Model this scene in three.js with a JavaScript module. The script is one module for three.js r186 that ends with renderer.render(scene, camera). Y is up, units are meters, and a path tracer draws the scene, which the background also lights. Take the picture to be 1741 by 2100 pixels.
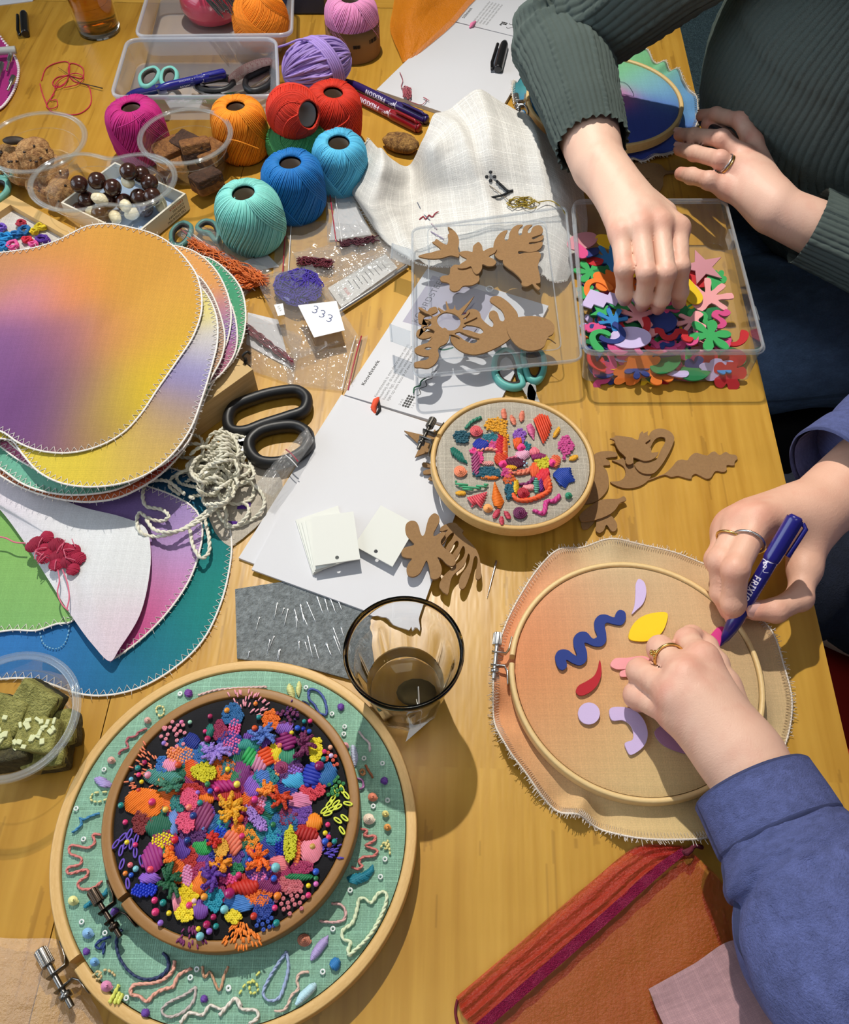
import * as THREE from 'three';
import { RectAreaLightUniformsLib } from 'three/addons/lights/RectAreaLightUniformsLib.js';
import { FontLoader } from 'three/addons/loaders/FontLoader.js';
import { RoundedBoxGeometry } from 'three/addons/geometries/RoundedBoxGeometry.js';

// ---------- camera, light, exposure ----------
const scene = new THREE.Scene();
const IW = 1741, IH = 2100, FL = 1700, CH = 0.62, TY = 0.74, PITCH = 57.8 * Math.PI / 180;
const camera = new THREE.PerspectiveCamera(2 * Math.atan(IH / 2 / FL) * 180 / Math.PI, IW / IH, 0.02, 50);
camera.position.set(0, TY + CH, 0);
camera.rotation.set(-PITCH, 0, 0);
scene.add(camera);
const renderer = new THREE.WebGLRenderer({ antialias: true });
renderer.toneMapping = THREE.LinearToneMapping;
renderer.toneMappingExposure = 0.99;
renderer.shadowMap.enabled = true;
renderer.shadowMap.type = THREE.PCFSoftShadowMap;
scene.background = new THREE.Color(0.75, 0.86, 1.0);
RectAreaLightUniformsLib.init();
const LAMP = new THREE.Vector3(-0.16, TY + 1.53, -1.22);
const spot = new THREE.SpotLight(new THREE.Color(1, 0.95, 0.86), 9.6, 0, 0.86, 1, 2);
spot.position.copy(LAMP); spot.target.position.set(0.1, TY, -0.27);
spot.castShadow = true; spot.shadow.radius = 0.75; spot.shadow.mapSize.set(2048, 2048);
scene.add(spot, spot.target);
const win = new THREE.RectAreaLight(new THREE.Color(0.74, 0.86, 1.0), 2.5, 2.6, 1.5);
win.position.set(-2.36, 1.75, -0.4); win.lookAt(0, 1.0, -0.6);
scene.add(win);
const panel = new THREE.RectAreaLight(new THREE.Color(0.9, 0.95, 1.0), 1.8, 1.2, 0.6);
panel.position.set(0.2, 2.74, 0.5); panel.lookAt(0.2, 0, 0.5);
scene.add(panel);

// ---------- helpers ----------
const V = (x, y, z) => new THREE.Vector3(x, y, z);
const sp = Math.sin(PITCH), cp = Math.cos(PITCH), TAU = Math.PI * 2;
let seed = 7;
const rnd = () => { seed = (seed * 1664525 + 1013904223) >>> 0; return seed / 4294967296; };
const rr = (a, b) => a + (b - a) * rnd();
const pick = a => a[Math.floor(rnd() * a.length)];
const lerp = (a, b, t) => a + (b - a) * t;
const clamp = (x, a = 0, b = 1) => Math.min(b, Math.max(a, x));
const sstep = (a, b, x) => { const t = clamp((x - a) / (b - a)); return t * t * (3 - 2 * t); };
function P(px, py, h = 0) {            // pixel of the photograph + height above the table top -> point
  const u = (px - IW / 2) / FL, v = (py - IH / 2) / FL;
  const z = (CH - h) / (sp + v * cp);
  return V(u * z, TY + h, -z * (cp - v * sp));
}
function PZ(px, py, fwd) {             // pixel + distance along the table -> point
  const u = (px - IW / 2) / FL, v = (py - IH / 2) / FL, z = fwd / (cp - v * sp);
  return V(u * z, TY + CH - z * (sp + v * cp), -fwd);
}
const hash2 = (x, y) => { let n = Math.sin(x * 127.1 + y * 311.7) * 43758.5453; return n - Math.floor(n); };
function noise2(x, y) { const i = Math.floor(x), j = Math.floor(y), f = x - i, g = y - j, a = f * f * (3 - 2 * f), b = g * g * (3 - 2 * g);
  return lerp(lerp(hash2(i, j), hash2(i + 1, j), a), lerp(hash2(i, j + 1), hash2(i + 1, j + 1), a), b); }
const fbm = (x, y) => noise2(x, y) * .5 + noise2(x * 2.1 + 5, y * 2.1) * .3 + noise2(x * 4.3, y * 4.3 + 9) * .2;
const C = h => new THREE.Color(h);

class B {                               // collects triangles of one mesh
  constructor() { this.p = []; this.i = []; this.c = []; this.uv = []; this.col = null; }
  v(x, y, z, u, w) { this.p.push(x, y, z); this.uv.push(u === undefined ? x : u, w === undefined ? z : w); const c = this.col; c ? this.c.push(c.r, c.g, c.b) : this.c.push(1, 1, 1); return this.p.length / 3 - 1; }
  tri(a, b, c) { this.i.push(a, b, c); }
  quad(a, b, c, d) { this.i.push(a, b, c, a, c, d); }
  grid(fn, nu, nv, wrapU = false) {     // fn(u, v, colourOut) -> Vector3
    const id = [];
    for (let j = 0; j <= nv; j++) for (let i = 0; i < (wrapU ? nu : nu + 1); i++) { const q = fn(i / nu, j / nv); if (q.col) this.col = q.col; id.push(this.v(q.x, q.y, q.z, q.u, q.w)); }
    const n = wrapU ? nu : nu + 1;
    for (let j = 0; j < nv; j++) for (let i = 0; i < nu; i++) this.quad(id[j * n + i], id[j * n + (i + 1) % n], id[(j + 1) * n + (i + 1) % n], id[(j + 1) * n + i]);
    return this;
  }
  tube(pts, r, seg = 6, closed = false, flat = 1) {
    const n = pts.length, rf = typeof r === 'function' ? r : () => r, rings = [];
    let up = null;
    for (let k = 0; k < n; k++) {
      const a = pts[closed ? (k - 1 + n) % n : Math.max(0, k - 1)], b = pts[closed ? (k + 1) % n : Math.min(n - 1, k + 1)];
      const t = b.clone().sub(a).normalize();
      if (!up) { up = Math.abs(t.y) < .9 ? V(0, 1, 0) : V(1, 0, 0); }
      up = up.clone().sub(t.clone().multiplyScalar(up.dot(t))); if (up.lengthSq() < 1e-9) up = V(t.z, t.x, t.y).cross(t); up.normalize();
      const s = t.clone().cross(up), rad = rf(n > 1 ? k / (n - 1) : 0), ring = [];
      for (let j = 0; j < seg; j++) { const w = j / seg * TAU, q = pts[k].clone().addScaledVector(up, Math.cos(w) * rad * flat).addScaledVector(s, Math.sin(w) * rad); ring.push(this.v(q.x, q.y, q.z)); }
      rings.push(ring);
    }
    for (let k = 0; k < (closed ? n : n - 1); k++) { const A = rings[k], D = rings[(k + 1) % n]; for (let j = 0; j < seg; j++) this.quad(A[j], A[(j + 1) % seg], D[(j + 1) % seg], D[j]); }
    if (!closed) for (const [k, d] of [[0, 1], [n - 1, 0]]) { const c = this.v(pts[k].x, pts[k].y, pts[k].z); for (let j = 0; j < seg; j++) d ? this.tri(c, rings[k][(j + 1) % seg], rings[k][j]) : this.tri(c, rings[k][j], rings[k][(j + 1) % seg]); }
    return this;
  }
  ball(c, rx, ry = rx, rz = rx, nu = 10, nv = 7, fn) {
    return this.grid((u, v) => { const a = u * TAU, b = (v - .5) * Math.PI; let q = V(Math.cos(b) * Math.cos(a), Math.sin(b), -Math.cos(b) * Math.sin(a)); const k = fn ? fn(q) : 1; return V(c.x + q.x * rx * k, c.y + q.y * ry * k, c.z + q.z * rz * k); }, nu, nv, true);
  }
  prism(pts, y0, y1, holes = [], yf) {  // pts: [[x, z] ...]; yf(x, z) lifts it
    const sh = pts.map(a => new THREE.Vector2(a[0], a[1])), hs = holes.map(h => h.map(a => new THREE.Vector2(a[0], a[1])));
    if (!THREE.ShapeUtils.isClockWise(sh)) sh.reverse();
    for (const h of hs) if (THREE.ShapeUtils.isClockWise(h)) h.reverse();
    const f = THREE.ShapeUtils.triangulateShape(sh, hs), all = sh.concat(...hs), L = yf || (() => 0);
    const top = all.map(q => this.v(q.x, y1 + L(q.x, q.y), q.y)), bot = all.map(q => this.v(q.x, y0 + L(q.x, q.y), q.y));
    for (const [a, b, c] of f) { this.tri(top[a], top[b], top[c]); this.tri(bot[a], bot[c], bot[b]); }
    const loops = [sh, ...hs];
    for (const l of loops) { const n = l.length; for (let k = 0; k < n; k++) { const a = l[k], b = l[(k + 1) % n], la = L(a.x, a.y), lb = L(b.x, b.y);
      const q = [this.v(a.x, y0 + la, a.y), this.v(b.x, y0 + lb, b.y), this.v(b.x, y1 + lb, b.y), this.v(a.x, y1 + la, a.y)]; this.quad(q[3], q[2], q[1], q[0]); } }
    return this;
  }
  box(a, b) { return this.prism([[a.x, a.z], [b.x, a.z], [b.x, b.z], [a.x, b.z]], a.y, b.y); }
  xf(m, from = 0) { const q = V(0, 0, 0); for (let k = from * 3; k < this.p.length; k += 3) { q.set(this.p[k], this.p[k + 1], this.p[k + 2]).applyMatrix4(m); this.p[k] = q.x; this.p[k + 1] = q.y; this.p[k + 2] = q.z; } return this; }
  get n() { return this.p.length / 3; }
  geo(colors = false) {
    const g = new THREE.BufferGeometry();
    g.setAttribute('position', new THREE.Float32BufferAttribute(this.p, 3));
    g.setAttribute('uv', new THREE.Float32BufferAttribute(this.uv, 2));
    if (colors) g.setAttribute('color', new THREE.Float32BufferAttribute(this.c, 3));
    g.setIndex(this.i); g.computeVertexNormals(); return g;
  }
}
// named things
const used = {}, org = new Map();
function num(n) { const k = used[n] = (used[n] ?? -1) + 1; return k ? n + '_' + String(k).padStart(3, '0') : n; }
function tag(o, label, category, group, kind) { if (label) o.userData.label = label; if (category) o.userData.category = category; if (group) o.userData.group = group; if (kind) o.userData.kind = kind; return o; }
function thing(name, label, category, o = V(0, 0, 0), group) { const g = new THREE.Group(); g.name = num(name); g.position.copy(o); org.set(g, o.clone()); scene.add(g); return tag(g, label, category, group); }
function mesh(name, b, m, parent, label) {      // b in world coordinates
  const g = b instanceof B ? b.geo(!!m.vertexColors) : b;
  const o = new THREE.Mesh(g, m); o.castShadow = o.receiveShadow = true;
  if (parent) { const og = org.get(parent) || V(0, 0, 0); g.translate(-og.x, -og.y, -og.z); org.set(o, og); o.name = name; parent.add(o); }
  else { o.name = num(name); scene.add(o); }
  if (label) o.userData.label = label;
  return o;
}
function solo(name, label, category, b, m, group, base) {   // a thing that is one mesh, its origin at its base
  const g = b instanceof B ? b.geo(!!m.vertexColors) : b;
  if (!base) { g.computeBoundingBox(); base = g.boundingBox.getCenter(V(0, 0, 0)); base.y = g.boundingBox.min.y; }
  g.translate(-base.x, -base.y, -base.z);
  const o = new THREE.Mesh(g, m); o.castShadow = o.receiveShadow = true; o.name = num(name); o.position.copy(base); org.set(o, base.clone()); scene.add(o);
  return tag(o, label, category, group);
}
const structure = (name, b, m, parent) => { const o = mesh(name, b, m, parent); if (!parent) o.userData.kind = 'structure'; return o; };
// curves
function smooth(f, closed = true, n = 6) {      // flat pixel list -> [[x, y] ...]
  const p = []; for (let k = 0; k < f.length; k += 2) p.push(V(f[k], f[k + 1], 0));
  if (n <= 1) return p.map(q => [q.x, q.y]);
  const c = new THREE.CatmullRomCurve3(p, closed, 'centripetal'), m = p.length * n, r = [];
  for (let k = 0; k < (closed ? m : m + 1); k++) { const q = c.getPoint(k / m); r.push([q.x, q.y]); }
  return r;
}
const line = (f, h, n = 6, closed = false) => smooth(f, closed, n).map(([x, y]) => P(x, y, h));    // pixels -> path at a height
function curve3(pts, n, closed = false) { return new THREE.CatmullRomCurve3(pts, closed, 'centripetal').getPoints(n); }
const flatPts = (f, h, n, closed = true) => smooth(f, closed, n).map(([x, y]) => { const q = P(x, y, h); return [q.x, q.z]; });
// textures
function dataTex(w, h, fn, srgb = true, rx = 1, ry = 1) {
  const d = new Uint8Array(w * h * 4);
  for (let y = 0; y < h; y++) for (let x = 0; x < w; x++) { const c = fn(x / w, y / h, x, y), k = (y * w + x) * 4; const a = Array.isArray(c) ? c : [c, c, c]; d[k] = clamp(a[0]) * 255; d[k + 1] = clamp(a[1]) * 255; d[k + 2] = clamp(a[2]) * 255; d[k + 3] = 255; }
  const t = new THREE.DataTexture(d, w, h); t.wrapS = t.wrapT = THREE.RepeatWrapping; t.magFilter = THREE.LinearFilter; t.minFilter = THREE.LinearMipmapLinearFilter; t.generateMipmaps = true;
  if (srgb) t.colorSpace = THREE.SRGBColorSpace; t.repeat.set(rx, ry); t.needsUpdate = true; return t;
}
function rep(t, x, y) { const c = t.clone(); c.repeat.set(x, y); c.needsUpdate = true; return c; }
// weave: 16 x 16 threads in a tile with uneven threads
const weaveH = dataTex(128, 128, (u, v, x, y) => { const i = Math.floor(u * 16), j = Math.floor(v * 16), a = Math.sin(u * 16 * Math.PI) ** 2, b = Math.sin(v * 16 * Math.PI) ** 2; return ((i + j) % 2 ? a * .5 + .4 * b : b * .5 + .4 * a) * (.75 + .25 * hash2(i, j)); }, false);
const weaveC = dataTex(256, 256, (u, v) => { const i = Math.floor(u * 32), j = Math.floor(v * 32); return .93 + .04 * hash2(i, 3) * noise2(u * 9, i) + .04 * hash2(7, j) * noise2(j, v * 9) - .05 * hash2(i, j); });
const linenC = dataTex(256, 256, (u, v) => { const i = Math.floor(u * 64), j = Math.floor(v * 64); return .86 + .13 * hash2(i, 3) ** 3 * noise2(u * 7, i) + .13 * hash2(7, j) ** 3 * noise2(j, v * 7) - .09 * hash2(i, j); });
const feltC = dataTex(256, 256, (u, v) => .72 + .35 * (fbm(u * 40, v * 40) - .3) + .12 * (hash2(u * 256, v * 256) - .5));
const paperH = dataTex(128, 128, (u, v) => hash2(u * 128, v * 128) * .5 + .5 * noise2(u * 30, v * 30), false);
const kraftC = dataTex(256, 256, (u, v) => { const n = fbm(u * 50, v * 50), s = hash2(u * 256, v * 256); return [.97 + .1 * (n - .5) - (s > .97 ? .12 : 0), .96 + .1 * (n - .5) - (s > .97 ? .12 : 0), .94 + .12 * (n - .5)]; });
// materials
const std = (color, roughness = .7, o = {}) => new THREE.MeshStandardMaterial({ color, roughness, side: THREE.DoubleSide, ...o });
const phy = (color, roughness, o = {}) => new THREE.MeshPhysicalMaterial({ color, roughness, side: THREE.DoubleSide, ...o });
const mc = {};
const thr = (h, r = .75) => mc['t' + h + r] ??= phy(h, r, { sheen: .3, sheenRoughness: .5, sheenColor: C(h) });
const plain = (h, r = .6, o) => mc['p' + h + r + (o ? JSON.stringify(o) : '')] ??= std(h, r, o);
const foam = h => mc['f' + h] ??= std(h, .85, { bumpMap: rep(paperH, 60, 60), bumpScale: .0001 });
const cloth = (h, s = 60, tex = weaveC, o = {}) => std(h, .9, { map: rep(tex, s, s), bumpMap: rep(weaveH, s * 2, s * 2), bumpScale: .00025, ...o });
const clothV = cloth('#ffffff', 50, weaveC, { vertexColors: true });
const metal = std('#c9c9c9', .28, { metalness: 1 }), darkMetal = std('#4a4038', .38, { metalness: 1 }), gold = std('#d8b46a', .25, { metalness: 1 });
const kraft = std('#95734c', .9, { map: rep(kraftC, 12, 12), bumpMap: rep(paperH, 40, 40), bumpScale: .0001 });
const clear = phy('#f3f5f7', .09, { transmission: .93, thickness: 0, ior: 1.45 });
const frosted = phy('#eceef4', .2, { transmission: .68, thickness: 0, ior: 1.45 });
const tubPlastic = phy('#fbfbf8', .04, { transmission: .97, thickness: 0, ior: 1.5 });
const bagPlastic = phy('#fafafa', .07, { transmission: .93, thickness: 0, ior: 1.5 });
const paperM = std('#cfcfd3', .55, { bumpMap: rep(paperH, 30, 30), bumpScale: .00005 });
// ---------- room ----------
{
  const carpet = std('#a9cdd2', .97, { map: rep(dataTex(256, 256, (u, v) => { const s = (Math.sin(u * TAU * 32) * Math.sin(v * TAU * 32)) * .5 + .5; return .55 + .5 * s * noise2(u * 64, v * 64) + .25 * (hash2(u * 256, v * 256) - .5); }), 5, 5), bumpMap: rep(paperH, 12, 12), bumpScale: .003 });
  const wallM = std('#b9b2a6', .9), ceilM = std('#c9c7c2', .9);
  const b = (x0, y0, z0, x1, y1, z1) => new B().box(V(x0, y0, z0), V(x1, y1, z1));
  structure('floor', b(-2.6, -.1, -4.6, 2.6, 0, 2.6), carpet);
  structure('ceiling', b(-2.6, 2.8, -4.6, 2.6, 2.9, 2.6), ceilM);
  structure('wall_back', b(-2.6, 0, -4.6, 2.6, 2.8, -4.5), wallM);
  structure('wall_front', b(-2.6, 0, 2.5, 2.6, 2.8, 2.6), wallM);
  structure('wall_right', b(2.5, 0, -4.5, 2.6, 2.8, 2.5), wallM);
  const wl = new B(); wl.box(V(-2.6, 0, -4.5), V(-2.5, 2.8, -1.75)); wl.box(V(-2.6, 0, .95), V(-2.5, 2.8, 2.5)); wl.box(V(-2.6, 0, -1.75), V(-2.5, .95, .95)); wl.box(V(-2.6, 2.55, -1.75), V(-2.5, 2.8, .95));
  structure('wall_left', wl, wallM);
  const fr = new B(); for (const z of [-1.75, -.43, .9]) fr.box(V(-2.58, .95, z), V(-2.52, 2.55, z + .05)); for (const y of [.95, 2.5]) fr.box(V(-2.58, y, -1.75), V(-2.52, y + .05, .95));
  const w = structure('window_1', fr, std('#e8e8e4', .5));
  for (const z of [-1.7, -.38]) mesh('pane', b(-2.552, 1, z, -2.548, 2.5, z + 1.27), phy('#ffffff', 0, { transmission: 1, thickness: 0 }), w);
  // ceiling panel and the spotlight over the table
  const pl = thing('ceiling_panel_light', 'flat square panel light set in the ceiling', 'lamp', V(.2, 2.8, .5));
  mesh('frame', b(-.44, 2.75, .16, .84, 2.8, .84), std('#dddddd', .5), pl);
  mesh('diffuser', b(-.4, 2.748, .2, .8, 2.752, .8), std('#ffffff', .5, { emissive: C('#e6f0ff'), emissiveIntensity: 1.4 }), pl);
  const dir = spot.target.position.clone().sub(LAMP).normalize(), lp = thing('spotlight', 'small black ceiling spotlight on a rod above the table', 'lamp', V(LAMP.x, 2.8, LAMP.z));
  const back = LAMP.clone().addScaledVector(dir, -.14);
  mesh('rod', new B().tube([V(back.x, 2.8, back.z), back], .008, 8), plain('#222222'), lp);
  mesh('shade', new B().tube([back, LAMP.clone().addScaledVector(dir, -.012)], t => .03 + .012 * t, 20), plain('#222222'), lp);
  mesh('lens', new B().tube([LAMP.clone().addScaledVector(dir, -.011), LAMP.clone().addScaledVector(dir, -.008)], .036, 20), std('#ffffff', .4, { emissive: C('#ffe9c8'), emissiveIntensity: 6 }), lp);
}
// ---------- table ----------
const EA = P(1382, 0), EB = P(1696, 1350), tdir = EA.clone().sub(EB).normalize(), tside = V(-tdir.z, 0, tdir.x);   // along, and to the right
const TB = (a, s) => V(EA.x + tdir.x * a + tside.x * s, TY, EA.z + tdir.z * a + tside.z * s);   // along from the far corner, across from the edge
{
  const woodT = (() => dataTex(512, 1024, (u, v) => {
    const w = fbm(u * 5, v * 1.5) * 2.2, g = fbm(u * 70 + w * 3, v * 3 + w), f = fbm(u * 200, v * 14), pore = noise2(u * 240, v * 22) > .8 && noise2(u * 30, v * 9) > .55 ? .08 : 0, fig = fbm(u * 9 + 4, v * 26) - .5;
    const t = .5 + .55 * (g - .5) + .3 * (f - .5) + .22 * fig; return [.785 + .2 * (t - .5) - pore, .615 + .22 * (t - .5) - pore * .9, .26 + .2 * (t - .5) - pore * .5];
  }))();
  const woodB = dataTex(256, 512, (u, v) => fbm(u * 90, v * 9) * .6 + .4 * noise2(u * 220, v * 60), false);
  const t = thing('table', 'varnished honey coloured plank table covered in craft supplies', 'table', V(-.2, 0, -.6));
  const mats = [0, 1, 2].map(k => { const m = phy(['#f3ead2', '#fff6e2', '#ece0c4'][k], .34, { map: rep(woodT, 1.6, .9), bumpMap: rep(woodB, 3, 1.5), bumpScale: .0002, clearcoat: .15, clearcoatRoughness: .3 }); m.map.offset.set(k * .37, k * .21); return m; });
  const plank = (a0, a1, s0, s1, m, turn) => {
    const g = .0004, c = [TB(a0, s0 - g), TB(a1, s0 - g), TB(a1, s1 + g), TB(a0, s1 + g)], b = new B(); b.prism(c.map(q => [q.x, q.z]), TY - .03, TY);
    for (let k = 0; k < b.n; k++) { const q = V(b.p[k * 3] - EA.x, 0, b.p[k * 3 + 2] - EA.z), al = q.dot(tdir), s = q.dot(tside); b.uv[k * 2] = turn ? al : s; b.uv[k * 2 + 1] = turn ? s : al; }
    mesh('plank', b, m, t);
  };
  // seams: the one by the cake tub is seen in the photograph
  const seam = P(228, 1426), sx = (seam.clone().sub(EA)).dot(tside);
  const cuts = [0, sx, sx - .57];
  const far = P(1345, 28).sub(EA).dot(tdir), near = -1.75;
  for (let k = 0; k < cuts.length - 1; k++) plank(near, far - .0006, cuts[k], cuts[k + 1], mats[(k * 2) % 3]);
  plank(far + .0006, far + .11, 0, cuts[cuts.length - 1], mats[1], true);
  const W = cuts[cuts.length - 1];
  for (const [a, s] of [[-.05, -.08], [-.05, W + .08], [-1.65, -.08], [-1.65, W + .08]]) { const q = TB(a, s); mesh('leg', new B().box(V(q.x - .03, 0, q.z - .03), V(q.x + .03, TY - .03, q.z + .03)), mats[2], t); }
}
// ---------- papers ----------
const canvasTex = (w, h, draw) => { const c = document.createElement('canvas'); c.width = w; c.height = h; const x = c.getContext('2d'); draw(x, w, h); const t = new THREE.CanvasTexture(c); t.colorSpace = THREE.SRGBColorSpace; t.anisotropy = 8; return t; };
function sheetB(cs, y0, y1, nx = 1, lift) {      // a sheet on four corners with uv 0..1 (corner order: top left, top right, bottom right, bottom left)
  const b = new B(), f = (u, v) => cs[0].clone().lerp(cs[1], u).lerp(cs[3].clone().lerp(cs[2], u), v);
  const n = nx;
  for (const [y, s] of [[y1, 1], [y0, 0]]) { const id = []; for (let j = 0; j <= n; j++) for (let i = 0; i <= n; i++) { const q = f(i / n, j / n); id.push(b.v(q.x, TY + y + (lift ? lift(i / n, j / n) : 0), q.z, i / n, 1 - j / n)); }
    for (let j = 0; j < n; j++) for (let i = 0; i < n; i++) { const a = j * (n + 1) + i; s ? b.quad(id[a], id[a + n + 1], id[a + n + 2], id[a + 1]) : b.quad(id[a], id[a + 1], id[a + n + 2], id[a + n + 1]); } }
  const e = []; for (let i = 0; i <= n; i++) e.push([i / n, 0]); for (let i = 1; i <= n; i++) e.push([1, i / n]); for (let i = n - 1; i >= 0; i--) e.push([i / n, 1]); for (let i = n - 1; i > 0; i--) e.push([0, i / n]);
  for (let k = 0; k < e.length; k++) { const [u0, v0] = e[k], [u1, v1] = e[(k + 1) % e.length], q = f(u0, v0), r = f(u1, v1), l0 = lift ? lift(u0, v0) : 0, l1 = lift ? lift(u1, v1) : 0; b.quad(b.v(q.x, TY + y0 + l0, q.z, 0, 0), b.v(r.x, TY + y0 + l1, r.z, 0, 0), b.v(r.x, TY + y1 + l1, r.z, 0, 0), b.v(q.x, TY + y1 + l0, q.z, 0, 0)); }
  return b;
}
const quadPx = (f, h) => [0, 1, 2, 3].map(k => P(f[k * 2], f[k * 2 + 1], h));
{
  const txt = (x, s, px, py, size, rot = 0, col = '#333', bold = '') => { x.save(); x.translate(px, py); x.rotate(rot); x.fillStyle = col; x.font = `${bold} ${size}px sans-serif`; x.fillText(s, 0, 0); x.restore(); };
  const pageTop = canvasTex(1024, 1024, (x, w, h) => {
    x.fillStyle = '#cfcfd3'; x.fillRect(0, 0, w, h);
    x.fillStyle = '#a7a3b4'; x.fillRect(70, 40, 560, 400);
    const R9 = -Math.PI / 2;
    txt(x, 'KOORDSTEEK', 175, 425, 66, R9, '#4c4a58');
    txt(x, 'Koordsteek', 90, 935, 34, R9, '#222', 'bold');
    ['Koordsteek is een decoratieve steek', 'waarbij de draad in opeenvolgende', 'lussen ligt, zodat een verweven lijn', 'lijkt op een koord of een ketting.'].forEach((s, k) => txt(x, s, 215 + k * 32, 985, 25, R9, '#555'));
    x.strokeStyle = '#333'; x.lineWidth = 5;
    x.fillStyle = '#222'; for (let r = 0; r < 5; r++) for (let c = 0; c < 3; c++) { x.beginPath(); x.ellipse(420 + c * 18, 985 - r * 17, 9, 7, .5, 0, 7); x.fill(); }
    txt(x, '2 4 6', 400, 990, 20, R9, '#333'); txt(x, '1 3 5', 490, 990, 20, R9, '#333');
    x.beginPath(); x.moveTo(470, 900); for (let k = 0; k < 40; k++) x.lineTo(470 + Math.sin(k * .5) * 14 + k * .6, 900 - k * 5); x.stroke();
    x.strokeStyle = '#a03050'; x.lineWidth = 12; x.beginPath(); x.moveTo(420, 250); x.bezierCurveTo(470, 270, 500, 220, 560, 230); x.stroke();
    x.strokeStyle = '#2f6a58'; x.beginPath(); x.moveTo(330, 560); x.bezierCurveTo(420, 420, 380, 640, 520, 520); x.stroke();
  });
  const bk = thing('booklet', 'white handmade booklet with orange stitched spine and printed stitch instructions', 'booklet', P(780, 980));
  const lo = [490, 1146, 700, 813, 985, 903, 850, 1278];
  mesh('page', sheetB(quadPx([700, 812, 982, 902, 846, 1282, 490, 1146], .001), 0, .0028), paperM, bk);
  mesh('page', sheetB(quadPx([703, 815, 986, 905, 852, 1290, 516, 1168], .005), .003, .0052, 8, (u, v) => .0012 * Math.sin(v * 3.1) * (1 - u * .5)), paperM, bk);
  mesh('page', sheetB(quadPx([876, 551, 1125, 627, 990, 893, 706, 809], .004), 0, .004), std('#ffffff', .55, { map: pageTop, bumpMap: rep(paperH, 30, 30), bumpScale: .00005 }), bk);
  mesh('spine_stitch', new B().tube([[770, 850, .004], [766, 836, .007], [771, 822, .008], [776, 816, .005]].map(a => P(...a)), t => .0032 * Math.sin(.35 + 2.4 * t), 8), thr('#e8532f'), bk, 'bulging knot of orange thread');
  mesh('spine_stitch', new B().tube([P(772, 852, .0045), P(779, 838, .0075), P(776, 822, .006)], .0014, 6), thr('#1c1a1a'), bk);
  const pg2 = canvasTex(512, 512, (x, w, h) => { x.fillStyle = '#cfcfd3'; x.fillRect(0, 0, w, h); txt(x, 'Stiksteek', 60, 470, 22, -Math.PI / 2, '#333', 'bold'); for (let k = 0; k < 5; k++) txt(x, 'steek van rechts naar links door', 120 + k * 18, 480, 14, -Math.PI / 2, '#666'); x.strokeStyle = '#333'; x.lineWidth = 3; for (const oy of [420, 455]) { x.beginPath(); x.moveTo(290, oy); for (let k = 0; k < 34; k++) x.lineTo(290 + k * 4, oy + Math.sin(k * .6) * 9); x.stroke(); } x.fillStyle = '#222'; for (let k = 0; k < 7; k++) { x.beginPath(); x.ellipse(255 + (k % 3) * 11, 425 + Math.floor(k / 3) * 12, 6, 5, 0, 0, 7); x.fill(); } });
  const b2 = thing('booklet', 'white handmade booklet with pink spine stitch, lying half open by the grey-green sleeve', 'booklet', P(930, 150));
  mesh('page', sheetB(quadPx([921, 46, 1110, 92, 1004, 266, 772, 187], .003), 0, .005, 6, (u, v) => .001 * Math.sin(v * 3.1)), paperM, b2);
  mesh('page', sheetB(quadPx([1010, -60, 1190, -22, 1112, 90, 923, 43], .004), 0, .005), std('#ffffff', .55, { map: pg2 }), b2);
  mesh('spine_stitch', new B().tube([P(963, 57, .006), P(968, 50, .009), P(975, 44, .006)], t => .0028 * Math.sin(.4 + 2.3 * t), 8), thr('#e87fa8'), b2, 'pink thread knot');
  solo('paper_sheet', 'white paper sheet lying flat beside the black pen cap and tea glass', 'paper', sheetB(quadPx([-140, -60, 120, -60, 66, 2, -140, 28], .001), 0, .001), paperM);
}
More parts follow.
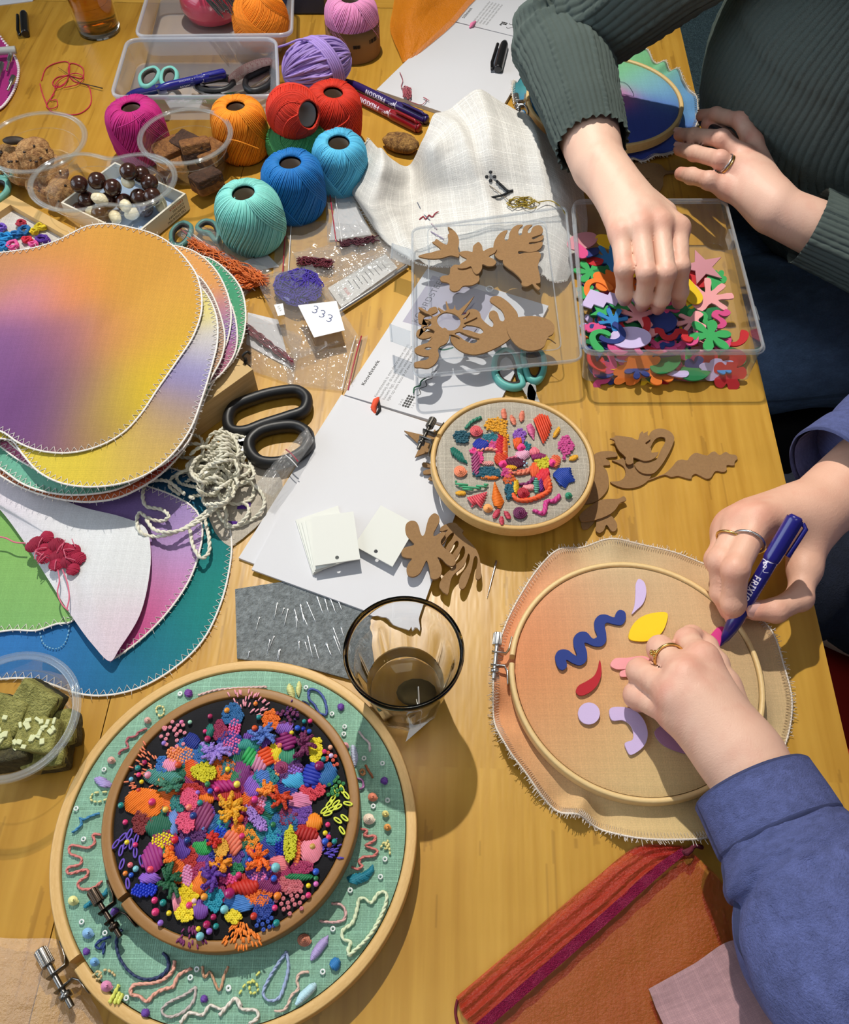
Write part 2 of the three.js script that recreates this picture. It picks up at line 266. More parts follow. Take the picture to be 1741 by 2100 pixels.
// ---------- fabrics ----------
function blob(name, label, group, out, ctr, cols, o = {}) {     // out: [px, py, height] ...; ctr the same; cols: [px, py, colour, reach]
  const n = o.n || 5, pts = new THREE.CatmullRomCurve3(out.map(a => V(a[0], a[1], a[2] * 1e4)), true, 'centripetal').getPoints(out.length * n); pts.pop();
  const ring = pts.map(q => P(q.x, q.y, q.z / 1e4)), c = P(...ctr), M = o.rings || 22, N = ring.length, hh = o.h ?? ctr[2];
  const cc = cols.map(a => [P(a[0], a[1], hh), C(a[2]), (a[3] || 60) / 1700 * 1.0]);
  const colAt = q => { let r = 0, g = 0, b = 0, s = 1e-9; for (const [p, k, w] of cc) { const d = ((q.x - p.x) ** 2 + (q.z - p.z) ** 2) / (w * w), e = Math.exp(-d) + .003 / (1 + d); r += k.r * e; g += k.g * e; b += k.b * e; s += e; } return new THREE.Color(r / s, g / s, b / s); };
  const b = new B(), T = o.t || .0009;
  for (const s of [1, 0]) b.grid((u, v) => { const k = Math.round(u * N) % N, t = 1 - (1 - v) ** 1.3, e = ring[k], q = c.clone().lerp(e, t); q.y = lerp(c.y, e.y, t ** (o.pow || 1.6)) + (o.lift ? o.lift(q.x, q.z, t) : 0) + (s ? 0 : -T); if (s) q.col = colAt(q); else q.col = C(o.back || '#f1ece6'); q.u = q.x; q.w = q.z; return q; }, N, M, true);
  const base = V(c.x, Math.min(...ring.map(q => q.y)), c.z), t = thing(name, label, o.cat || 'fabric', base, group);
  mesh('cloth', b, clothV, t);
  if (o.edge !== false) {
    const z = new B(), e = new B(); z.col = C(o.thread || '#efe9e2');
    const full = ring.concat([ring[0]]), zig = [], step = .0031; let acc = 0, sgn = 1;
    for (let k = 0; k < N; k++) { const a = full[k], d = full[k + 1], L = a.distanceTo(d), nx = -(d.z - a.z) / L, nz = (d.x - a.x) / L; let s = step - acc; while (s < L) { const q = a.clone().lerp(d, s / L), inn = V(c.x - q.x, 0, c.z - q.z).dot(V(nx, 0, nz)) > 0 ? 1 : -1; const w = sgn > 0 ? -.0006 : (o.zig || .0052) * rr(.8, 1.1); const tt = w / Math.max(.02, q.distanceTo(c)); q.x += nx * inn * w; q.z += nz * inn * w; const e2 = 1 - tt; q.y = lerp(c.y, q.y, Math.max(0, e2) ** (o.pow || 1.6)) + (o.lift ? o.lift(q.x, q.z, e2) : 0) + .0005; zig.push(q); sgn = -sgn; s += step; } acc = L - (s - step); }
    z.tube(zig, .00042, 4, true);
    z.tube(ring, .0009, 5, true);
    for (let k = 0; k < zig.length; k += 1) { const q = zig[k]; if (sgn && k % 2 === 0) { const dx = q.x - c.x, dz = q.z - c.z, l = Math.hypot(dx, dz), m = rr(.001, .0034); z.tube([q, V(q.x + dx / l * m + rr(-.0015, .0015), q.y + rr(-.0002, .001), q.z + dz / l * m + rr(-.0015, .0015))], .00022, 3); } }
    mesh('overlock_stitching', z, thr(o.thread || '#efe9e2'), t, 'white zigzag overlock stitching along the edge');
  }
  return t;
}
{
  const G = 'gradient fabric rounds stacked on the wooden box';
  // lower cloths, on the table
  blob('fabric_round', 'large blue and teal gradient fabric round with white overlocked edge', 'gradient fabric rounds lying under the folded one',
    [[-60, 1200, .002], [-60, 1402, .002], [0, 1393, .002], [60, 1392, .003], [110, 1405, .003], [150, 1420, .002], [205, 1427, .002], [280, 1413, .002], [355, 1372, .002], [415, 1315, .002], [452, 1240, .002], [470, 1170, .002], [475, 1110, .002], [462, 1050, .002], [420, 990, .002], [300, 950, .002], [100, 960, .002], [-40, 1060, .002]], [220, 1190, .004],
    [[60, 1340, '#2f7cc4', 110], [180, 1400, '#1f69a8', 90], [300, 1340, '#17808c', 90], [430, 1200, '#15907c', 100], [440, 1080, '#177f86', 90], [380, 1020, '#24508f', 60], [230, 1150, '#2a6fb0', 90]]);
  blob('fabric_round', 'green gradient fabric round with scalloped white edge under the cherry red stitching', 'gradient fabric rounds lying under the folded one',
    [[-70, 1150, .006], [-70, 1280, .006], [-20, 1296, .006], [30, 1292, .006], [75, 1293, .007], [115, 1280, .007], [150, 1272, .007], [150, 1180, .008], [90, 1080, .008], [20, 1030, .008], [-50, 1040, .007]], [30, 1180, .008], [[0, 1100, '#86bd62', 90], [60, 1200, '#93c46d', 80], [20, 1270, '#7fba6e', 70]]);
  blob('fabric_round', 'lavender to pink gradient fabric round peeping out under the folded white cloth', 'gradient fabric rounds lying under the folded one',
    [[222, 1352, .007], [262, 1332, .006], [310, 1292, .006], [352, 1245, .006], [388, 1190, .006], [408, 1135, .006], [415, 1085, .006], [400, 1045, .008], [340, 1010, .01], [250, 990, .012], [120, 1010, .012], [80, 1080, .012], [140, 1200, .01], [200, 1310, .008]], [270, 1150, .009],
    [[360, 1080, '#b9a2da', 70], [370, 1150, '#c8a5d8', 60], [350, 1210, '#e07fb4', 60], [290, 1270, '#e0559a', 60], [235, 1330, '#b02c74', 40], [300, 1050, '#7a5aa5', 60]]);
  const fold = blob('folded_cloth', 'folded white and pale pink cloth with cherry red embroidered cluster', null,
    [[226, 1356, .012], [245, 1330, .013], [285, 1265, .015], [303, 1200, .016], [309, 1130, .016], [298, 1082, .016], [250, 1060, .017], [170, 1040, .018], [80, 1005, .02], [0, 962, .022], [-60, 950, .022], [-50, 1000, .018], [0, 1045, .014], [50, 1112, .013], [100, 1190, .013], [150, 1268, .012], [190, 1322, .012]], [170, 1140, .02],
    [[60, 1020, '#ece9ee', 80], [200, 1100, '#eef0f2', 80], [250, 1170, '#eff1f2', 70], [200, 1290, '#f0dfe8', 60], [260, 1280, '#efd3e2', 40], [30, 1010, '#f0e0ea', 50]], { edge: false, back: '#e07fb4', lift: (x, z, t) => .0015 * Math.sin(x * 60 + z * 25) * (1 - t) });
  // cherry red cluster
  { const R = [[76, 1112], [96, 1102], [88, 1128], [115, 1118], [132, 1128], [92, 1142], [118, 1142], [150, 1130], [116, 1158], [138, 1152], [160, 1146], [150, 1168], [68, 1120]];
    R.forEach(([x, y], k) => { const b = new B(), q = P(x, y, .0205), r = rr(.005, .0068); for (let j = 0; j < 13; j++) { const t = (j / 12 - .5) * 1.9, a = rr(0, .2) + k, w = Math.sqrt(Math.max(.02, 1 - t * t * .95)) * r; const cx = Math.cos(a), sx = Math.sin(a); b.tube([-1, -.5, 0, .5, 1].map(s => V(q.x + cx * t * r - sx * s * w, q.y + .0028 * (1 - s * s) * (1 - t * t * .5), q.z + sx * t * r + cx * s * w)), .00065, 5); } mesh('embroidered_petal', b, thr(k % 3 ? '#a4123c' : '#8e0f35'), fold); });
    const pk = new B(); for (let k = 0; k < 13; k++) { const q = P(rr(70, 160), 0 + rr(1105, 1165), .0245), a = rr(0, 6); pk.tube([q, V(q.x + Math.cos(a) * .004, q.y + .001, q.z + Math.sin(a) * .004), V(q.x + Math.cos(a) * .009, q.y, q.z + Math.sin(a) * .009)], .0004, 4); }
    pk.tube(line([118, 1165, 122, 1190, 118, 1215, 128, 1240, 140, 1252], .021, 6), .0006, 5); pk.tube(line([128, 1168, 138, 1195, 142, 1225, 137, 1250], .021, 6), .0006, 5); pk.tube(line([-20, 1100, 10, 1103, 30, 1112, 52, 1114], .02, 6), .0007, 5);
    mesh('loose_thread', pk, thr('#d86f86'), fold, 'loose pink thread ends'); }
  { const st = new B(); const f = smooth([82, 1297, 88, 1318, 100, 1328, 118, 1330, 132, 1320, 140, 1300, 143, 1272], false, 5); for (let k = 0; k < f.length - 1; k += 2) st.tube([P(f[k][0], f[k][1], .0052), P(f[k + 1][0], f[k + 1][1], .0052)], .0006, 4); mesh('running_stitch', st, thr('#7fb4cf'), scene.getObjectByName('fabric_round')); }
  // the stack on the box, lowest first
  const L = (f, h) => { const r = []; for (let k = 0; k < f.length; k += 2) r.push([f[k], f[k + 1], h]); return r; };
  const bump = (h) => (x, z, t) => 0;
  const left = [-90, 900, -110, 700, -70, 560];
  blob('fabric_round', 'red orange fabric round at the very bottom of the gradient stack', G, L([...left, 100, 560, 300, 600, 400, 700, 420, 790, 404, 860, 385, 910, 330, 972, 250, 1018, 190, 1029, 130, 1025, 60, 1006, 0, 975], .036), [190, 800, .044], [[150, 1020, '#d9743f', 80], [250, 1010, '#dd6a35', 60], [330, 950, '#d8433a', 50], [400, 860, '#cf3d42', 60]], { pow: 1 });
  blob('fabric_round', 'green gradient fabric round with its edge showing beside the orange thread bag', G, L([...left, 100, 540, 300, 520, 425, 528, 466, 556, 494, 592, 504, 642, 498, 694, 478, 740, 440, 780, 400, 860, 330, 950, 250, 1000, 180, 1014, 110, 1012, 50, 994, 0, 960], .04), [200, 780, .048], [[460, 600, '#4aa37c', 80], [490, 680, '#67b57d', 60], [60, 985, '#7ec2a8', 70], [200, 1005, '#78bca2', 70], [0, 960, '#66b094', 50]], { pow: 1 });
  blob('fabric_round', 'pink and mauve gradient fabric round between the green round and the peach one', G, L([...left, 100, 530, 300, 520, 400, 540, 455, 590, 482, 650, 484, 716, 458, 762, 418, 800, 380, 890, 320, 955, 240, 985, 160, 990, 80, 965, 30, 938, -10, 910], .043), [200, 770, .051], [[470, 640, '#9a7ec2', 50], [470, 730, '#bb6f90', 50], [440, 770, '#a96a72', 40], [60, 955, '#cf6b9f', 70], [140, 985, '#b8609c', 60], [0, 915, '#d878a0', 50]], { pow: 1 });
  blob('fabric_round', 'orange to violet gradient fabric round with wide zigzag edge', G, L([...left, 120, 520, 300, 500, 390, 512, 435, 545, 462, 590, 474, 640, 466, 700, 440, 752, 415, 810, 388, 890, 320, 950, 240, 975, 150, 975, 80, 948, 40, 925, 0, 895], .046), [200, 760, .054], [[430, 560, '#eaa75c', 60], [455, 620, '#c78a9c', 40], [465, 680, '#7f70bd', 50], [430, 770, '#c2956c', 40], [40, 920, '#e3a27b', 80], [0, 895, '#e5a47e', 60]], { pow: 1 });
  blob('fabric_round', 'taupe and peach gradient fabric round with grey brown edge', G, L([...left, 120, 520, 300, 520, 405, 565, 430, 595, 450, 640, 461, 690, 455, 732, 428, 785, 405, 850, 386, 905, 330, 955, 250, 982, 170, 982, 100, 958, 50, 925, 10, 895], .049), [200, 750, .057], [[430, 620, '#a78d86', 60], [452, 700, '#c39a7c', 50], [415, 810, '#dca878', 50], [390, 890, '#d9b086', 40], [60, 930, '#dda07a', 50]], { pow: 1 });
  blob('fabric_round', 'yellow fabric round with a periwinkle blue band, second from top of stack', G, L([...left, 120, 540, 300, 530, 395, 575, 425, 605, 444, 650, 446, 700, 434, 752, 415, 815, 388, 885, 340, 945, 280, 982, 205, 998, 130, 992, 80, 968, 45, 930, 22, 902], .053), [190, 740, .061], [[425, 620, '#f1e38c', 40], [435, 690, '#d9d3cf', 50], [405, 760, '#938cc8', 55], [375, 830, '#a58f8a', 45], [330, 880, '#c9a468', 60], [300, 950, '#d9b25a', 60], [150, 970, '#e9cd3f', 90], [60, 935, '#e6cf48', 50]], { pow: 1 });
  blob('fabric_round', 'yellow orange and purple gradient fabric round on top of the stack', G, [[-90, 880, .056], [-130, 700, .056], [-90, 540, .062], [-30, 522, .064], [20, 516, .066], [70, 508, .067], [115, 494, .071], [150, 477, .077], [182, 463, .082], [222, 459, .083], [265, 466, .08], [315, 480, .074], [352, 502, .068], [385, 536, .062], [404, 566, .06], [413, 602, .059], [413, 640, .058], [396, 690, .057], [362, 742, .057], [322, 800, .057], [290, 848, .057], [252, 888, .057], [200, 916, .057], [140, 929, .057], [80, 924, .057], [38, 908, .057], [0, 884, .057]], [190, 690, .068],
    [[250, 520, '#dd9f3f', 110], [100, 540, '#d99045', 70], [340, 560, '#dfa544', 90], [350, 660, '#e3b13c', 70], [150, 590, '#ec8a4a', 55], [60, 600, '#d184a4', 55], [0, 560, '#c88a62', 50], [240, 690, '#dc8f52', 60], [270, 800, '#e5c524', 80], [230, 850, '#d8bb28', 60], [330, 740, '#e8c22e', 60], [60, 740, '#7b4b86', 80], [100, 820, '#6a3f7e', 70], [40, 860, '#7b4a86', 70], [150, 880, '#8b5674', 60], [0, 700, '#8a5a94', 60], [170, 780, '#a06a62', 55], [195, 870, '#a8824a', 45], [130, 690, '#b06f78', 55]], { pow: 1.2, rings: 30, lift: (x, z, t) => .001 * Math.sin(x * 30) * (1 - t) });
}
// ---------- embroidery hoops ----------
function circ3(a, b, c) {               // circle through three points: centre, radius, frame
  const ab = b.clone().sub(a), ac = c.clone().sub(a), n = ab.clone().cross(ac); const k = n.lengthSq();
  const ctr = a.clone().add(n.clone().cross(ab).multiplyScalar(ac.lengthSq()).add(ac.clone().cross(n).multiplyScalar(ab.lengthSq())).multiplyScalar(1 / (2 * k)));
  n.normalize(); if (n.y < 0) n.negate();
  return { c: ctr, R: ctr.distanceTo(a), n };
}
function hoopFrame(a, b, c) {
  const { c: ctr, R, n } = circ3(P(...a), P(...b), P(...c));
  const x = V(1, 0, 0).sub(n.clone().multiplyScalar(n.x)).normalize(), z = x.clone().cross(n);
  const M = new THREE.Matrix4().makeBasis(x, n, z).setPosition(ctr), I = M.clone().invert();
  // local point on the fabric from a pixel (the view ray meets the hoop's own plane)
  const eye = V(0, TY + CH, 0), loc = (px, py, up = 0) => { const d = P(px, py, 0).sub(eye), t = ctr.clone().addScaledVector(n, up).sub(eye).dot(n) / d.dot(n); return eye.clone().addScaledVector(d, t).applyMatrix4(I); };
  const on = (px, py, up = 0) => loc(px, py, up).applyMatrix4(M);
  return { ctr, R, n, M, I, loc, on };
}
const hoopWood = (() => { const t = dataTex(256, 64, (u, v) => { const g = fbm(u * 4, v * 60); return [.96 + .08 * (g - .5), .9 + .12 * (g - .5), .78 + .18 * (g - .5)]; }); return (c) => std(c, .5, { map: rep(t, 8, 1) }); })();
function hoop(name, label, f, o) {
  const { R, M, ctr, n } = f, hh = o.hh || .011, w = o.w || .005, base = ctr.clone().addScaledVector(n, -hh);
  const t = thing(name, label, 'embroidery hoop', base, o.group);
  const ringB = (r0, r1, y0, y1, gap = 0, ga = 0) => { const b = new B(), e = Math.min(.0012, (r1 - r0) / 3), prof = [[r0 + e, y0], [r1 - e, y0], [r1, y0 + e], [r1, y1 - e], [r1 - e, y1], [r0 + e, y1], [r0, y1 - e], [r0, y0 + e]], N = 120;
    b.grid((u, v) => { const a = ga + gap / 2 + u * (TAU - gap), k = prof[Math.round(v * 8) % 8], q = V(Math.cos(a) * k[0], k[1], Math.sin(a) * k[0]); q.u = u * 4; q.w = v; return q; }, N, 8, gap === 0);
    if (gap) for (const u of [0, 1]) { const a = ga + gap / 2 + u * (TAU - gap), id = prof.map(k => b.v(Math.cos(a) * k[0], k[1], Math.sin(a) * k[0], 0, 0)); for (let k = 1; k < 7; k++) b.tri(id[0], id[k], id[k + 1]); }
    return b.xf(M); };
  const ga = o.screw ?? Math.PI, gap = o.gap ?? .05;
  mesh('outer_ring', ringB(R - w, R, -hh, 0, gap, ga), hoopWood(o.wood || '#e2c795'), t);
  mesh('inner_ring', ringB(R - w - .006, R - w - .0012, -hh, -.0045), hoopWood(o.wood2 || o.wood || '#d9bd8c'), t);
  const fb = new B(), rf = R - w - .0006;
  fb.grid((u, v) => { const r = rf * v, a = u * TAU, e = v > .985 ? -.0012 : 0; const q = V(Math.cos(a) * r, -.0009 + e, Math.sin(a) * r); const wq = q.clone().applyMatrix4(M); if (o.colAt) q.col = o.colAt(wq); q.u = wq.x; q.w = wq.z; return q; }, 96, 24, true).xf(M);
  const fab = mesh('fabric', fb, o.fabric, t, o.fabricLabel);
  // screw and bracket
  const m = o.metal || metal, s = new B(), k = o.ms || 1, ca = Math.cos(ga), sa = Math.sin(ga), L = (r, y, tt) => V(ca * r - sa * tt, y, sa * r + ca * tt), g2 = R * gap / 2 + .002;
  for (const sg of [-1, 1]) { const pts = [L(R - .0005, -hh * .5, sg * (g2 + .014)), L(R + .0008, -hh * .5, sg * (g2 + .004)), L(R + .003 * k, -hh * .5, sg * g2), L(R + .014 * k, -hh * .5, sg * g2)]; s.tube(pts, .0009, 6, false, hh * .33 / .0009); }
  const rod = new B(); rod.tube([L(R + .0105 * k, -hh * .5, -.016 * k), L(R + .0105 * k, -hh * .5, .018 * k)], .0017 * k, 10);
  const kn = new B(); kn.tube([.006, .0064, .016, .0165].map(q => L(R + .0105 * k, -hh * .5, q * k + g2)), tt => (.0032 + (tt > .2 && tt < .9 ? .0003 : 0)) * k, 14);
  for (let j = 0; j < 14; j++) { const a = j / 14 * TAU, rr_ = .0034 * k; kn.tube([L(R + .0105 * k + Math.cos(a) * rr_, -hh * .5 + Math.sin(a) * rr_, .0065 * k + g2), L(R + .0105 * k + Math.cos(a) * rr_, -hh * .5 + Math.sin(a) * rr_, .016 * k + g2)], .0004 * k, 4); }
  kn.tube([L(R + .0105 * k, -hh * .5, -g2 - .006 * k), L(R + .0105 * k, -hh * .5, -g2 - .003 * k)], .0034 * k, 6);
  const br = mesh('screw_bracket', s.xf(M), m, t); mesh('screw_rod', rod.xf(M), m, br); mesh('thumb_screw', kn.xf(M), m, br);
  return { t, fab, ...f };
}
const FG = hoopFrame([101, 1760, .021], [505, 1354, .019], [851, 1640, .022]);
const FK = hoopFrame([207, 1696, .037], [486, 1410, .035], [737, 1641, .038]);
const FS = hoopFrame([883, 945, .036], [1035, 813, .034], [1221, 945, .034]);
const FO = hoopFrame([1045, 1386, .019], [1251, 1152, .021], [1571, 1421, .022]);
const FU = hoopFrame([1079, 190, .03], [1240, 113, .03], [1402, 207, .03]);
console.log('radii', [FG, FK, FS, FO, FU].map(f => f.R.toFixed(4)).join(' '));
const angTo = (f, px, py) => { const q = f.loc(px, py); return Math.atan2(q.z, q.x); };
const HG = hoop('embroidery_hoop', 'large wooden hoop with mint green linen and pastel stitches, under the black hoop', FG, { hh: .014, w: .0075, wood: '#e4c591', fabric: cloth('#9ccdb2', 22, linenC), screw: angTo(FG, 130, 1995), ms: 1.15, metal: std('#8d8a86', .3, { metalness: 1 }) });
const HK = hoop('embroidery_hoop', 'wooden hoop with dense multicoloured embroidery and beads on black fabric', FK, { hh: .0135, w: .0072, wood: '#a07a4a', fabric: cloth('#15141a', 60), screw: angTo(FK, 240, 1853), gap: .045, metal: darkMetal, ms: 1.0 });
const HS = hoop('embroidery_hoop', 'small wooden hoop with colourful thread shapes stitched on natural linen', FS, { hh: .012, w: .0045, wood: '#dcbe88', fabric: cloth('#c9bfae', 24, linenC), screw: angTo(FS, 898, 893), gap: .06, metal: std('#6d6a66', .35, { metalness: 1 }) });
const gradAt = (cols, h) => { const cc = cols.map(a => [P(a[0], a[1], h), C(a[2]), (a[3] || 60) / 1700 * .9]); return q => { let r = 0, g = 0, b = 0, s = 1e-9; for (const [p, k, w] of cc) { const d = ((q.x - p.x) ** 2 + (q.z - p.z) ** 2) / (w * w), e = Math.exp(-d) + .003 / (1 + d); r += k.r * e; g += k.g * e; b += k.b * e; s += e; } return new THREE.Color(r / s, g / s, b / s); }; };
const gO = gradAt([[1050, 1330, '#f0905f', 120], [1120, 1450, '#eda16a', 110], [1090, 1230, '#eda679', 90], [1030, 1600, '#eeb183', 100], [1200, 1550, '#e3bd84', 110], [1250, 1200, '#dfbe95', 110], [1260, 1130, '#d5c59a', 60], [1400, 1350, '#e3bb88', 140], [1400, 1600, '#dfc68c', 130], [1250, 1690, '#e6c78e', 90], [1500, 1250, '#d9b488', 90], [1600, 1500, '#e0c596', 90]], .01);
const gU = gradAt([[1180, 130, '#79c98c', 90], [1280, 150, '#86cf90', 70], [1330, 180, '#8cc6d2', 60], [1390, 200, '#6ba3dc', 70], [1260, 215, '#e072b4', 45], [1200, 230, '#c46ab0', 40], [1330, 240, '#4a62c0', 60], [1300, 280, '#3c52b4', 80], [1110, 220, '#3d7fb0', 70], [1080, 130, '#2f8aa6', 50], [1420, 270, '#4560b6', 60]], .02);
const HO = hoop('embroidery_hoop', 'wooden hoop with peach gradient fabric and cut foam shapes laid on it', FO, { hh: .01, w: .0042, wood: '#efdcb4', fabric: clothV, colAt: gO, screw: angTo(FO, 1046, 1350), gap: .07 });
const HU = hoop('embroidery_hoop', 'wooden hoop with green pink and blue gradient fabric beside the knit sleeve', FU, { hh: .012, w: .005, wood: '#e3cfa4', fabric: clothV, colAt: gU, screw: angTo(FU, 1080, 205), gap: .05 });
// cloth skirts around the two gradient hoops
function skirt(H, out, colAt, hIn, hOut, wave, amp = .0055) {
  const pts = new THREE.CatmullRomCurve3(out.map(a => V(a[0], a[1], (a[2] ?? hOut) * 1e4)), true, 'centripetal').getPoints(out.length * 8); pts.pop();
  const N = pts.length, outer = pts.map(q => P(q.x, q.y, q.z / 1e4)), inner = outer.map(q => { const l = q.clone().applyMatrix4(H.I), a = Math.atan2(l.z, l.x), r = H.R - .008; return V(Math.cos(a) * r, -hIn, Math.sin(a) * r).applyMatrix4(H.M); });
  const b = new B();
  for (const s of [1, 0]) b.grid((u, v) => { const k = Math.round(u * N) % N, i = inner[k], e = outer[k], q = i.clone().lerp(e, v); q.y = lerp(i.y, e.y, Math.min(1, v * 1.6) ** .7) + Math.sin(k / N * TAU * wave + 1.3 * Math.sin(k / N * TAU * 5)) * amp * sstep(0, .6, v) * sstep(0, 1, v) + amp * v - (s ? 0 : .0007); q.col = s ? colAt(q) : C('#eee6dc'); q.u = q.x; q.w = q.z; return q; }, N, 12, true);
  mesh('cloth_margin', b, clothV, H.t);
  const e = new B(), edge = outer.map((q, k) => V(q.x, q.y + Math.sin(k / N * TAU * wave + 1.3 * Math.sin(k / N * TAU * 5)) * amp + amp, q.z));
  e.tube(edge, .0008, 4, true); const zig = []; for (let k = 0; k < N; k++) { const q = edge[k], c = H.ctr, d = V(q.x - c.x, 0, q.z - c.z).normalize(); for (let j = 0; j < 3; j++) { const f = q.clone().lerp(edge[(k + 1) % N], j / 3), w = (k * 3 + j) % 2 ? .0012 : -.0045; zig.push(V(f.x + d.x * w, f.y + .0006 - (w < 0 ? .0003 : 0), f.z + d.z * w)); if (rnd() < .8) e.tube([f, V(f.x + d.x * rr(.001, .0035) + rr(-.002, .002), f.y + rr(-.001, .001), f.z + d.z * rr(.001, .0035) + rr(-.002, .002))], .00028, 3); } }
  e.tube(zig, .0003, 3, true);
  mesh('overlock_stitching', e, thr('#e8ddcf'), H.t);
}
skirt(HO, [[1010, 1440], [1012, 1380], [1030, 1300], [1060, 1235], [1105, 1170], [1150, 1135], [1210, 1120], [1270, 1118], [1330, 1122], [1390, 1135], [1440, 1158], [1485, 1195], [1530, 1245], [1575, 1310], [1600, 1370], [1620, 1440], [1615, 1510], [1570, 1600], [1500, 1680], [1450, 1720], [1370, 1728], [1290, 1722], [1240, 1705], [1190, 1680], [1150, 1668], [1110, 1635], [1075, 1590], [1040, 1545], [1018, 1500]], gO, .009, .002, 9);
skirt(HU, [[1050, 195], [1055, 165], [1080, 130], [1130, 100], [1200, 90], [1258, 99], [1275, 100], [1298, 113], [1325, 109], [1340, 128], [1360, 132], [1375, 145], [1390, 150], [1400, 168], [1410, 180], [1425, 205], [1432, 235], [1425, 265], [1405, 300], [1370, 318], [1340, 328], [1310, 332], [1270, 336], [1200, 330], [1120, 290], [1070, 240]], gU, .011, .004, 11, .0028);
// ---------- yarn balls ----------
const G_Y = 'crochet cotton balls on the table';
function yarn(name, label, c, R, hh, col, o = {}) {            // c: middle of the ball; axis up unless o.axis
  const p = o.p || 4, r0 = o.hole ?? .36, base = new B(), N = o.n || 96, K = C(col);
  const prof = ps => { const a = lerp(.06, .985, ps) * Math.PI, k = 1 - .5; const sx = Math.sin(a), cy = Math.cos(a); const m = (Math.abs(sx) ** p + Math.abs(cy) ** p) ** (-1 / p); let r = Math.max(sx * m * R, 0), y = cy * m * hh; if (ps < .18) { const q = ps / .18; r = Math.max(r, R * r0 * (1 - q * .0)); y = Math.min(y, hh * (1 - .1 * (1 - q) ** 2)); } r *= o.bulge ? 1 + o.bulge * Math.sin(ps * Math.PI) : 1; return [Math.max(r, R * r0), y]; };
  const ax = (o.axis || V(0, 1, 0)).clone().normalize(), M = new THREE.Matrix4().makeRotationFromQuaternion(new THREE.Quaternion().setFromUnitVectors(V(0, 1, 0), ax)).setPosition(c);
  const t = thing(name, label, 'yarn', V(c.x, c.y - hh, c.z), o.group === undefined ? G_Y : o.group);
  base.grid((u, v) => { const [r, y] = prof(v), a = -u * TAU; return V(Math.cos(a) * (r - .0006), y, Math.sin(a) * (r - .0006)); }, 40, 26, true);
  mesh('ball_body', base.xf(M), thr(col, .85), t);
  const w = new B(), strand = (f0, tw, lift, s0 = 0, s1 = 1) => { w.col = K.clone().multiplyScalar(rr(.86, 1.1)); const pts = []; for (let k = 0; k <= 22; k++) { const s = lerp(s0, s1, k / 22), [r, y] = prof(s), a = f0 + tw * (s * 1.15 - .1 * Math.sin(s * 6.28)); pts.push(V(Math.cos(a) * (r + lift), y + lift * (s < .2 ? 1 : .2), Math.sin(a) * (r + lift))); } w.tube(pts, o.r || .00095, 4); };
  const tw = o.tw ?? 1.1;
  for (let k = 0; k < N; k++) strand(k / N * TAU + rr(-.01, .01), tw + rr(-.05, .05), rr(-.0002, .0003));
  const bands = o.bands ?? 3;
  for (let b = 0; b < bands; b++) { const f = b / bands * TAU + .5; for (let k = 0; k < 11; k++) strand(f + k * .075, -tw * 1.2, .0006 + rr(0, .0003)); }
  mesh('windings', w.xf(M), mc['yv'] ??= phy('#ffffff', .72, { vertexColors: true, sheen: .35, sheenRoughness: .4 }), t);
  const tube = new B(); const ri = R * r0 * .9; tube.grid((u, v) => V(Math.cos(u * TAU) * (ri - (v > .5 ? .0008 : 0)), hh * lerp(.84, -.95, v > .5 ? 2 - 2 * v : 2 * v), Math.sin(u * TAU) * (ri - (v > .5 ? .0008 : 0))), 24, 4, true);
  mesh('cardboard_core', tube.xf(M), plain(o.core || '#a3907a', .9), t);
  if (o.tail) mesh('loose_tail', new B().tube(curve3(o.tail, 24), .0007, 5), thr(col), t);
  return t;
}
yarn('yarn_ball', 'magenta crochet cotton ball behind the brownie tub', P(284, 270, .031), .0325, .033, '#c01c7c', { tail: [P(242, 262, .058), P(270, 250, .064), P(296, 232, .066)] });
yarn('yarn_ball', 'bright orange crochet cotton ball with a loose strand around its side', P(493, 268, .031), .0318, .033, '#ef8f12', { tail: [P(438, 250, .04), P(440, 275, .03), P(490, 290, .045), P(530, 305, .034)], bands: 2 });
yarn('yarn_ball', 'green crochet cotton ball under the tipped red ball', P(609, 293, .024), .036, .025, '#3c8a4e', { tw: 2.4, p: 2.2 });
yarn('yarn_ball', 'red orange crochet cotton ball standing upright with a dark hole', P(683, 240, .032), .0335, .034, '#cf2b0e', { axis: V(.1, 1, .05), tail: [P(712, 215, .06), P(716, 240, .05), P(690, 262, .05), P(668, 268, .04)] });
yarn('yarn_ball', 'tipped red crochet cotton ball resting on the green one', P(601, 230, .0625), .0285, .029, '#d02c10', { axis: V(.72, .28, .62), tw: 2.0, p: 2.3, hole: .52, core: '#b9b7b2', bands: 4 });
yarn('yarn_ball', 'sky blue crochet cotton ball beside the white cloth', P(697, 336, .03), .0305, .031, '#55b7dc', { hole: .42, axis: V(.05, 1, .1), tail: [P(655, 305, .055), P(690, 330, .052), P(708, 365, .03)] });
yarn('yarn_ball', 'royal blue crochet cotton ball', P(603, 385, .031), .0335, .034, '#1173bd', { hole: .38 });
yarn('yarn_ball', 'pale aqua crochet cotton ball', P(514, 448, .033), .0355, .036, '#86d5cb', { hole: .36, p: 2.9, axis: V(-.05, 1, .05), bands: 2, tail: [P(482, 405, .066), P(470, 425, .06), P(480, 440, .055)] });
yarn('yarn_ball', 'orange crochet cotton ball inside the clear box with the pink pot', P(534, 42, .042), .036, .036, '#f08a10', { tw: 2.2, p: 2.2, hole: .22 });
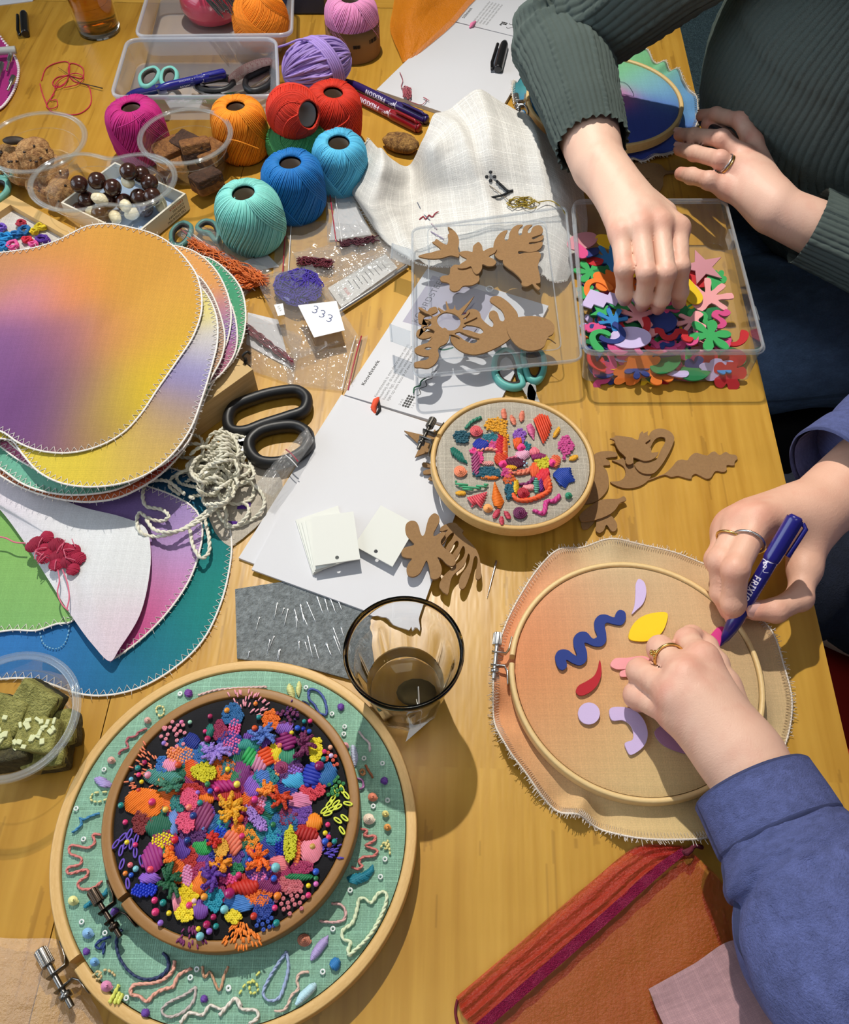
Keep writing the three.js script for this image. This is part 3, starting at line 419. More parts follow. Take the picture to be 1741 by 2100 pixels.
{ const t = yarn('yarn_ball', 'pink cotton ball with a brown paper band round its base', P(722, 50, .035), .0345, .034, '#e795c4', { hole: .36 });
  const c = P(722, 50, .035), b = new B(); b.grid((u, v) => V(c.x + Math.cos(u * TAU) * (.036 + (v > .5 ? -.0005 : 0)), TY + .001 + .04 * (v > .5 ? 2 - 2 * v : 2 * v), c.z + Math.sin(u * TAU) * (.036 + (v > .5 ? -.0005 : 0))), 48, 4, true);
  const lab = mesh('paper_band', b, std('#9c7347', .9, { map: rep(kraftC, 1, 1) }), t, 'brown kraft paper band with dark print');
  const bar = new B(); for (let k = 0; k < 26; k++) { const a = (k < 9 ? 1.25 + k * .03 : k < 18 ? 1.6 + (k - 9) * .025 : .5 + (k - 18) * .05), y = k < 9 ? .022 : k < 18 ? .012 : .024, l = k < 9 ? .004 : .005; const q = V(c.x + Math.cos(a) * .0364, TY + y, c.z + Math.sin(a) * .0364); bar.tube([q, V(q.x, q.y + l, q.z)], .0003 + .0002 * (k % 3), 4); }
  mesh('print', bar, plain('#2c2016', .9), lab); }
// lavender skein
{ const c = P(650, 135, .032), t = thing('yarn_skein', 'soft lavender wool skein with a diagonal wrap', 'yarn', V(c.x, TY, c.z)), b = new B(), K = C('#a78bd0');
  const M = new THREE.Matrix4().makeRotationFromEuler(new THREE.Euler(0, .42, .1)).setPosition(c);
  const body = new B().ball(V(0, 0, 0), .043, .029, .031, 24, 16).xf(M); mesh('skein_body', body, thr('#9a7fc4'), t);
  for (let k = 0; k < 62; k++) { const ro = k / 62 * Math.PI, pts = [], q = rr(.94, 1.04), tl = rr(-.25, .25); b.col = K.clone().multiplyScalar(rr(.82, 1.1)); for (let j = 0; j < 30; j++) { const an = j / 30 * TAU, x = Math.cos(an) * .043 * q, s = Math.sin(an) * q, bul = 1 + .06 * Math.sin(an * 3 + k); pts.push(V(x, Math.cos(ro + tl * Math.cos(an)) * s * .0305 * bul, Math.sin(ro + tl * Math.cos(an)) * s * .0325 * bul)); } b.tube(pts, .0016, 5, true); }
  for (let k = 0; k < 6; k++) { const pts = []; b.col = K.clone().multiplyScalar(rr(.9, 1.12)); for (let j = 0; j < 28; j++) { const an = j / 28 * TAU; pts.push(V((k - 2.5) * .0026 + Math.sin(an) * .013 + .004, Math.cos(an) * .0322, Math.sin(an) * .0335)); } b.tube(pts, .0016, 6, true); }
  b.tube(curve3([V(.0, .033, .0), V(-.012, .035, -.006), V(-.03, .03, -.014), V(-.042, .026, -.022)], 16), .0014, 5);
  b.xf(M); mesh('windings', b, mc['yv'], t); }
// ---------- clear boxes ----------
function roundQuad(c, r, n = 6) {       // corners (Vector3, in order) -> rounded outline
  const out = []; for (let k = 0; k < 4; k++) { const a = c[(k + 3) % 4], b = c[k], d = c[(k + 1) % 4], u = a.clone().sub(b).normalize().multiplyScalar(r), w = d.clone().sub(b).normalize().multiplyScalar(r); for (let j = 0; j <= n; j++) { const t = j / n, p0 = b.clone().add(u), p2 = b.clone().add(w); out.push(p0.multiplyScalar((1 - t) ** 2).add(b.clone().multiplyScalar(2 * t * (1 - t))).add(p2.multiplyScalar(t * t))); } } return out;
}
function tray(name, label, top, bot, r, m, o = {}) {
  const A = roundQuad(bot, r), Z = roundQuad(top, r), N = A.length, ctr = bot.reduce((s, q) => s.add(q), V(0, 0, 0)).multiplyScalar(.25), b = new B(), T = o.t || .001;
  const mid = A.map((q, k) => q.clone().lerp(Z[k], .04)), inn = A.map(q => ctr.clone().lerp(q, .985).setY(q.y));
  const rows = [[ctr], inn, mid, A.map((q, k) => q.clone().lerp(Z[k], .5)), Z];
  b.grid((u, v) => { const k = Math.round(u * N) % N, j = Math.round(v * 4); return j === 0 ? ctr.clone() : rows[j][k].clone(); }, N, 4, true);
  const t = thing(name, label, o.cat || 'box', ctr); mesh('body', b, m, t);
  const rim = new B(); rim.tube(Z, o.rim || .0014, 8, true, o.rf || 1.3); mesh('rim', rim, o.rimM || m, t);
  return t;
}
const thick = phy('#eef1f4', .06, { transmission: .85, thickness: 0, ior: 1.45 });
{ // foam shape box
  const bx = tray('plastic_box', 'clear plastic box filled with colourful cut foam shapes', quadPx([1176, 412, 1487, 410, 1568, 720, 1200, 722], .0485), quadPx([1196, 500, 1482, 500, 1538, 784, 1192, 784], .0012), .011, clear, { rim: .0016, rimM: thick });
  const fl = new B(); fl.tube(roundQuad(quadPx([1172, 418, 1490, 416, 1572, 726, 1197, 728], .045), .012), .0009, 6, true); mesh('rim_flange', fl, thick, bx);
  for (const [x, y] of [[1497, 488], [1545, 648]]) { const c = new B(); const q = P(x, y, .04); c.box(V(q.x - .001, q.y - .008, q.z - .009), V(q.x + .003, q.y + .004, q.z + .009)); mesh('clip_lug', c, thick, bx); }
  for (const [x, y] of [[1178, 470], [1184, 600], [1192, 700]]) { const q = P(x, y, .04); mesh('hinge', new B().tube([V(q.x, q.y, q.z - .006), V(q.x, q.y, q.z + .006)], .0018, 8), thick, bx); }
  const lid = tray('box_lid', 'clear plastic lid laid open with brown card shapes on it', quadPx([845, 470, 1160, 424, 1193, 738, 848, 772], .0385), quadPx([850, 478, 1157, 432, 1188, 744, 851, 778], .0295), .009, clear, { rim: .0013, cat: 'lid', rimM: thick });
  mesh('panel_ridge', new B().tube(roundQuad(quadPx([877, 466, 1118, 452, 1152, 716, 882, 738], .0305), .009), .0007, 6, true), thick, lid);
  for (const f of [[805, 500, 843, 512, 842, 545, 802, 530], [800, 665, 842, 680, 842, 715, 803, 700]]) { const b = sheetB(quadPx(f, .034), .0335, .0345); mesh('clip', b, thick, lid); const c = new B(); const q = quadPx(f, .034); c.tube([q[0], q[3]], .0012, 6); mesh('clip_lip', c, thick, lid); }
  mesh('moulding_mark', new B().tube(new Array(18).fill(0).map((_, k) => { const q = P(1004, 592, .031); return V(q.x + Math.cos(k / 18 * TAU) * .0035, q.y, q.z + Math.sin(k / 18 * TAU) * .0035); }), .0006, 5, true), thick, lid);
  // tool box
  tray('plastic_box', 'frosted clear box holding scissors, pens and a measuring tape', quadPx([262, 82, 566, 80, 571, 198, 228, 200], .058), quadPx([283, 128, 545, 128, 552, 246, 245, 248], .0012), .016, frosted, { rim: .0022, rimM: frosted });
  tray('plastic_box', 'frosted clear box holding a pink pot, needles and an orange ball', quadPx([318, -60, 602, -62, 598, 72, 278, 76], .058), quadPx([330, -8, 585, -10, 578, 112, 300, 116], .0012), .016, frosted, { rim: .0022, rimM: frosted });
  const tab = sheetB(quadPx([335, 200, 418, 200, 408, 220, 348, 220], .056), .0545, .0565, 6, (u, v) => -.004 * (u - .5) ** 2); mesh('tab', tab, thick, scene.getObjectByName('plastic_box_001'));
}
// ---------- food tubs ----------
const tubRim = phy('#f6f8f8', .05, { transmission: .92, thickness: 0, ior: 1.6 });
function tub(label, c, R, hT, r2, ang, sq = 0, o = {}) {   // c: middle of the rim; shell tapering to a base of radius r2
  const b = new B(), shape = (a, v) => 1 + sq * v * Math.cos(2 * (a - ang)) - (o.dent || 0) * v * Math.exp(-(((((a - (o.da || 0)) % TAU) + TAU + Math.PI) % TAU - Math.PI) ** 2) / .25) - (o.dent2 || 0) * v * Math.exp(-(((((a - (o.da2 || 0)) % TAU) + TAU + Math.PI) % TAU - Math.PI) ** 2) / .3);
  const bc = o.base || V(c.x, TY, c.z), y0 = bc.y + .0008, lv = [[0, 0], [.93, 0], [1, .05], [1, .5], [1, .9], [1, .985]];
  const at = (a, v, out = 0) => { const r = lerp(r2, R, v) * shape(a, v) + out, cx = lerp(bc.x, c.x, v), cz = lerp(bc.z, c.z, v); return V(cx + Math.cos(a) * r, lerp(y0, c.y, v), cz + Math.sin(a) * r); };
  b.grid((u, v) => { const a = u * TAU, k = Math.round(v * 5); if (k < 2) { const q = at(a, 0); return V(bc.x + (q.x - bc.x) * lv[k][0], y0, bc.z + (q.z - bc.z) * lv[k][0]); } return at(a, lv[k][1]); }, 72, 5, true);
  const t = thing('plastic_tub', label, 'tub', V(bc.x, bc.y, bc.z)); mesh('shell', b, tubPlastic, t);
  const rim = new B(), ring = d => new Array(72).fill(0).map((_, k) => at(k / 72 * TAU, 1, d)); rim.tube(ring(.0012), .0018, 8, true, .7); rim.tube(ring(.0045), .0014, 8, true); rim.grid((u, v) => at(u * TAU, 1, v * .0045), 72, 1, true);
  mesh('rim', rim, tubRim, t);
  mesh('ridge', new B().tube(new Array(72).fill(0).map((_, k) => at(k / 72 * TAU, .62, .0002)), .0006, 5, true), tubPlastic, t);
  return t;
}
tub('clear round tub with chocolate chip cookies', P(72, 290, .058), .0515, .058, .039, 0, 0, { base: P(88, 348, 0) });
tub('clear pinched tub with chocolate balls and cream nuts', P(211, 370, .062), .061, .062, .047, 0, .2, { base: P(229, 424, .0045), ang: .2, dent: .2, da: 1.25, dent2: .24, da2: -1.55 });
tub('clear round tub with chocolate brownies', P(380, 278, .06), .0475, .06, .036, 0, 0, { base: P(400, 345, 0) });
tub('clear round tub with green pistachio cake squares', P(24, 1467, .052), .042, .052, .036, 0, 0, { base: P(52, 1508, 0) });
const crumb = (c, hi, lo) => { const t = dataTex(128, 128, (u, v) => { const n = fbm(u * 12, v * 12), k = hash2(u * 128, v * 128); return [0, 1, 2].map(j => lerp(lo[j], hi[j], clamp(n * 1.5 - .25 + (k - .5) * .3))); }); return std(c, .85, { map: rep(t, 22, 22), bumpMap: rep(paperH, 30, 30), bumpScale: .0015 }); };
const cake = (c, sx, sy, sz, ry, rx, rz, fn) => { const M = new THREE.Matrix4().makeRotationFromEuler(new THREE.Euler(rx, ry, rz)).setPosition(c), b = new B(); b.ball(V(0, 0, 0), 1, 1, 1, 40, 26, q => { const m = (Math.abs(q.x) ** 12 + Math.abs(q.y) ** 12 + Math.abs(q.z) ** 12) ** (-1 / 12); return m * (1 + .05 * (noise2(q.x * 6 + c.x * 90, q.z * 6 + q.y * 5) - .5)); }); for (let k = 0; k < b.n; k++) { b.p[k * 3] *= sx; b.p[k * 3 + 1] *= sy; b.p[k * 3 + 2] *= sz; b.uv[k * 2] = b.p[k * 3] + b.p[k * 3 + 1]; b.uv[k * 2 + 1] = b.p[k * 3 + 2] + .7 * b.p[k * 3 + 1]; } return b.xf(M); };
{ // cookies
  const cm = crumb('#ffffff', [.82, .64, .42], [.52, .35, .2]), chip = plain('#2e1b10', .5);
  for (const [x, y, h, r] of [[72, 318, .045, .02], [45, 345, .026, .019], [105, 352, .024, .02], [85, 385, .014, .0165], [128, 398, .016, .0175], [20, 330, .02, .018]]) {
    const c = P(x, y, h), b = new B(); b.ball(V(0, 0, 0), r, r * .7, r, 34, 24, q => 1 + .3 * (fbm(q.x * 3 + x, q.z * 3 + q.y * 2.2) - .5)); b.xf(new THREE.Matrix4().makeRotationFromEuler(new THREE.Euler(.5, x, .2)).setPosition(c));
    const t = thing('cookie', h > .04 ? 'rough chocolate chip cookie lying on top of the heap in the round tub' : 'rough chocolate chip cookie underneath the top one in the round tub', 'cookie', V(c.x, c.y - r * .7, c.z), h > .04 ? undefined : 'cookies in the tub'); mesh('crumb', b, cm, t);
    for (let k = 0; k < 9; k++) { const a = rr(0, TAU), e = rr(.1, 1.3); const q = V(Math.cos(a) * Math.cos(e), Math.sin(e), Math.sin(a) * Math.cos(e)); mesh('chocolate_chip', new B().ball(V(c.x + q.x * r * .92, c.y + q.y * r * .74, c.z + q.z * r * .92), rr(.0012, .0022), .0012, .0016, 6, 5), chip, t); } }
  solo('chocolate_shard', 'thin dark chocolate shard lying in the cookie tub', 'chocolate', new B().ball(P(28, 288, .044), .013, .004, .006, 12, 8), plain('#33261c', .6));
  // brownies
  const bt = crumb('#ffffff', [.62, .42, .22], [.4, .24, .11]), bd = crumb('#ffffff', [.36, .24, .17], [.22, .14, .1]);
  for (const [x, y, h, ry, rx, d] of [[348, 312, .026, .5, .2, 1], [385, 300, .03, -.6, .15, 0], [402, 306, .034, .35, -.3, 1], [432, 318, .027, .9, .1, 1], [424, 372, .018, .75, -.2, 0], [355, 345, .016, .2, .1, 1]]) {
    const c = P(x, y, h), t = thing('brownie', d ? 'brownie chunk with dark sides and paler top in the clear tub' : 'brownie chunk with pale sides and dark crust in the clear tub', 'brownie', V(c.x, c.y - .01, c.z), d ? 'dark sided brownies in the tub' : 'pale sided brownies in the tub');
    mesh('crumb', cake(c, .0165, .0095, .0125, ry, rx, .08), d ? bd : bt, t); const M = new THREE.Vector3(0, .0042, 0).applyEuler(new THREE.Euler(rx, ry, .08)).add(c); mesh('crust', cake(M, .0166, .0058, .0126, ry, rx, .08), d ? bt : bd, t); }
  // chocolate balls and cream nuts
  const cb = phy('#3a1f17', .22, { clearcoat: .5, clearcoatRoughness: .15 }), cn = phy('#e6dbb9', .4, { bumpMap: rep(paperH, 8, 8), bumpScale: .001 });
  for (const [x, y, h] of [[163, 378, .036], [199, 371, .04], [264, 352, .053], [231, 385, .034], [289, 358, .042], [306, 375, .037], [285, 405, .026], [255, 415, .02], [296, 428, .017], [222, 412, .02], [178, 410, .018], [165, 432, .01], [205, 438, .0145], [312, 402, .028]])
    solo('chocolate_ball', 'glossy dark chocolate ball in the pinched tub', 'chocolate', new B().ball(P(x, y, h), .0098, .0094, .0098, 20, 14), cb, 'chocolate balls in the tub');
  for (const [x, y, h] of [[194, 436, .014], [258, 422, .024], [272, 438, .017], [318, 408, .024], [262, 373, .04], [205, 408, .027], [330, 420, .012], [236, 445, .012]]) { const b = new B(); b.ball(V(0, 0, 0), .0098, .0062, .0066, 18, 12, q => 1 + .22 * (fbm(q.x * 2 + x, q.z * 2 + q.y) - .5)); b.xf(new THREE.Matrix4().makeRotationFromEuler(new THREE.Euler(.3, x * 1.7, .3)).setPosition(P(x, y, h))); solo('cream_nut', 'cream coated nut in the pinched tub', 'nut', b, cn, 'cream nuts in the tub'); }
  // pistachio cakes
  const gt = crumb('#ffffff', [.68, .66, .38], [.47, .46, .22]), gd = crumb('#ffffff', [.36, .33, .19], [.21, .19, .11]), nut = plain('#d6d9a8', .6);
  for (const [x, y, h, ry, rx, k] of [[80, 1440, .03, -.5, .45, 0], [20, 1465, .027, -.3, .3, 0], [85, 1510, .026, -.12, .1, 1], [25, 1540, .02, .2, -.2, 2], [118, 1500, .016, .2, .1, 0], [-5, 1505, .024, .1, .2, 1], [100, 1545, .012, .1, 0, 0], [30, 1500, .01, 0, 0, 0]]) {
    const c = P(x, y, h), t = thing('cake_square', k === 1 ? 'pistachio cake square with thick chopped white topping in the round tub' : k ? 'dark pistachio cake square with a few nut pieces in the round tub' : 'dark green pistachio cake square with plain crust in the round tub', 'cake', V(c.x, c.y - .009, c.z), k === 1 ? 'topped pistachio cakes' : k ? undefined : 'pistachio cakes');
    mesh('crumb', cake(c, .0155, .0092, .0125, ry, rx, .1), k === 1 ? gt : gd, t);
    if (k) for (let j = 0; j < (k === 1 ? 22 : 7); j++) { const q = V(rr(-.013, .013), .0095, rr(-.01, .01)).applyEuler(new THREE.Euler(rx, ry, .1)).add(c); mesh('nut_piece', cake(q, rr(.0015, .0026), .0012, rr(.001, .0019), rr(0, 3), 0, 0), nut, t); }
    else mesh('crust', cake(V(0, .005, 0).applyEuler(new THREE.Euler(rx, ry, .1)).add(c), .0157, .005, .0127, ry, rx, .1), gt, t); }
}
// ---------- brown card shapes ----------
const zc = (ox, oy, s) => f => f.map((v, k) => (k % 2 ? oy : ox) + v / s);
function cut(name, label, cat, f, o = {}) {
  const b = new B(), h = o.h ?? .0005, t = o.t ?? .0016, pts = flatPts(f, h + t, o.n ?? 5), hs = (o.holes || []).map(q => flatPts(q, h + t, o.n ?? 5));
  b.prism(pts, TY + h, TY + h + t, hs, o.lift);
  const s = solo(name, label, cat, b, o.m || kraft, o.group);
  return s;
}
const flower = (x, y, n, r0, r1, a0 = 0, sy = 1, w = .55) => { const f = []; for (let k = 0; k < n * 6; k++) { const a = a0 + k / (n * 6) * TAU, m = Math.abs(Math.cos((k / 6) * Math.PI)); const r = lerp(r0, r1, m ** w); f.push(x + Math.cos(a) * r, y + Math.sin(a) * r * sy); } return f; };
{
  const A = zc(830, 440, 4.7054), hl = .0312, D = zc(1180, 860, 4.836), E = zc(800, 1030, 7.914), cs = 'card shape';
  cut('card_swallow', 'brown card swallow with pointed wings lying in the clear lid', cs, A([132, 400, 205, 375, 260, 365, 310, 348, 350, 340, 330, 315, 265, 265, 285, 260, 305, 235, 350, 265, 405, 290, 420, 245, 415, 190, 430, 185, 415, 118, 470, 150, 510, 200, 525, 260, 515, 330, 530, 385, 520, 408, 480, 400, 440, 395, 360, 418, 280, 426, 200, 420]), { h: hl, n: 3 });
  cut('card_flower', 'brown card six petal flower lying in the clear lid', cs, A([712, 265, 745, 300, 757, 350, 800, 330, 850, 318, 888, 325, 870, 365, 810, 405, 850, 425, 882, 455, 860, 490, 800, 495, 750, 480, 745, 520, 720, 560, 695, 575, 660, 545, 640, 500, 600, 512, 545, 520, 510, 508, 540, 475, 600, 430, 550, 400, 523, 370, 560, 352, 610, 350, 652, 360, 660, 305, 685, 280]), { h: hl + .0017, n: 4 });
  cut('card_leaf', 'brown card monstera leaf with slits beside the card pear', cs, A([855, 330, 865, 260, 900, 200, 940, 165, 993, 150, 975, 190, 962, 235, 978, 252, 1000, 235, 1010, 180, 1050, 120, 1100, 98, 1140, 100, 1110, 130, 1095, 170, 1105, 200, 1125, 195, 1140, 140, 1170, 105, 1232, 100, 1200, 130, 1185, 165, 1195, 180, 1215, 170, 1230, 130, 1270, 105, 1315, 110, 1335, 150, 1320, 185, 1270, 205, 1225, 225, 1240, 240, 1290, 215, 1340, 200, 1330, 240, 1280, 260, 1200, 270, 1200, 285, 1270, 275, 1330, 265, 1320, 310, 1270, 350, 1200, 362, 1130, 350, 1095, 355, 1095, 375, 1120, 385, 1100, 405, 1000, 405, 940, 440, 880, 410]), { h: hl, n: 3 });
  cut('card_pear', 'brown card pear with a bent stalk in the clear lid', cs, A([950, 430, 1000, 400, 1080, 390, 1150, 370, 1230, 365, 1290, 360, 1315, 390, 1300, 440, 1285, 500, 1305, 600, 1305, 655, 1265, 668, 1305, 710, 1295, 725, 1260, 705, 1230, 670, 1190, 690, 1150, 690, 1125, 670, 1130, 640, 1060, 560, 990, 510, 950, 470]), { h: hl + .0018, n: 4 });
  cut('card_star', 'brown card rounded five point star below the card flower', cs, A([440, 520, 480, 485, 540, 490, 600, 500, 640, 500, 660, 550, 715, 590, 715, 640, 650, 680, 560, 690, 520, 730, 470, 740, 435, 715, 430, 665, 350, 640, 342, 610, 370, 590, 430, 580]), { h: hl - .0001, n: 4 });
  cut('card_sun', 'brown card sun ring with thin rays in the clear lid', cs, A([135, 890, 220, 935, 280, 985, 330, 960, 350, 945, 320, 905, 325, 895, 380, 930, 405, 915, 395, 840, 405, 838, 430, 910, 470, 910, 485, 870, 490, 910, 520, 925, 670, 785, 560, 945, 545, 970, 590, 960, 630, 935, 590, 985, 560, 1005, 600, 1010, 700, 988, 600, 1035, 570, 1050, 590, 1075, 560, 1085, 565, 1110, 620, 1140, 720, 1195, 600, 1160, 530, 1130, 480, 1150, 530, 1190, 480, 1165, 420, 1160, 360, 1200, 335, 1210, 350, 1160, 310, 1150, 180, 1285, 290, 1130, 260, 1105, 195, 1090, 255, 1070, 250, 1030, 190, 1010, 255, 1005, 265, 980, 200, 950, 135, 905]), { h: hl + .0034, n: 2, holes: [A([310, 1020, 330, 975, 380, 945, 430, 945, 490, 965, 535, 1010, 535, 1060, 500, 1105, 440, 1120, 370, 1100, 330, 1070])] });
  cut('card_monstera', 'large brown card monstera leaf with rounded lobes under the card sun', cs, A([820, 830, 840, 795, 900, 785, 980, 830, 1050, 900, 1090, 960, 1090, 1060, 1040, 1170, 960, 1240, 870, 1290, 760, 1335, 660, 1350, 560, 1325, 480, 1270, 440, 1200, 460, 1150, 520, 1170, 580, 1215, 640, 1240, 690, 1232, 700, 1205, 620, 1175, 530, 1130, 580, 1110, 660, 1130, 730, 1150, 760, 1130, 735, 1095, 650, 1070, 570, 1060, 590, 1000, 600, 930, 660, 910, 720, 940, 740, 1000, 800, 1060, 845, 1085, 855, 1040, 815, 990, 820, 940, 860, 925, 895, 950, 920, 1020, 950, 1030, 965, 1000, 940, 930, 880, 880]), { h: hl + .0017, n: 3 });
  cut('card_oval', 'plain brown card oval leaf with a notched edge in the lid', cs, A([985, 1100, 1010, 1040, 1080, 995, 1180, 980, 1300, 985, 1400, 1020, 1445, 1080, 1430, 1150, 1385, 1180, 1460, 1240, 1380, 1195, 1345, 1270, 1280, 1305, 1180, 1310, 1090, 1270, 1020, 1190]), { h: hl + .0034, n: 4 });
  cut('card_squiggle', 'brown card wavy seaweed strip at the corner of the lid', cs, A([90, 1430, 160, 1410, 220, 1395, 235, 1370, 180, 1365, 100, 1330, 100, 1290, 150, 1260, 230, 1230, 270, 1190, 290, 1150, 360, 1110, 380, 1090, 410, 1110, 430, 1180, 400, 1240, 330, 1280, 320, 1310, 330, 1360, 300, 1430, 230, 1480, 150, 1475, 95, 1470]), { h: hl + .0052, n: 3, holes: [A([190, 1290, 230, 1275, 260, 1285, 220, 1310])] });
  cut('card_coral', 'brown card coral with looping arms at the lid corner', cs, A([130, 960, 150, 930, 215, 935, 240, 905, 300, 890, 320, 930, 260, 965, 190, 985, 180, 1010, 250, 1020, 250, 1050, 170, 1090, 190, 1130, 270, 1110, 300, 1140, 230, 1190, 150, 1195, 110, 1160, 130, 1110, 230, 1080, 140, 1050, 130, 1010]), { h: hl - .0002, n: 3 });
  // on the table
  cut('card_whale', 'brown card whale tail shape half under the small linen hoop', cs, D([180, 355, 230, 325, 290, 315, 370, 318, 412, 335, 412, 365, 350, 375, 300, 385, 340, 420, 340, 450, 275, 460, 310, 510, 330, 600, 320, 690, 270, 760, 200, 815, 120, 835, 60, 830, 100, 600]), { h: .001, n: 4 });
  cut('card_flower_bud', 'brown card tulip bud with leaves overlapping the card whale', cs, D([40, 965, 60, 930, 160, 850, 250, 800, 340, 788, 430, 785, 480, 762, 505, 798, 440, 830, 400, 890, 340, 940, 220, 990, 100, 1012, 55, 1005]), { h: .0045, n: 4 });
  cut('card_petals', 'brown card three lobed petals under the tulip bud', cs, D([65, 1010, 150, 1005, 190, 1008, 150, 1060, 110, 1088, 70, 1080]).concat([]), { h: .0012, n: 4 });
  cut('card_sprout', 'brown card two lobed sprout under the tulip bud', cs, D([220, 985, 340, 950, 400, 1010, 415, 1060, 395, 1105, 360, 1108, 308, 1045, 280, 1100, 240, 1125, 205, 1105, 205, 1050]), { h: .0022, n: 4 });
  cut('card_moon', 'brown card crescent moon under the card swan', cs, D([362, 405, 430, 400, 490, 375, 560, 400, 590, 460, 680, 530, 752, 545, 720, 605, 640, 660, 540, 682, 440, 670, 345, 620, 430, 612, 480, 580, 498, 530, 480, 470, 420, 430]), { h: .0006, n: 4 });
  cut('card_swan_neck', 'brown card curved swan neck loop on the card moon', cs, D([590, 440, 600, 480, 650, 525, 720, 542, 780, 530, 840, 470, 900, 380, 960, 260, 980, 180, 950, 130, 890, 98, 820, 92, 760, 115, 730, 160, 720, 215, 700, 280, 735, 285, 770, 225, 800, 190, 850, 172, 890, 185, 890, 225, 850, 300, 800, 400, 740, 420, 660, 410]), { h: .0026, n: 4 });
  cut('card_bird', 'brown card bird with raised wing lying on the swan neck', cs, D([342, 190, 385, 178, 400, 162, 470, 168, 560, 180, 620, 205, 640, 140, 668, 118, 675, 140, 720, 115, 715, 150, 745, 195, 690, 235, 750, 285, 755, 330, 825, 322, 800, 370, 740, 405, 680, 412, 620, 390, 572, 378, 575, 430, 520, 448, 495, 410, 500, 375, 440, 320, 400, 250, 385, 205]), { h: .0046, n: 2 });
  cut('card_oak_leaf', 'brown card oak leaf with a thin stalk', cs, D([715, 600, 880, 540, 960, 470, 1010, 410, 1060, 398, 1110, 405, 1140, 365, 1190, 332, 1250, 345, 1310, 358, 1350, 325, 1385, 320, 1430, 355, 1490, 322, 1530, 345, 1590, 355, 1608, 385, 1580, 420, 1575, 455, 1500, 455, 1500, 500, 1470, 522, 1390, 512, 1340, 580, 1300, 588, 1240, 560, 1190, 540, 1155, 560, 1150, 588, 1090, 580, 1020, 560, 950, 570, 885, 550, 720, 606]), { h: .0005, n: 3 });
  cut('card_splat', 'brown card six armed splat overlapping the white booklet', cs, E([245, 420, 270, 340, 340, 300, 420, 315, 465, 390, 490, 490, 525, 548, 560, 510, 590, 380, 640, 240, 720, 178, 790, 220, 800, 300, 750, 410, 705, 500, 710, 550, 850, 480, 900, 500, 820, 640, 860, 720, 960, 800, 1050, 900, 1062, 990, 1010, 1035, 930, 1010, 830, 915, 770, 890, 800, 960, 838, 1080, 810, 1200, 730, 1250, 660, 1220, 640, 1100, 610, 980, 590, 945, 540, 1040, 480, 1150, 390, 1205, 300, 1190, 265, 1090, 300, 990, 355, 915, 270, 900, 195, 870, 185, 800, 240, 735, 390, 685, 330, 610, 265, 530]), { h: .0125, t: .002, n: 4 });
  cut('card_drip_leaf', 'brown card dripping leaf with long fingers beside the card splat', cs, E([805, 460, 830, 400, 920, 350, 1000, 330, 1070, 340, 1110, 390, 1190, 460, 1170, 500, 1240, 590, 1340, 690, 1410, 790, 1450, 900, 1475, 1060, 1472, 1220, 1430, 1255, 1392, 1230, 1390, 1120, 1420, 980, 1415, 890, 1385, 870, 1355, 920, 1330, 1060, 1280, 1220, 1220, 1370, 1170, 1410, 1125, 1370, 1120, 1270, 1160, 1170, 1240, 1060, 1290, 930, 1290, 850, 1270, 830, 1245, 900, 1200, 1020, 1100, 1110, 1020, 1190, 980, 1280, 960, 1400, 930, 1500, 800, 1380, 810, 1300, 880, 1180, 980, 1090, 1080, 1000, 1170, 920, 1215, 820, 1205, 720, 1180, 710, 1120, 830, 1040, 940, 1000, 860, 1100, 720, 1110, 640, 1080, 620, 1030, 680, 960, 800, 900, 740, 1000, 600, 1040, 500, 1010, 490, 920, 580, 850, 680, 800, 650, 830, 560, 910, 480, 940, 440, 850, 470]), { h: .0085, t: .002, n: 2 });
  cut('card_starfish', 'brown card pointed star behind the screw of the small hoop', cs, [829, 883, 868, 892, 868, 878, 884, 890, 892, 880, 905, 905, 882, 925, 851, 937, 862, 913], { h: .008, n: 1 });
  cut('card_comb', 'brown card comb fingers half hidden behind the small hoop', cs, [900, 960, 868, 948, 866, 955, 885, 960, 868, 966, 869, 972, 888, 972, 878, 982, 900, 985], { h: .008, n: 3 });
  cut('card_tulip', 'brown card tulip lying beyond the foam shape box', cs, zc(1141, 0, 2.9017)([455, 975, 560, 968, 620, 980, 655, 1015, 720, 1010, 735, 1025, 650, 1035, 635, 1060, 635, 1100, 605, 1145, 570, 1120, 520, 1115, 510, 1085, 560, 1060, 460, 1060]), { h: .0006, n: 4, holes: [zc(1141, 0, 2.9017)([505, 1085, 545, 1050, 572, 998, 600, 1020, 628, 1022, 600, 1045, 570, 1060])] });
  cut('card_round', 'brown card disc peeping out behind the blue gradient hoop', cs, flower(1232, 106, 12, 14, 14.5, 0, .7), { h: .003, n: 1 });
  // foam pieces on the peach hoop
  const Q = zc(980, 1150, 2.288), hf = .0206;
  const fo = (label, f, c, o = {}) => { const s = cut('foam_shape', label, 'foam shape', f, { h: hf, t: .0014, m: foam(c), n: 4, ...o }); return s; };
  fo('navy blue foam wavy squiggle on the peach hoop', Q([362, 450, 380, 420, 420, 418, 450, 440, 465, 445, 450, 400, 450, 360, 475, 335, 510, 335, 540, 365, 560, 355, 548, 320, 548, 280, 570, 255, 600, 252, 640, 265, 648, 245, 665, 230, 690, 240, 693, 275, 675, 300, 640, 298, 605, 290, 595, 300, 602, 340, 600, 380, 580, 400, 545, 400, 510, 385, 500, 385, 512, 430, 508, 470, 480, 490, 445, 480, 415, 465, 418, 495, 400, 512, 380, 505]), '#263a83');
  fo('lavender foam curved petal on the peach hoop', Q([755, 85, 780, 100, 790, 150, 775, 200, 745, 230, 722, 250, 735, 210, 740, 150, 742, 105]), '#cdb9e2');
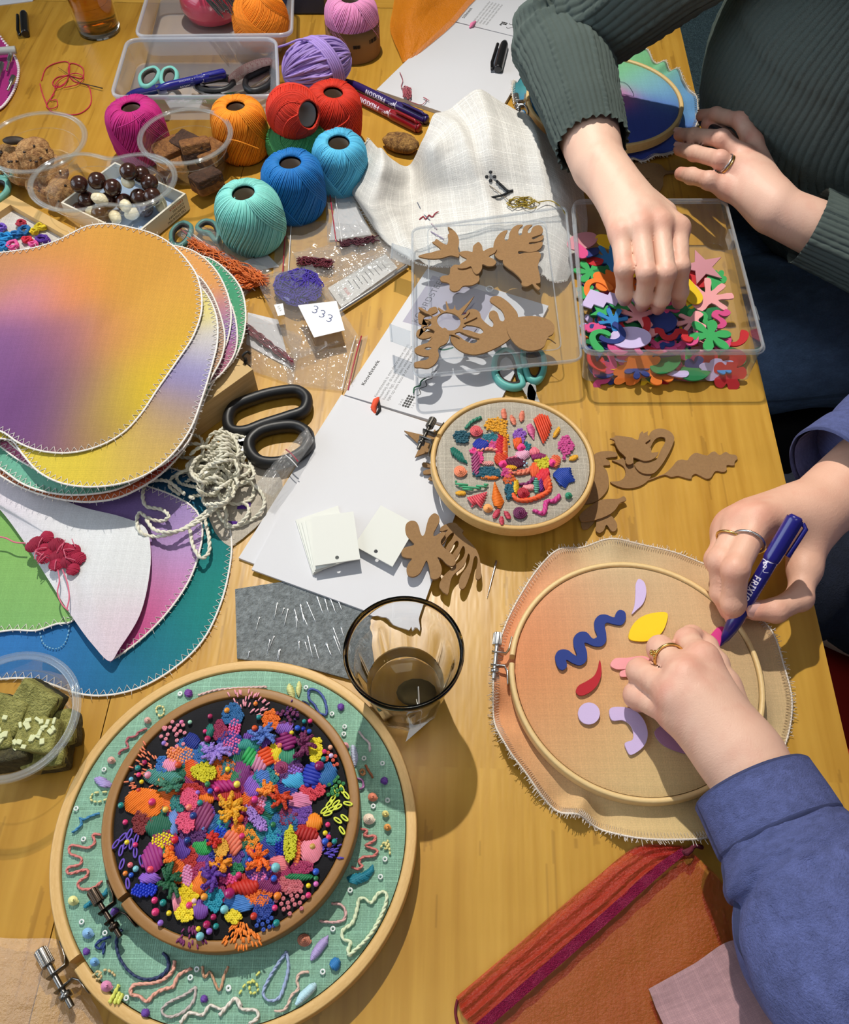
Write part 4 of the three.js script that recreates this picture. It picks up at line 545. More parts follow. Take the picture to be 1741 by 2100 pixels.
  fo('yellow foam lemon leaf on the peach hoop', Q([888, 245, 885, 290, 860, 340, 810, 372, 760, 378, 710, 365, 712, 330, 735, 290, 770, 262, 820, 245]), '#f4cd1e');
  fo('dark red foam curved drop on the peach hoop', Q([572, 465, 580, 510, 575, 550, 555, 590, 520, 620, 480, 632, 460, 615, 470, 588, 510, 565, 545, 540, 562, 505]), '#b3202c');
  fo('pink foam hand shape under the fingers on the peach hoop', Q([622, 490, 640, 460, 700, 455, 790, 450, 830, 500, 830, 600, 740, 615, 695, 605, 690, 590, 730, 570, 725, 545, 670, 542, 668, 520, 700, 508, 650, 508]), '#f0a3a8');
  fo('lavender foam disc on the peach hoop', Q(flower(521, 716, 12, 51, 51.4, 0, 1)), '#cdb9e2', { n: 1 });
  fo('lavender foam horseshoe arch on the peach hoop', Q([616, 705, 625, 690, 690, 687, 740, 705, 780, 750, 797, 810, 785, 860, 750, 895, 715, 910, 700, 890, 690, 855, 725, 840, 730, 810, 715, 770, 680, 748, 630, 748]), '#c9b4de');
  fo('large mauve foam petal below the wrist on the peach hoop', Q([830, 800, 900, 760, 1000, 780, 1060, 850, 1010, 905, 940, 895, 860, 855]), '#a87a9a');
  fo('magenta foam strip under the pen tip', Q([1130, 310, 1160, 315, 1165, 370, 1120, 410, 1060, 440, 1030, 420, 1090, 350]), '#d63a86');
}
// ---------- foam shapes in the clear box ----------
{
  const U = { // outlines of about unit radius
    flower: flower(0, 0, 5, .55, 1), splat: flower(0, 0, 6, .3, 1, .3, 1, .9), circle: flower(0, 0, 8, .8, .8), oval: flower(0, 0, 8, 1, 1, 0, .7), star: [0, -1, .25, -.3, 1, -.25, .4, .2, .6, .95, 0, .5, -.6, .95, -.4, .2, -1, -.25, -.25, -.3],
    squiggle: [-1, .3, -.85, 0, -.5, 0, -.3, .25, -.1, .3, 0, 0, 0, -.35, .3, -.5, .6, -.4, .75, -.1, 1, -.1, 1, .25, .7, .3, .45, .1, .4, -.15, .3, -.1, .3, .3, .1, .6, -.3, .6, -.6, .35, -.75, .5, -.95, .5], arch: [-1, .6, -.95, -.1, -.5, -.75, .1, -.85, .7, -.5, 1, .1, 1, .6, .65, .65, .6, .15, .3, -.35, -.1, -.45, -.45, -.2, -.6, .2, -.62, .6],
    hand: [-.3, 1, -.25, .3, -.9, .2, -.95, -.05, -.3, 0, -.85, -.7, -.6, -.85, -.15, -.25, -.1, -1, .15, -1, .15, -.25, .6, -.85, .85, -.65, .4, -.05, 1, 0, .95, .25, .3, .3, .3, 1], cloud: flower(0, 0, 7, .75, 1, .2, .55, .8), leaf: [-1, 0, -.5, -.4, 0, -.5, .5, -.35, 1, .1, .5, .35, 0, .45, -.5, .3], drop: [0, -1, .35, -.2, .45, .4, .15, .85, -.2, .85, -.45, .4, -.3, -.2],
    step: [-1, -.6, .2, -.6, .2, -.9, 1, -.9, 1, 0, .35, 0, .35, .5, -.3, .5, -.3, .9, -1, .9], hook: [-.6, 1, -.9, .8, -.95, -.1, -.6, -.75, 0, -.95, .55, -.75, .7, -.4, .5, -.2, .3, -.4, -.05, -.6, -.4, -.4, -.5, .1, -.35, .9],
  };
  const K = { green: '#3aa95c', 'dark green': '#1f7a45', blue: '#2b7fc0', navy: '#27397d', red: '#c0232b', pink: '#d64c86', 'pale pink': '#f2a7a9', orange: '#ee7d2b', yellow: '#f0c91f', lavender: '#cdbde6', 'dusty pink': '#c98a94' };
  const gc = {};
  const place = (type, col, p, r, a, tx = 0, tz = 0) => {
    const key = type; const sharp = type === 'star' || type === 'step' ? 1 : 3;
    const g0 = gc[key] ??= new B().prism(smooth(U[type], true, sharp), 0, .0014 / .012).geo();
    const o = new THREE.Mesh(g0, foam(K[col])); o.castShadow = o.receiveShadow = true; o.name = num('foam_' + type); o.position.copy(p); o.rotation.set(tx, a, tz); o.scale.set(r * 1.2, .012, r * 1.2); scene.add(o);
    tag(o, `${col} foam ${({ hand: 'antler', splat: 'six armed splat', step: 'stepped block', hook: 'cane' })[type] || type} piece in the clear box`, 'foam shape', `${col} foam ${type} pieces in the box`);
  };
  const types = Object.keys(U), cols = Object.keys(K);
  const lv = (x, y) => { const s = (x - 1190) / 340; return clamp(1 - Math.max(0, s - .55) * 1.7) * (.55 + .45 * Math.sin(clamp((y - 500) / 260) * 2.6)); };
  for (let k = 0; k < 190; k++) { // buried layers
    const x = rr(1214, 1500), y = rr(545, 765), e = lv(x, y); if (e < .25 && rnd() < .75) { continue; }
    if (x > 1440 && y < 690) continue;
    const h = .003 + .017 * e * (k / 190); place(pick(types), pick(cols), P(x, y, h), rr(.011, .016), rr(0, 6), rr(-.22, .22), rr(-.22, .22)); }
  const S = zc(1180, 480, 4.3525);
  for (const [x, y, t, c, r, a, h] of [[60, 70, 'oval', 'dusty pink', .015, .6, .03], [150, 170, 'leaf', 'navy', .011, 1, .03], [40, 150, 'drop', 'pink', .012, .3, .032], [280, 75, 'oval', 'yellow', .011, -.6, .03], [290, 220, 'hand', 'blue', .015, .4, .028], [175, 240, 'circle', 'red', .009, 0, .027], [130, 350, 'splat', 'green', .015, .2, .027], [250, 340, 'cloud', 'dark green', .012, .5, .026], [310, 430, 'flower', 'orange', .016, .1, .026], [190, 480, 'arch', 'orange', .012, .3, .028], [110, 530, 'flower', 'green', .01, 0, .026], [230, 600, 'step', 'lavender', .013, -.5, .03], [320, 660, 'squiggle', 'navy', .016, 2.2, .027], [410, 630, 'oval', 'green', .011, 0, .028], [330, 770, 'hand', 'blue', .0125, .2, .0295], [230, 700, 'star', 'green', .01, .6, .027], [560, 730, 'hand', 'pale pink', .0145, .5, .028], [530, 830, 'arch', 'red', .0135, 3.3, .028], [640, 890, 'leaf', 'pale pink', .012, .4, .0285], [740, 780, 'circle', 'navy', .0185, 0, .026], [490, 930, 'oval', 'lavender', .0165, 0, .03], [340, 900, 'arch', 'navy', .011, 4, .031], [250, 950, 'hook', 'green', .0125, .3, .032], [160, 840, 'cloud', 'pink', .0105, .1, .028], [220, 820, 'squiggle', 'navy', .0095, 0, .027], [870, 890, 'squiggle', 'red', .0165, -.6, .0295], [830, 950, 'squiggle', 'navy', .0105, .5, .028], [1040, 790, 'hand', 'pale pink', .0125, 2.5, .026], [1200, 910, 'splat', 'green', .0185, .5, .029], [1260, 770, 'squiggle', 'pink', .0145, .8, .026], [1390, 920, 'hook', 'red', .0125, 2.6, .022], [1050, 940, 'drop', 'pink', .0105, -.5, .03], [1200, 560, 'hand', 'pale pink', .018, -.8, .028], [1250, 430, 'cloud', 'green', .0155, 1.1, .024], [1130, 290, 'star', 'dusty pink', .0185, .2, .028], [1110, 390, 'circle', 'red', .0145, 0, .022], [1040, 520, 'drop', 'yellow', .0165, .1, .031], [1080, 600, 'arch', 'yellow', .01, .4, .027], [950, 700, 'leaf', 'dark green', .0145, -.2, .025], [1090, 740, 'squiggle', 'green', .0125, 2.1, .025], [1200, 720, 'leaf', 'dark green', .0115, .6, .024], [480, 320, 'oval', 'yellow', .012, 1.2, .026], [880, 660, 'squiggle', 'pink', .011, .3, .025], [620, 1000, 'arch', 'pink', .011, .5, .028], [800, 1010, 'cloud', 'pink', .013, .2, .026], [1300, 980, 'circle', 'pink', .009, 0, .024], [380, 1010, 'circle', 'pink', .011, 0, .027], [700, 990, 'hook', 'red', .01, 1, .027]])
    { const [px, py] = S([x, y]); place(t, c, P(px, py, h), r, a, rr(-.12, .12), rr(-.12, .12)); }
  // against the front wall
  for (const [x, y, t, c, r, a, h, tx] of [[300, 1130, 'squiggle', 'pink', .016, .4, .018, .7], [240, 1240, 'squiggle', 'pink', .0135, .9, .009, .8], [540, 1200, 'cloud', 'orange', .021, .5, .0135, .8], [470, 1090, 'circle', 'pink', .012, 0, .02, .7], [820, 1160, 'arch', 'navy', .011, 0, .013, .8], [880, 1080, 'splat', 'pink', .014, .2, .0185, .7], [1010, 1110, 'drop', 'green', .009, .3, .0165, .8], [1080, 1120, 'leaf', 'pink', .01, .8, .016, .8], [1160, 1140, 'oval', 'red', .011, .8, .015, .8], [1270, 1070, 'hook', 'green', .011, .2, .019, .7], [1400, 1110, 'oval', 'red', .011, 0, .0155, .8], [1260, 1210, 'cloud', 'lavender', .0165, .1, .011, .75], [1070, 1200, 'flower', 'navy', .0105, 0, .0105, .8], [1030, 1240, 'leaf', 'pink', .0155, .2, .007, .8], [1370, 1250, 'flower', 'red', .014, .1, .0085, .7], [640, 1260, 'star', 'yellow', .0115, .1, .006, .8], [770, 1250, 'flower', 'red', .0105, 0, .006, .8], [720, 1240, 'circle', 'navy', .01, 0, .007, .8], [400, 1190, 'arch', 'navy', .014, .5, .012, .8], [600, 1110, 'leaf', 'blue', .012, .3, .019, .8], [660, 1280, 'drop', 'dark green', .008, 1.2, .005, .8]])
    { const [px, py] = S([x, y]); const q = P(px, py, h); place(t, c, q, r, a, 0, 0); const o = scene.children[scene.children.length - 1]; o.rotation.set(tx, 0, 0); o.rotateY(a); }
}
// ---------- white tags, felt, needles ----------
{
  const E = zc(400, 850, 2.9017), tagM = std('#dcddd6', .8);
  const card = (f, h, hole, label, grp) => cut('paper_tag', label, 'tag', E(f), { h, t: .0012, m: tagM, n: 1, holes: hole ? [flower(400 + hole[0] / 2.9017, 850 + hole[1] / 2.9017, 4, 4, 4)] : [], group: grp });
  const g = 'white card tags in a fanned pile';
  [[597, 628, 850, 542, 915, 830, 700, 955], [612, 640, 862, 580, 930, 850, 702, 945], [632, 640, 890, 590, 950, 855, 708, 938], [655, 628, 910, 585, 965, 855, 712, 925]].forEach((f, k) => card(f, .0062 + k * .0016, null, `square white card tag, ${['lowest', 'second from below', 'third from below', 'next below the top one'][k]} in the fanned pile`, g));
  card([690, 610, 942, 577, 983, 860, 715, 900], .0165, [845, 851], 'square white card tag with punched hole on top of the fanned pile', null);
  card([1105, 540, 1292, 640, 1272, 740, 1175, 905, 945, 780], .0125, [1076, 814], 'single white card tag with punched hole beside the fanned pile', null);
  const ft = std('#959c9e', .98, { map: rep(feltC, 9, 9), bumpMap: rep(paperH, 22, 22), bumpScale: .0012 });
  const fe = cut('felt_sheet', 'grey felt sheet holding rows of needles', 'felt', [482, 1208, 610, 1188, 748, 1167, 756, 1260, 762, 1405, 640, 1372, 486, 1350], { h: .0008, t: .0022, m: ft, n: 1 });
  const nd = (a, b, h, r = .00045) => { const p = P(a[0], a[1], h), q = P(b[0], b[1], h), t = thing('needle', 'steel sewing needle stuck in the grey felt', 'needle', p, 'needles in the grey felt'); mesh('shaft', new B().tube([p, p.clone().lerp(q, .2), p.clone().lerp(q, .8), q], k => r * (k < .5 ? 1 : lerp(1.1, .15, (k - .5) * 2)), 6), metal, t); const e = p.clone().lerp(q, .06), d = q.clone().sub(p).normalize(), s = V(-d.z, 0, d.x).multiplyScalar(r * 1.3); mesh('eye', new B().tube([e.clone().addScaledVector(d, .002), e.clone().add(s), e.clone().addScaledVector(d, -.002), e.clone().sub(s)], r * .7, 5, true), metal, t); };
  const Z2 = [[383, 1205, 360, 1295], [490, 1120, 473, 1212], [553, 1155, 530, 1262], [530, 1150, 515, 1195], [592, 1160, 615, 1240], [600, 1200, 606, 1275], [627, 1130, 650, 1240], [665, 1115, 720, 1240], [640, 1190, 672, 1262], [726, 1085, 762, 1185], [773, 1098, 795, 1180], [802, 1088, 838, 1182], [850, 1105, 875, 1165], [882, 1028, 920, 1142], [890, 1060, 925, 1140], [822, 1270, 870, 1395], [870, 1270, 885, 1320], [826, 1320, 870, 1430], [470, 1318, 440, 1400], [445, 1340, 430, 1420], [500, 1400, 488, 1465], [505, 1398, 497, 1462], [322, 1410, 316, 1450], [617, 1350, 622, 1400], [655, 1355, 672, 1412], [670, 1320, 700, 1445], [710, 1370, 740, 1465], [780, 1365, 815, 1438], [785, 1365, 808, 1432]];
  for (const q of Z2) { const e = E(q); nd([e[0], e[1]], [e[2], e[3]], .0038, rr(.0003, .0005)); }
  const p = P(1018, 1150, .001), q = P(999, 1226, .001), t = thing('needle', 'long steel embroidery needle lying alone on the bare wood', 'needle', p); mesh('shaft', new B().tube([p, p.clone().lerp(q, .1), p.clone().lerp(q, .6), q], k => .0011 * (k < .5 ? .8 : lerp(1, .15, (k - .5) * 2)), 6), metal, t);
}
// ---------- glass of tea ----------
{
  const glassM = phy('#ffffff', .0, { transmission: 1, thickness: .003, ior: 1.42 });
  function tumbler(label, c, R, Hh, rb, flutes, liquid, lh, ad = .3) {
    const t = thing('drinking_glass', label, 'glass', V(c.x, TY, c.z)), b = new B(), th = .0026, prof = y => { const q = y / Hh; return q > .72 ? lerp(rb + (R - rb) * .62, R, sstep(.7, 1, q)) : lerp(rb, rb + (R - rb) * .62, q / .72); };
    const rows = []; for (let k = 0; k <= 16; k++) rows.push([k / 16 * Hh, 1]); for (let k = 16; k >= 0; k--) rows.push([Math.max(.007, k / 16 * Hh), 0]);
    b.grid((u, v) => { const i = v * (rows.length + 1), a = u * TAU; if (i < .5) return V(c.x, TY + .0006, c.z); if (i > rows.length + .5) return V(c.x, TY + .007, c.z); const [y, o] = rows[Math.round(i) - 1], f = flutes ? -.0016 * (Math.abs(Math.sin(a * flutes / 2)) ** .7 - .5) * (1 - sstep(.6, .75, y / Hh)) : 0; const r = o ? prof(y) + f : prof(y) - th; const yy = o ? y : y; return V(c.x + Math.cos(a) * r, TY + .0006 + yy + (o ? 0 : 0), c.z - Math.sin(a) * r); }, 96, rows.length + 1, true);
    mesh('tumbler', b, glassM, t);
    const lb = new B(), lr = y => prof(y) - th - .0002; const lo = .0075; lb.grid((u, v) => { const a = u * TAU, k = Math.round(v * 10); if (k === 0) return V(c.x, TY + lo, c.z); if (k === 10) return V(c.x, TY + lh, c.z); const y = lerp(lo, lh, (k - 1) / 8); const r = lr(y); return V(c.x + Math.cos(a) * r, TY + y, c.z - Math.sin(a) * r); }, 64, 10, true);
    mesh('tea', lb, phy('#ffffff', 0, { transmission: 1, thickness: .02, ior: 1.33, attenuationColor: C(liquid), attenuationDistance: ad }), t);
    return t;
  }
  const c = P(828, 1335, .09);
  const g = tumbler('faceted drinking glass with a little tea and a tea bag string', c, .0415, .09, .0275, 9, '#8c6a28', .03);
  mesh('tea_bag', new B().ball(V(c.x + .008, TY + .016, c.z + .004), .015, .006, .011, 14, 8), plain('#4d4020', .9), g, 'dark sunken tea bag');
  mesh('string', new B().tube(curve3([V(c.x + .008, TY + .02, c.z + .01), V(c.x + .01, TY + .06, c.z + .027), P(858, 1408, .0905), P(860, 1440, .06), P(858, 1475, .02), P(862, 1488, .008)], 30), .00035, 4), plain('#efefe8', .8), g);
  mesh('paper_label', sheetB(quadPx([846, 1478, 893, 1458, 882, 1476, 832, 1523], .006), .004, .0045, 4, (u, v) => .004 * (1 - u)), std('#e9e9e6', .8), g, 'small white paper label');
  const c2 = P(205, 62, 0); tumbler('tall glass of amber tea beside the black pen cap', c2, .034, .105, .0285, 0, '#c07a18', .085, .07);
}
// ---------- white linen cloth ----------
function patch(rows, nu, nv) { // control points [px, py, h] -> function (u, v) -> point
  const R = rows.map(r => new THREE.CatmullRomCurve3(r.map(a => P(...a)), false, 'centripetal'));
  const cache = new Map(); return (u, v) => { const k = Math.round(u * 4096); let c = cache.get(k); if (!c) { c = new THREE.CatmullRomCurve3(R.map(q => q.getPoint(u)), false, 'centripetal'); cache.set(k, c); } return c.getPoint(v); };
}
{
  const f = patch([
    [[758, 284, .03], [785, 312, .038], [838, 340, .006], [866, 288, .034], [900, 232, .036], [975, 193, .042], [1045, 218, .034], [1110, 268, .026], [1150, 298, .02]],
    [[742, 310, .018], [785, 345, .046], [845, 352, .008], [888, 300, .054], [940, 268, .058], [1000, 262, .062], [1070, 275, .054], [1130, 305, .04], [1178, 345, .02]],
    [[722, 345, .008], [772, 385, .036], [845, 384, .005], [893, 345, .036], [950, 325, .05], [1010, 320, .054], [1080, 330, .048], [1140, 355, .04], [1198, 400, .015]],
    [[708, 372, .004], [762, 425, .026], [850, 414, .004], [900, 392, .016], [960, 385, .03], [1020, 380, .034], [1090, 385, .034], [1150, 410, .03], [1205, 460, .01]],
    [[725, 402, .003], [782, 465, .016], [850, 442, .005], [905, 432, .012], [965, 425, .022], [1030, 420, .026], [1095, 425, .026], [1155, 450, .024], [1200, 500, .008]],
    [[760, 455, .003], [800, 500, .011], [855, 490, .01], [915, 480, .018], [970, 475, .022], [1035, 470, .024], [1100, 470, .024], [1150, 490, .022], [1188, 530, .008]],
    [[800, 505, .003], [832, 525, .011], [870, 542, .018], [920, 545, .021], [975, 540, .022], [1040, 540, .022], [1100, 555, .02], [1135, 575, .016], [1165, 572, .006]]]);
  const b = new B(); for (const s of [1, 0]) b.grid((u, v) => { const q = f(u, v); const rg = (c, w) => Math.exp(-(((u - c) / w) ** 2)); q.y += .0025 * (fbm(u * 16, v * 14) - .5) + (1 - v) * (.006 * rg(.47 + .16 * v, .03) - .005 * rg(.55 + .1 * v, .035) + .007 * rg(.64 - .1 * v, .04) + .006 * rg(.82 - .05 * v, .03)) + .004 * rg(.12 + .1 * v, .025) - (s ? 0 : .0007); q.u = u * .3; q.w = v * .22; return q; }, 110, 84);
  const t = thing('linen_cloth', 'crumpled white linen cloth with small black and red stitches', 'cloth', P(960, 400));
  mesh('cloth', b, cloth('#fbf8f2', 26, linenC), t);
  const fr = new B(), eg = (u, v) => f(u, v); for (let k = 0; k < 260; k++) { const w = k / 260, q = eg(0, w), m = rr(.002, .004); fr.tube([q, V(q.x - m, q.y + rr(-.001, .001), q.z + rr(-.002, .003))], .0003, 3); const r = eg(w, 1); fr.tube([r, V(r.x + rr(-.002, .002), r.y - .001, r.z + m * .6)], .0003, 3); }
  mesh('frayed_edge', fr, thr('#f2efe8'), t);
  // stitches on it, laid on the surface by the nearest grid point
  const surf = []; for (let i = 0; i <= 80; i++) for (let j = 0; j <= 60; j++) surf.push(f(i / 80, j / 60));
  const proj = q => { const d = q.clone().sub(V(0, TY + CH, 0)), z = d.y * -sp + d.z * -cp, yy = d.y * cp - d.z * sp; return [IW / 2 + d.x / z * FL, IH / 2 - yy / z * FL]; };
  const sp2 = surf.map(q => proj(q)); const on = (x, y, up = .0012) => { let b0 = 0, m = 1e9; for (let k = 0; k < sp2.length; k++) { const e = (sp2[k][0] - x) ** 2 + (sp2[k][1] - y) ** 2; if (e < m) { m = e; b0 = k; } } return P(x, y, surf[b0].y - TY + up); };
  const st = (name, f2, c, r, lab) => { const pts = smooth(f2, false, 4).map(a => on(a[0], a[1])); return mesh(name, new B().tube(pts, r, 5), thr(c), t, lab); };
  const bk = '#12161c';
  st('chain_stitch', [1018, 371, 1030, 382, 1042, 392, 1052, 391], bk, .0015); st('chain_stitch', [994, 408, 1012, 404, 1030, 400, 1046, 392], bk, .0014);
  for (const [x, y] of [[998, 362], [1006, 353], [1014, 362], [1006, 370]]) mesh('french_knot', new B().ball(on(x, y, .001), .0022, .0014, .0022, 8, 6), thr(bk), t);
  st('needle_thread', [1003, 380, 1020, 392, 1040, 408, 1052, 420], '#8a7a64', .0004);
  { const b2 = new B(); for (let k = 0; k < 7; k++) { const c = [1070 + rr(-14, 26), 415 + rr(-4, 6)], p = []; for (let j = 0; j < 16; j++) { const a = j / 16 * TAU; p.push(on(c[0] + Math.cos(a) * rr(12, 22), c[1] + Math.sin(a) * rr(5, 10), .002 + .002 * Math.sin(a * 2 + k))); } b2.tube(curve3(p, 48, true), .0006, 5, true); } b2.tube(line([1100, 415, 1130, 412, 1150, 425, 1160, 440], .034, 6), .0006, 5); mesh('loose_thread', b2, thr('#9c8528'), t, 'olive yellow loose thread tangle'); }
  st('wave_stitch', [860, 450, 868, 444, 873, 449, 880, 441, 886, 445, 892, 438, 899, 434], '#9a2c3c', .0007); st('dash_stitch', [856, 415, 862, 427], '#55607a', .0004); st('dash_stitch', [870, 440, 882, 452], '#55607a', .0004); st('dash_stitch', [884, 458, 896, 470], '#b09aa8', .0005); st('dash_stitch', [884, 475, 910, 490], '#9a86a8', .0006);
}
// ---------- scissors ----------
function scissors(label, loops, blades, col, r, inner, h = .006, group) {
  const all = loops.flat(), t = thing('scissors', label, 'scissors', P(loops[0][0], loops[0][1], 0), group);
  loops.forEach((f, k) => { const hd = mesh('handle', new B().tube(line(f, h + k * .001, 7, true), r, 10, true, 1.25), std(col, .45), t); if (inner) { const c = [0, 0]; for (let j = 0; j < f.length; j += 2) { c[0] += f[j]; c[1] += f[j + 1]; } c[0] /= f.length / 2; c[1] /= f.length / 2; const g = f.map((v, j) => lerp(v, c[j % 2], .17)); mesh('grip_lining', new B().tube(line(g, h + k * .001, 7, true), r * .7, 8, true, 1.4), plain(inner, .6), hd); } });
  for (const f of blades) { const b = new B(); b.prism(flatPts(f, h, 4), TY + Math.max(.001, h - .001), TY + h + .0012); mesh('blade', b, metal, t); }
  return t;
}
{
  const A = zc(830, 440, 4.7054);
  scissors('mint handled scissors under the open lid, half on the booklet', [A([870, 1440, 885, 1570, 950, 1640, 1050, 1672, 1130, 1650, 1110, 1560, 1085, 1440, 1040, 1350, 970, 1320, 900, 1360]), A([1145, 1350, 1165, 1500, 1205, 1590, 1270, 1610, 1325, 1540, 1340, 1440, 1315, 1350, 1240, 1300, 1170, 1305])], [[1070, 792, 1085, 786, 1112, 840, 1125, 880, 1112, 872, 1090, 830], [1085, 790, 1098, 792, 1092, 840, 1075, 875, 1080, 835]], '#63b5ac', .0036, '#241f1c');
  scissors('large black handled scissors beside the cream cord', [[468, 862, 478, 838, 520, 818, 570, 805, 612, 803, 629, 818, 624, 842, 590, 856, 540, 872, 500, 886, 474, 882], [512, 908, 530, 888, 570, 876, 610, 876, 632, 892, 630, 916, 605, 938, 565, 950, 530, 945, 514, 928]], [[500, 880, 525, 890, 480, 930, 400, 985, 395, 975, 450, 925], [505, 905, 520, 915, 470, 935, 390, 955, 388, 948, 450, 925]], '#191a1d', .0056, null, .009);
  scissors('black scissors lying in the frosted tool box', [[405, 172, 430, 163, 470, 162, 478, 172, 465, 184, 430, 188, 408, 182], [505, 165, 530, 150, 555, 142, 562, 152, 550, 175, 520, 188, 505, 180]], [[390, 168, 410, 172, 480, 200, 560, 190, 545, 196, 470, 206, 400, 184], [410, 180, 480, 178, 545, 150, 560, 140, 555, 150, 500, 185, 420, 192]], '#17171a', .004, null, .016);
  scissors('mint handled scissors standing in the frosted tool box', [[288, 160, 298, 147, 318, 141, 326, 150, 318, 168, 304, 178, 292, 176], [332, 158, 338, 145, 352, 141, 362, 150, 360, 168, 348, 176, 334, 172]], [[318, 170, 332, 168, 345, 200, 335, 205]], '#7cc7bd', .003, '#35322e', .026);
  scissors('dark mint scissors handles half under the orange thread bag', [[352, 480, 362, 465, 378, 458, 392, 466, 386, 490, 370, 505, 356, 502], [405, 468, 418, 455, 438, 458, 448, 478, 444, 495, 430, 480, 415, 476]], [[385, 500, 410, 490, 440, 560, 430, 560]], '#4e7d78', .0028, '#20201f', .009);
  scissors('mint scissors handle beside the wooden frame and cookie tub', [[-30, 395, -10, 372, 14, 374, 16, 390, 0, 408, -20, 418], [-30, 352, -10, 345, 10, 352, 12, 366, -8, 364, -28, 372]], [[-40, 380, -30, 360, -120, 330, -120, 345]], '#6fb0a6', .0034, '#1d1d1c', .008);
}
// ---------- pens ----------
const inkTex = {};
function pen(label, a, b, r, col, o = {}) { // a: rear end, b: tip
  const d = b.clone().sub(a), L = d.length(); d.normalize();
  const q = new THREE.Quaternion().setFromUnitVectors(V(0, 1, 0), d), M = new THREE.Matrix4().makeRotationFromQuaternion(q).setPosition(a), t = thing(o.name || 'pen', label, o.cat || 'pen', a.y < b.y ? a : b);
  const lathe = (pr, m, nm, par) => { const g = new B(); g.grid((u, v) => { const k = v * (pr.length - 1), p = pr[Math.round(k)], w = V(Math.cos(u * TAU) * p[0] * r, p[1] * L, -Math.sin(u * TAU) * p[0] * r); w.u = u; w.w = p[1]; return w; }, 20, pr.length - 1, true); g.xf(M); return mesh(nm, g, m, par || t); };
  const tex = o.print ? (inkTex[col + o.print] ??= canvasTex(256, 1024, (x, w, h) => { x.fillStyle = '#fff'; x.fillStyle = col; x.fillRect(0, 0, w, h); x.strokeStyle = x.fillStyle = o.ink || '#e9e4f2'; x.lineWidth = 5; for (const dx of [0, 128]) { x.save(); x.translate(dx + 78, 560); x.rotate(-Math.PI / 2); x.font = 'bold 58px sans-serif'; x.fillText(o.print, 0, 0); x.restore(); for (let k = 0; k < 9; k++) { x.beginPath(); const y0 = 610 + k * 26; x.moveTo(dx + 20 + (k % 3) * 24, y0); x.bezierCurveTo(dx + 90, y0 - 40, dx + 10, y0 + 60, dx + 70 + (k % 2) * 30, y0 + 34); x.lineWidth = 4 + k % 4 * 3; x.stroke(); } } })) : null;
  lathe([[0, 0], [.7, 0], [.9, .01], [1, .03], [1, .3], [1, .55], [1, .8], [.92, .86], [.6, .94], [.3, .97], [.12, 1], [0, 1]], tex ? phy('#ffffff', .3, { map: tex, clearcoat: .4 }) : phy(col, .3, { clearcoat: .4 }), 'barrel');
  if (!o.plain) { lathe([[1.12, .02], [1.16, .03], [1.16, .3], [1.1, .33], [1, .335]], phy(o.cap || col, .28, { clearcoat: .5 }), 'cap');
    const cl = new B(); const s = o.clip || V(0, 1, 0); const sd = s.clone().sub(d.clone().multiplyScalar(s.dot(d))).normalize(); cl.tube([a.clone().addScaledVector(d, L * .03).addScaledVector(sd, r * 1.1), a.clone().addScaledVector(d, L * .05).addScaledVector(sd, r * 1.75), a.clone().addScaledVector(d, L * .26).addScaledVector(sd, r * 1.6)], r * .34, 6); mesh('clip', cl, phy(o.cap || col, .28), t); }
  return t;
}
const sideV = V(.4, .5, .5);
pen('dark violet gel pen with white lettering lying beside the red pen', P(877, 247, .006), P(700, 162, .006), .0055, '#2b1a5e', { print: 'FRIXION', clip: sideV });
pen('dark red gel pen with white swirl print', P(862, 264, .006), P(690, 178, .006), .0058, '#8e1220', { print: 'FRIXION', clip: sideV });
pen('blue gel pen across the scissors in the tool box', P(462, 150, .022), P(320, 182, .03), .0052, '#1c1f86', { print: 'FRIXION', clip: sideV });
pen('blue pen with its tip at the front corner of the tool box', P(400, 165, .026), P(254, 198, .018), .0056, '#1a1c70', { plain: true });
pen('green pen along the front of the tool box', P(305, 205, .016), P(520, 205, .012), .0046, '#0f7a4c', { print: 'pen', plain: true });
function penCap(label, a, b, r) { const t = pen(label, a, b, r, '#141416', { plain: true, name: 'marker_top', cat: 'pen cap' }); const d = b.clone().sub(a), u = V(d.z, 0, -d.x).normalize(); mesh('clip', new B().tube([a.clone().addScaledVector(u, r * 1.3), a.clone().lerp(b, .2).addScaledVector(u, r * 1.7), a.clone().lerp(b, .85).addScaledVector(u, r * 1.5)], r * .4, 6), phy('#141416', .25), t); }
penCap('black pen cap on the white booklet page', P(1021, 143, .011), P(1036, 83, .011), .0058);
penCap('black pen cap lying on the wood beside the tea glass', P(52, 70, .0055), P(48, 22, .0055), .0056);
// measuring tape
{ const tp = canvasTex(512, 32, (x, w, h) => { x.fillStyle = '#e6ccc6'; x.fillRect(0, 0, w, h); x.fillStyle = '#a83a44'; for (let k = 0; k < 64; k++) x.fillRect(k * 8, 0, 2, k % 5 ? 9 : 18); x.font = '14px sans-serif'; for (let k = 0; k < 13; k++) x.fillText(String(k + 20), k * 40 + 4, 28); });
  const b = new B(); for (let k = 0; k < 4; k++) { const pts = [[470, 172 - k * 3, .014 + k * .003], [490, 158 - k * 4, .02 + k * .003], [515, 145 - k * 4, .024 + k * .004], [540, 132 - k * 2, .026 + k * .004], [558, 130 - k, .024 + k * .003], [556, 145, .018]].map(a => P(...a)), c = curve3(pts, 30); b.grid((u, v) => { const q = c[Math.round(u * 30)].clone(); q.y += (v - .5) * .012; q.z += (v - .5) * .006; q.u = u; q.w = v; return q; }, 30, 1); }
  solo('measuring_tape', 'folded pale measuring tape with red numbers in the tool box', 'tape measure', b, std('#ffffff', .6, { map: tp })); }
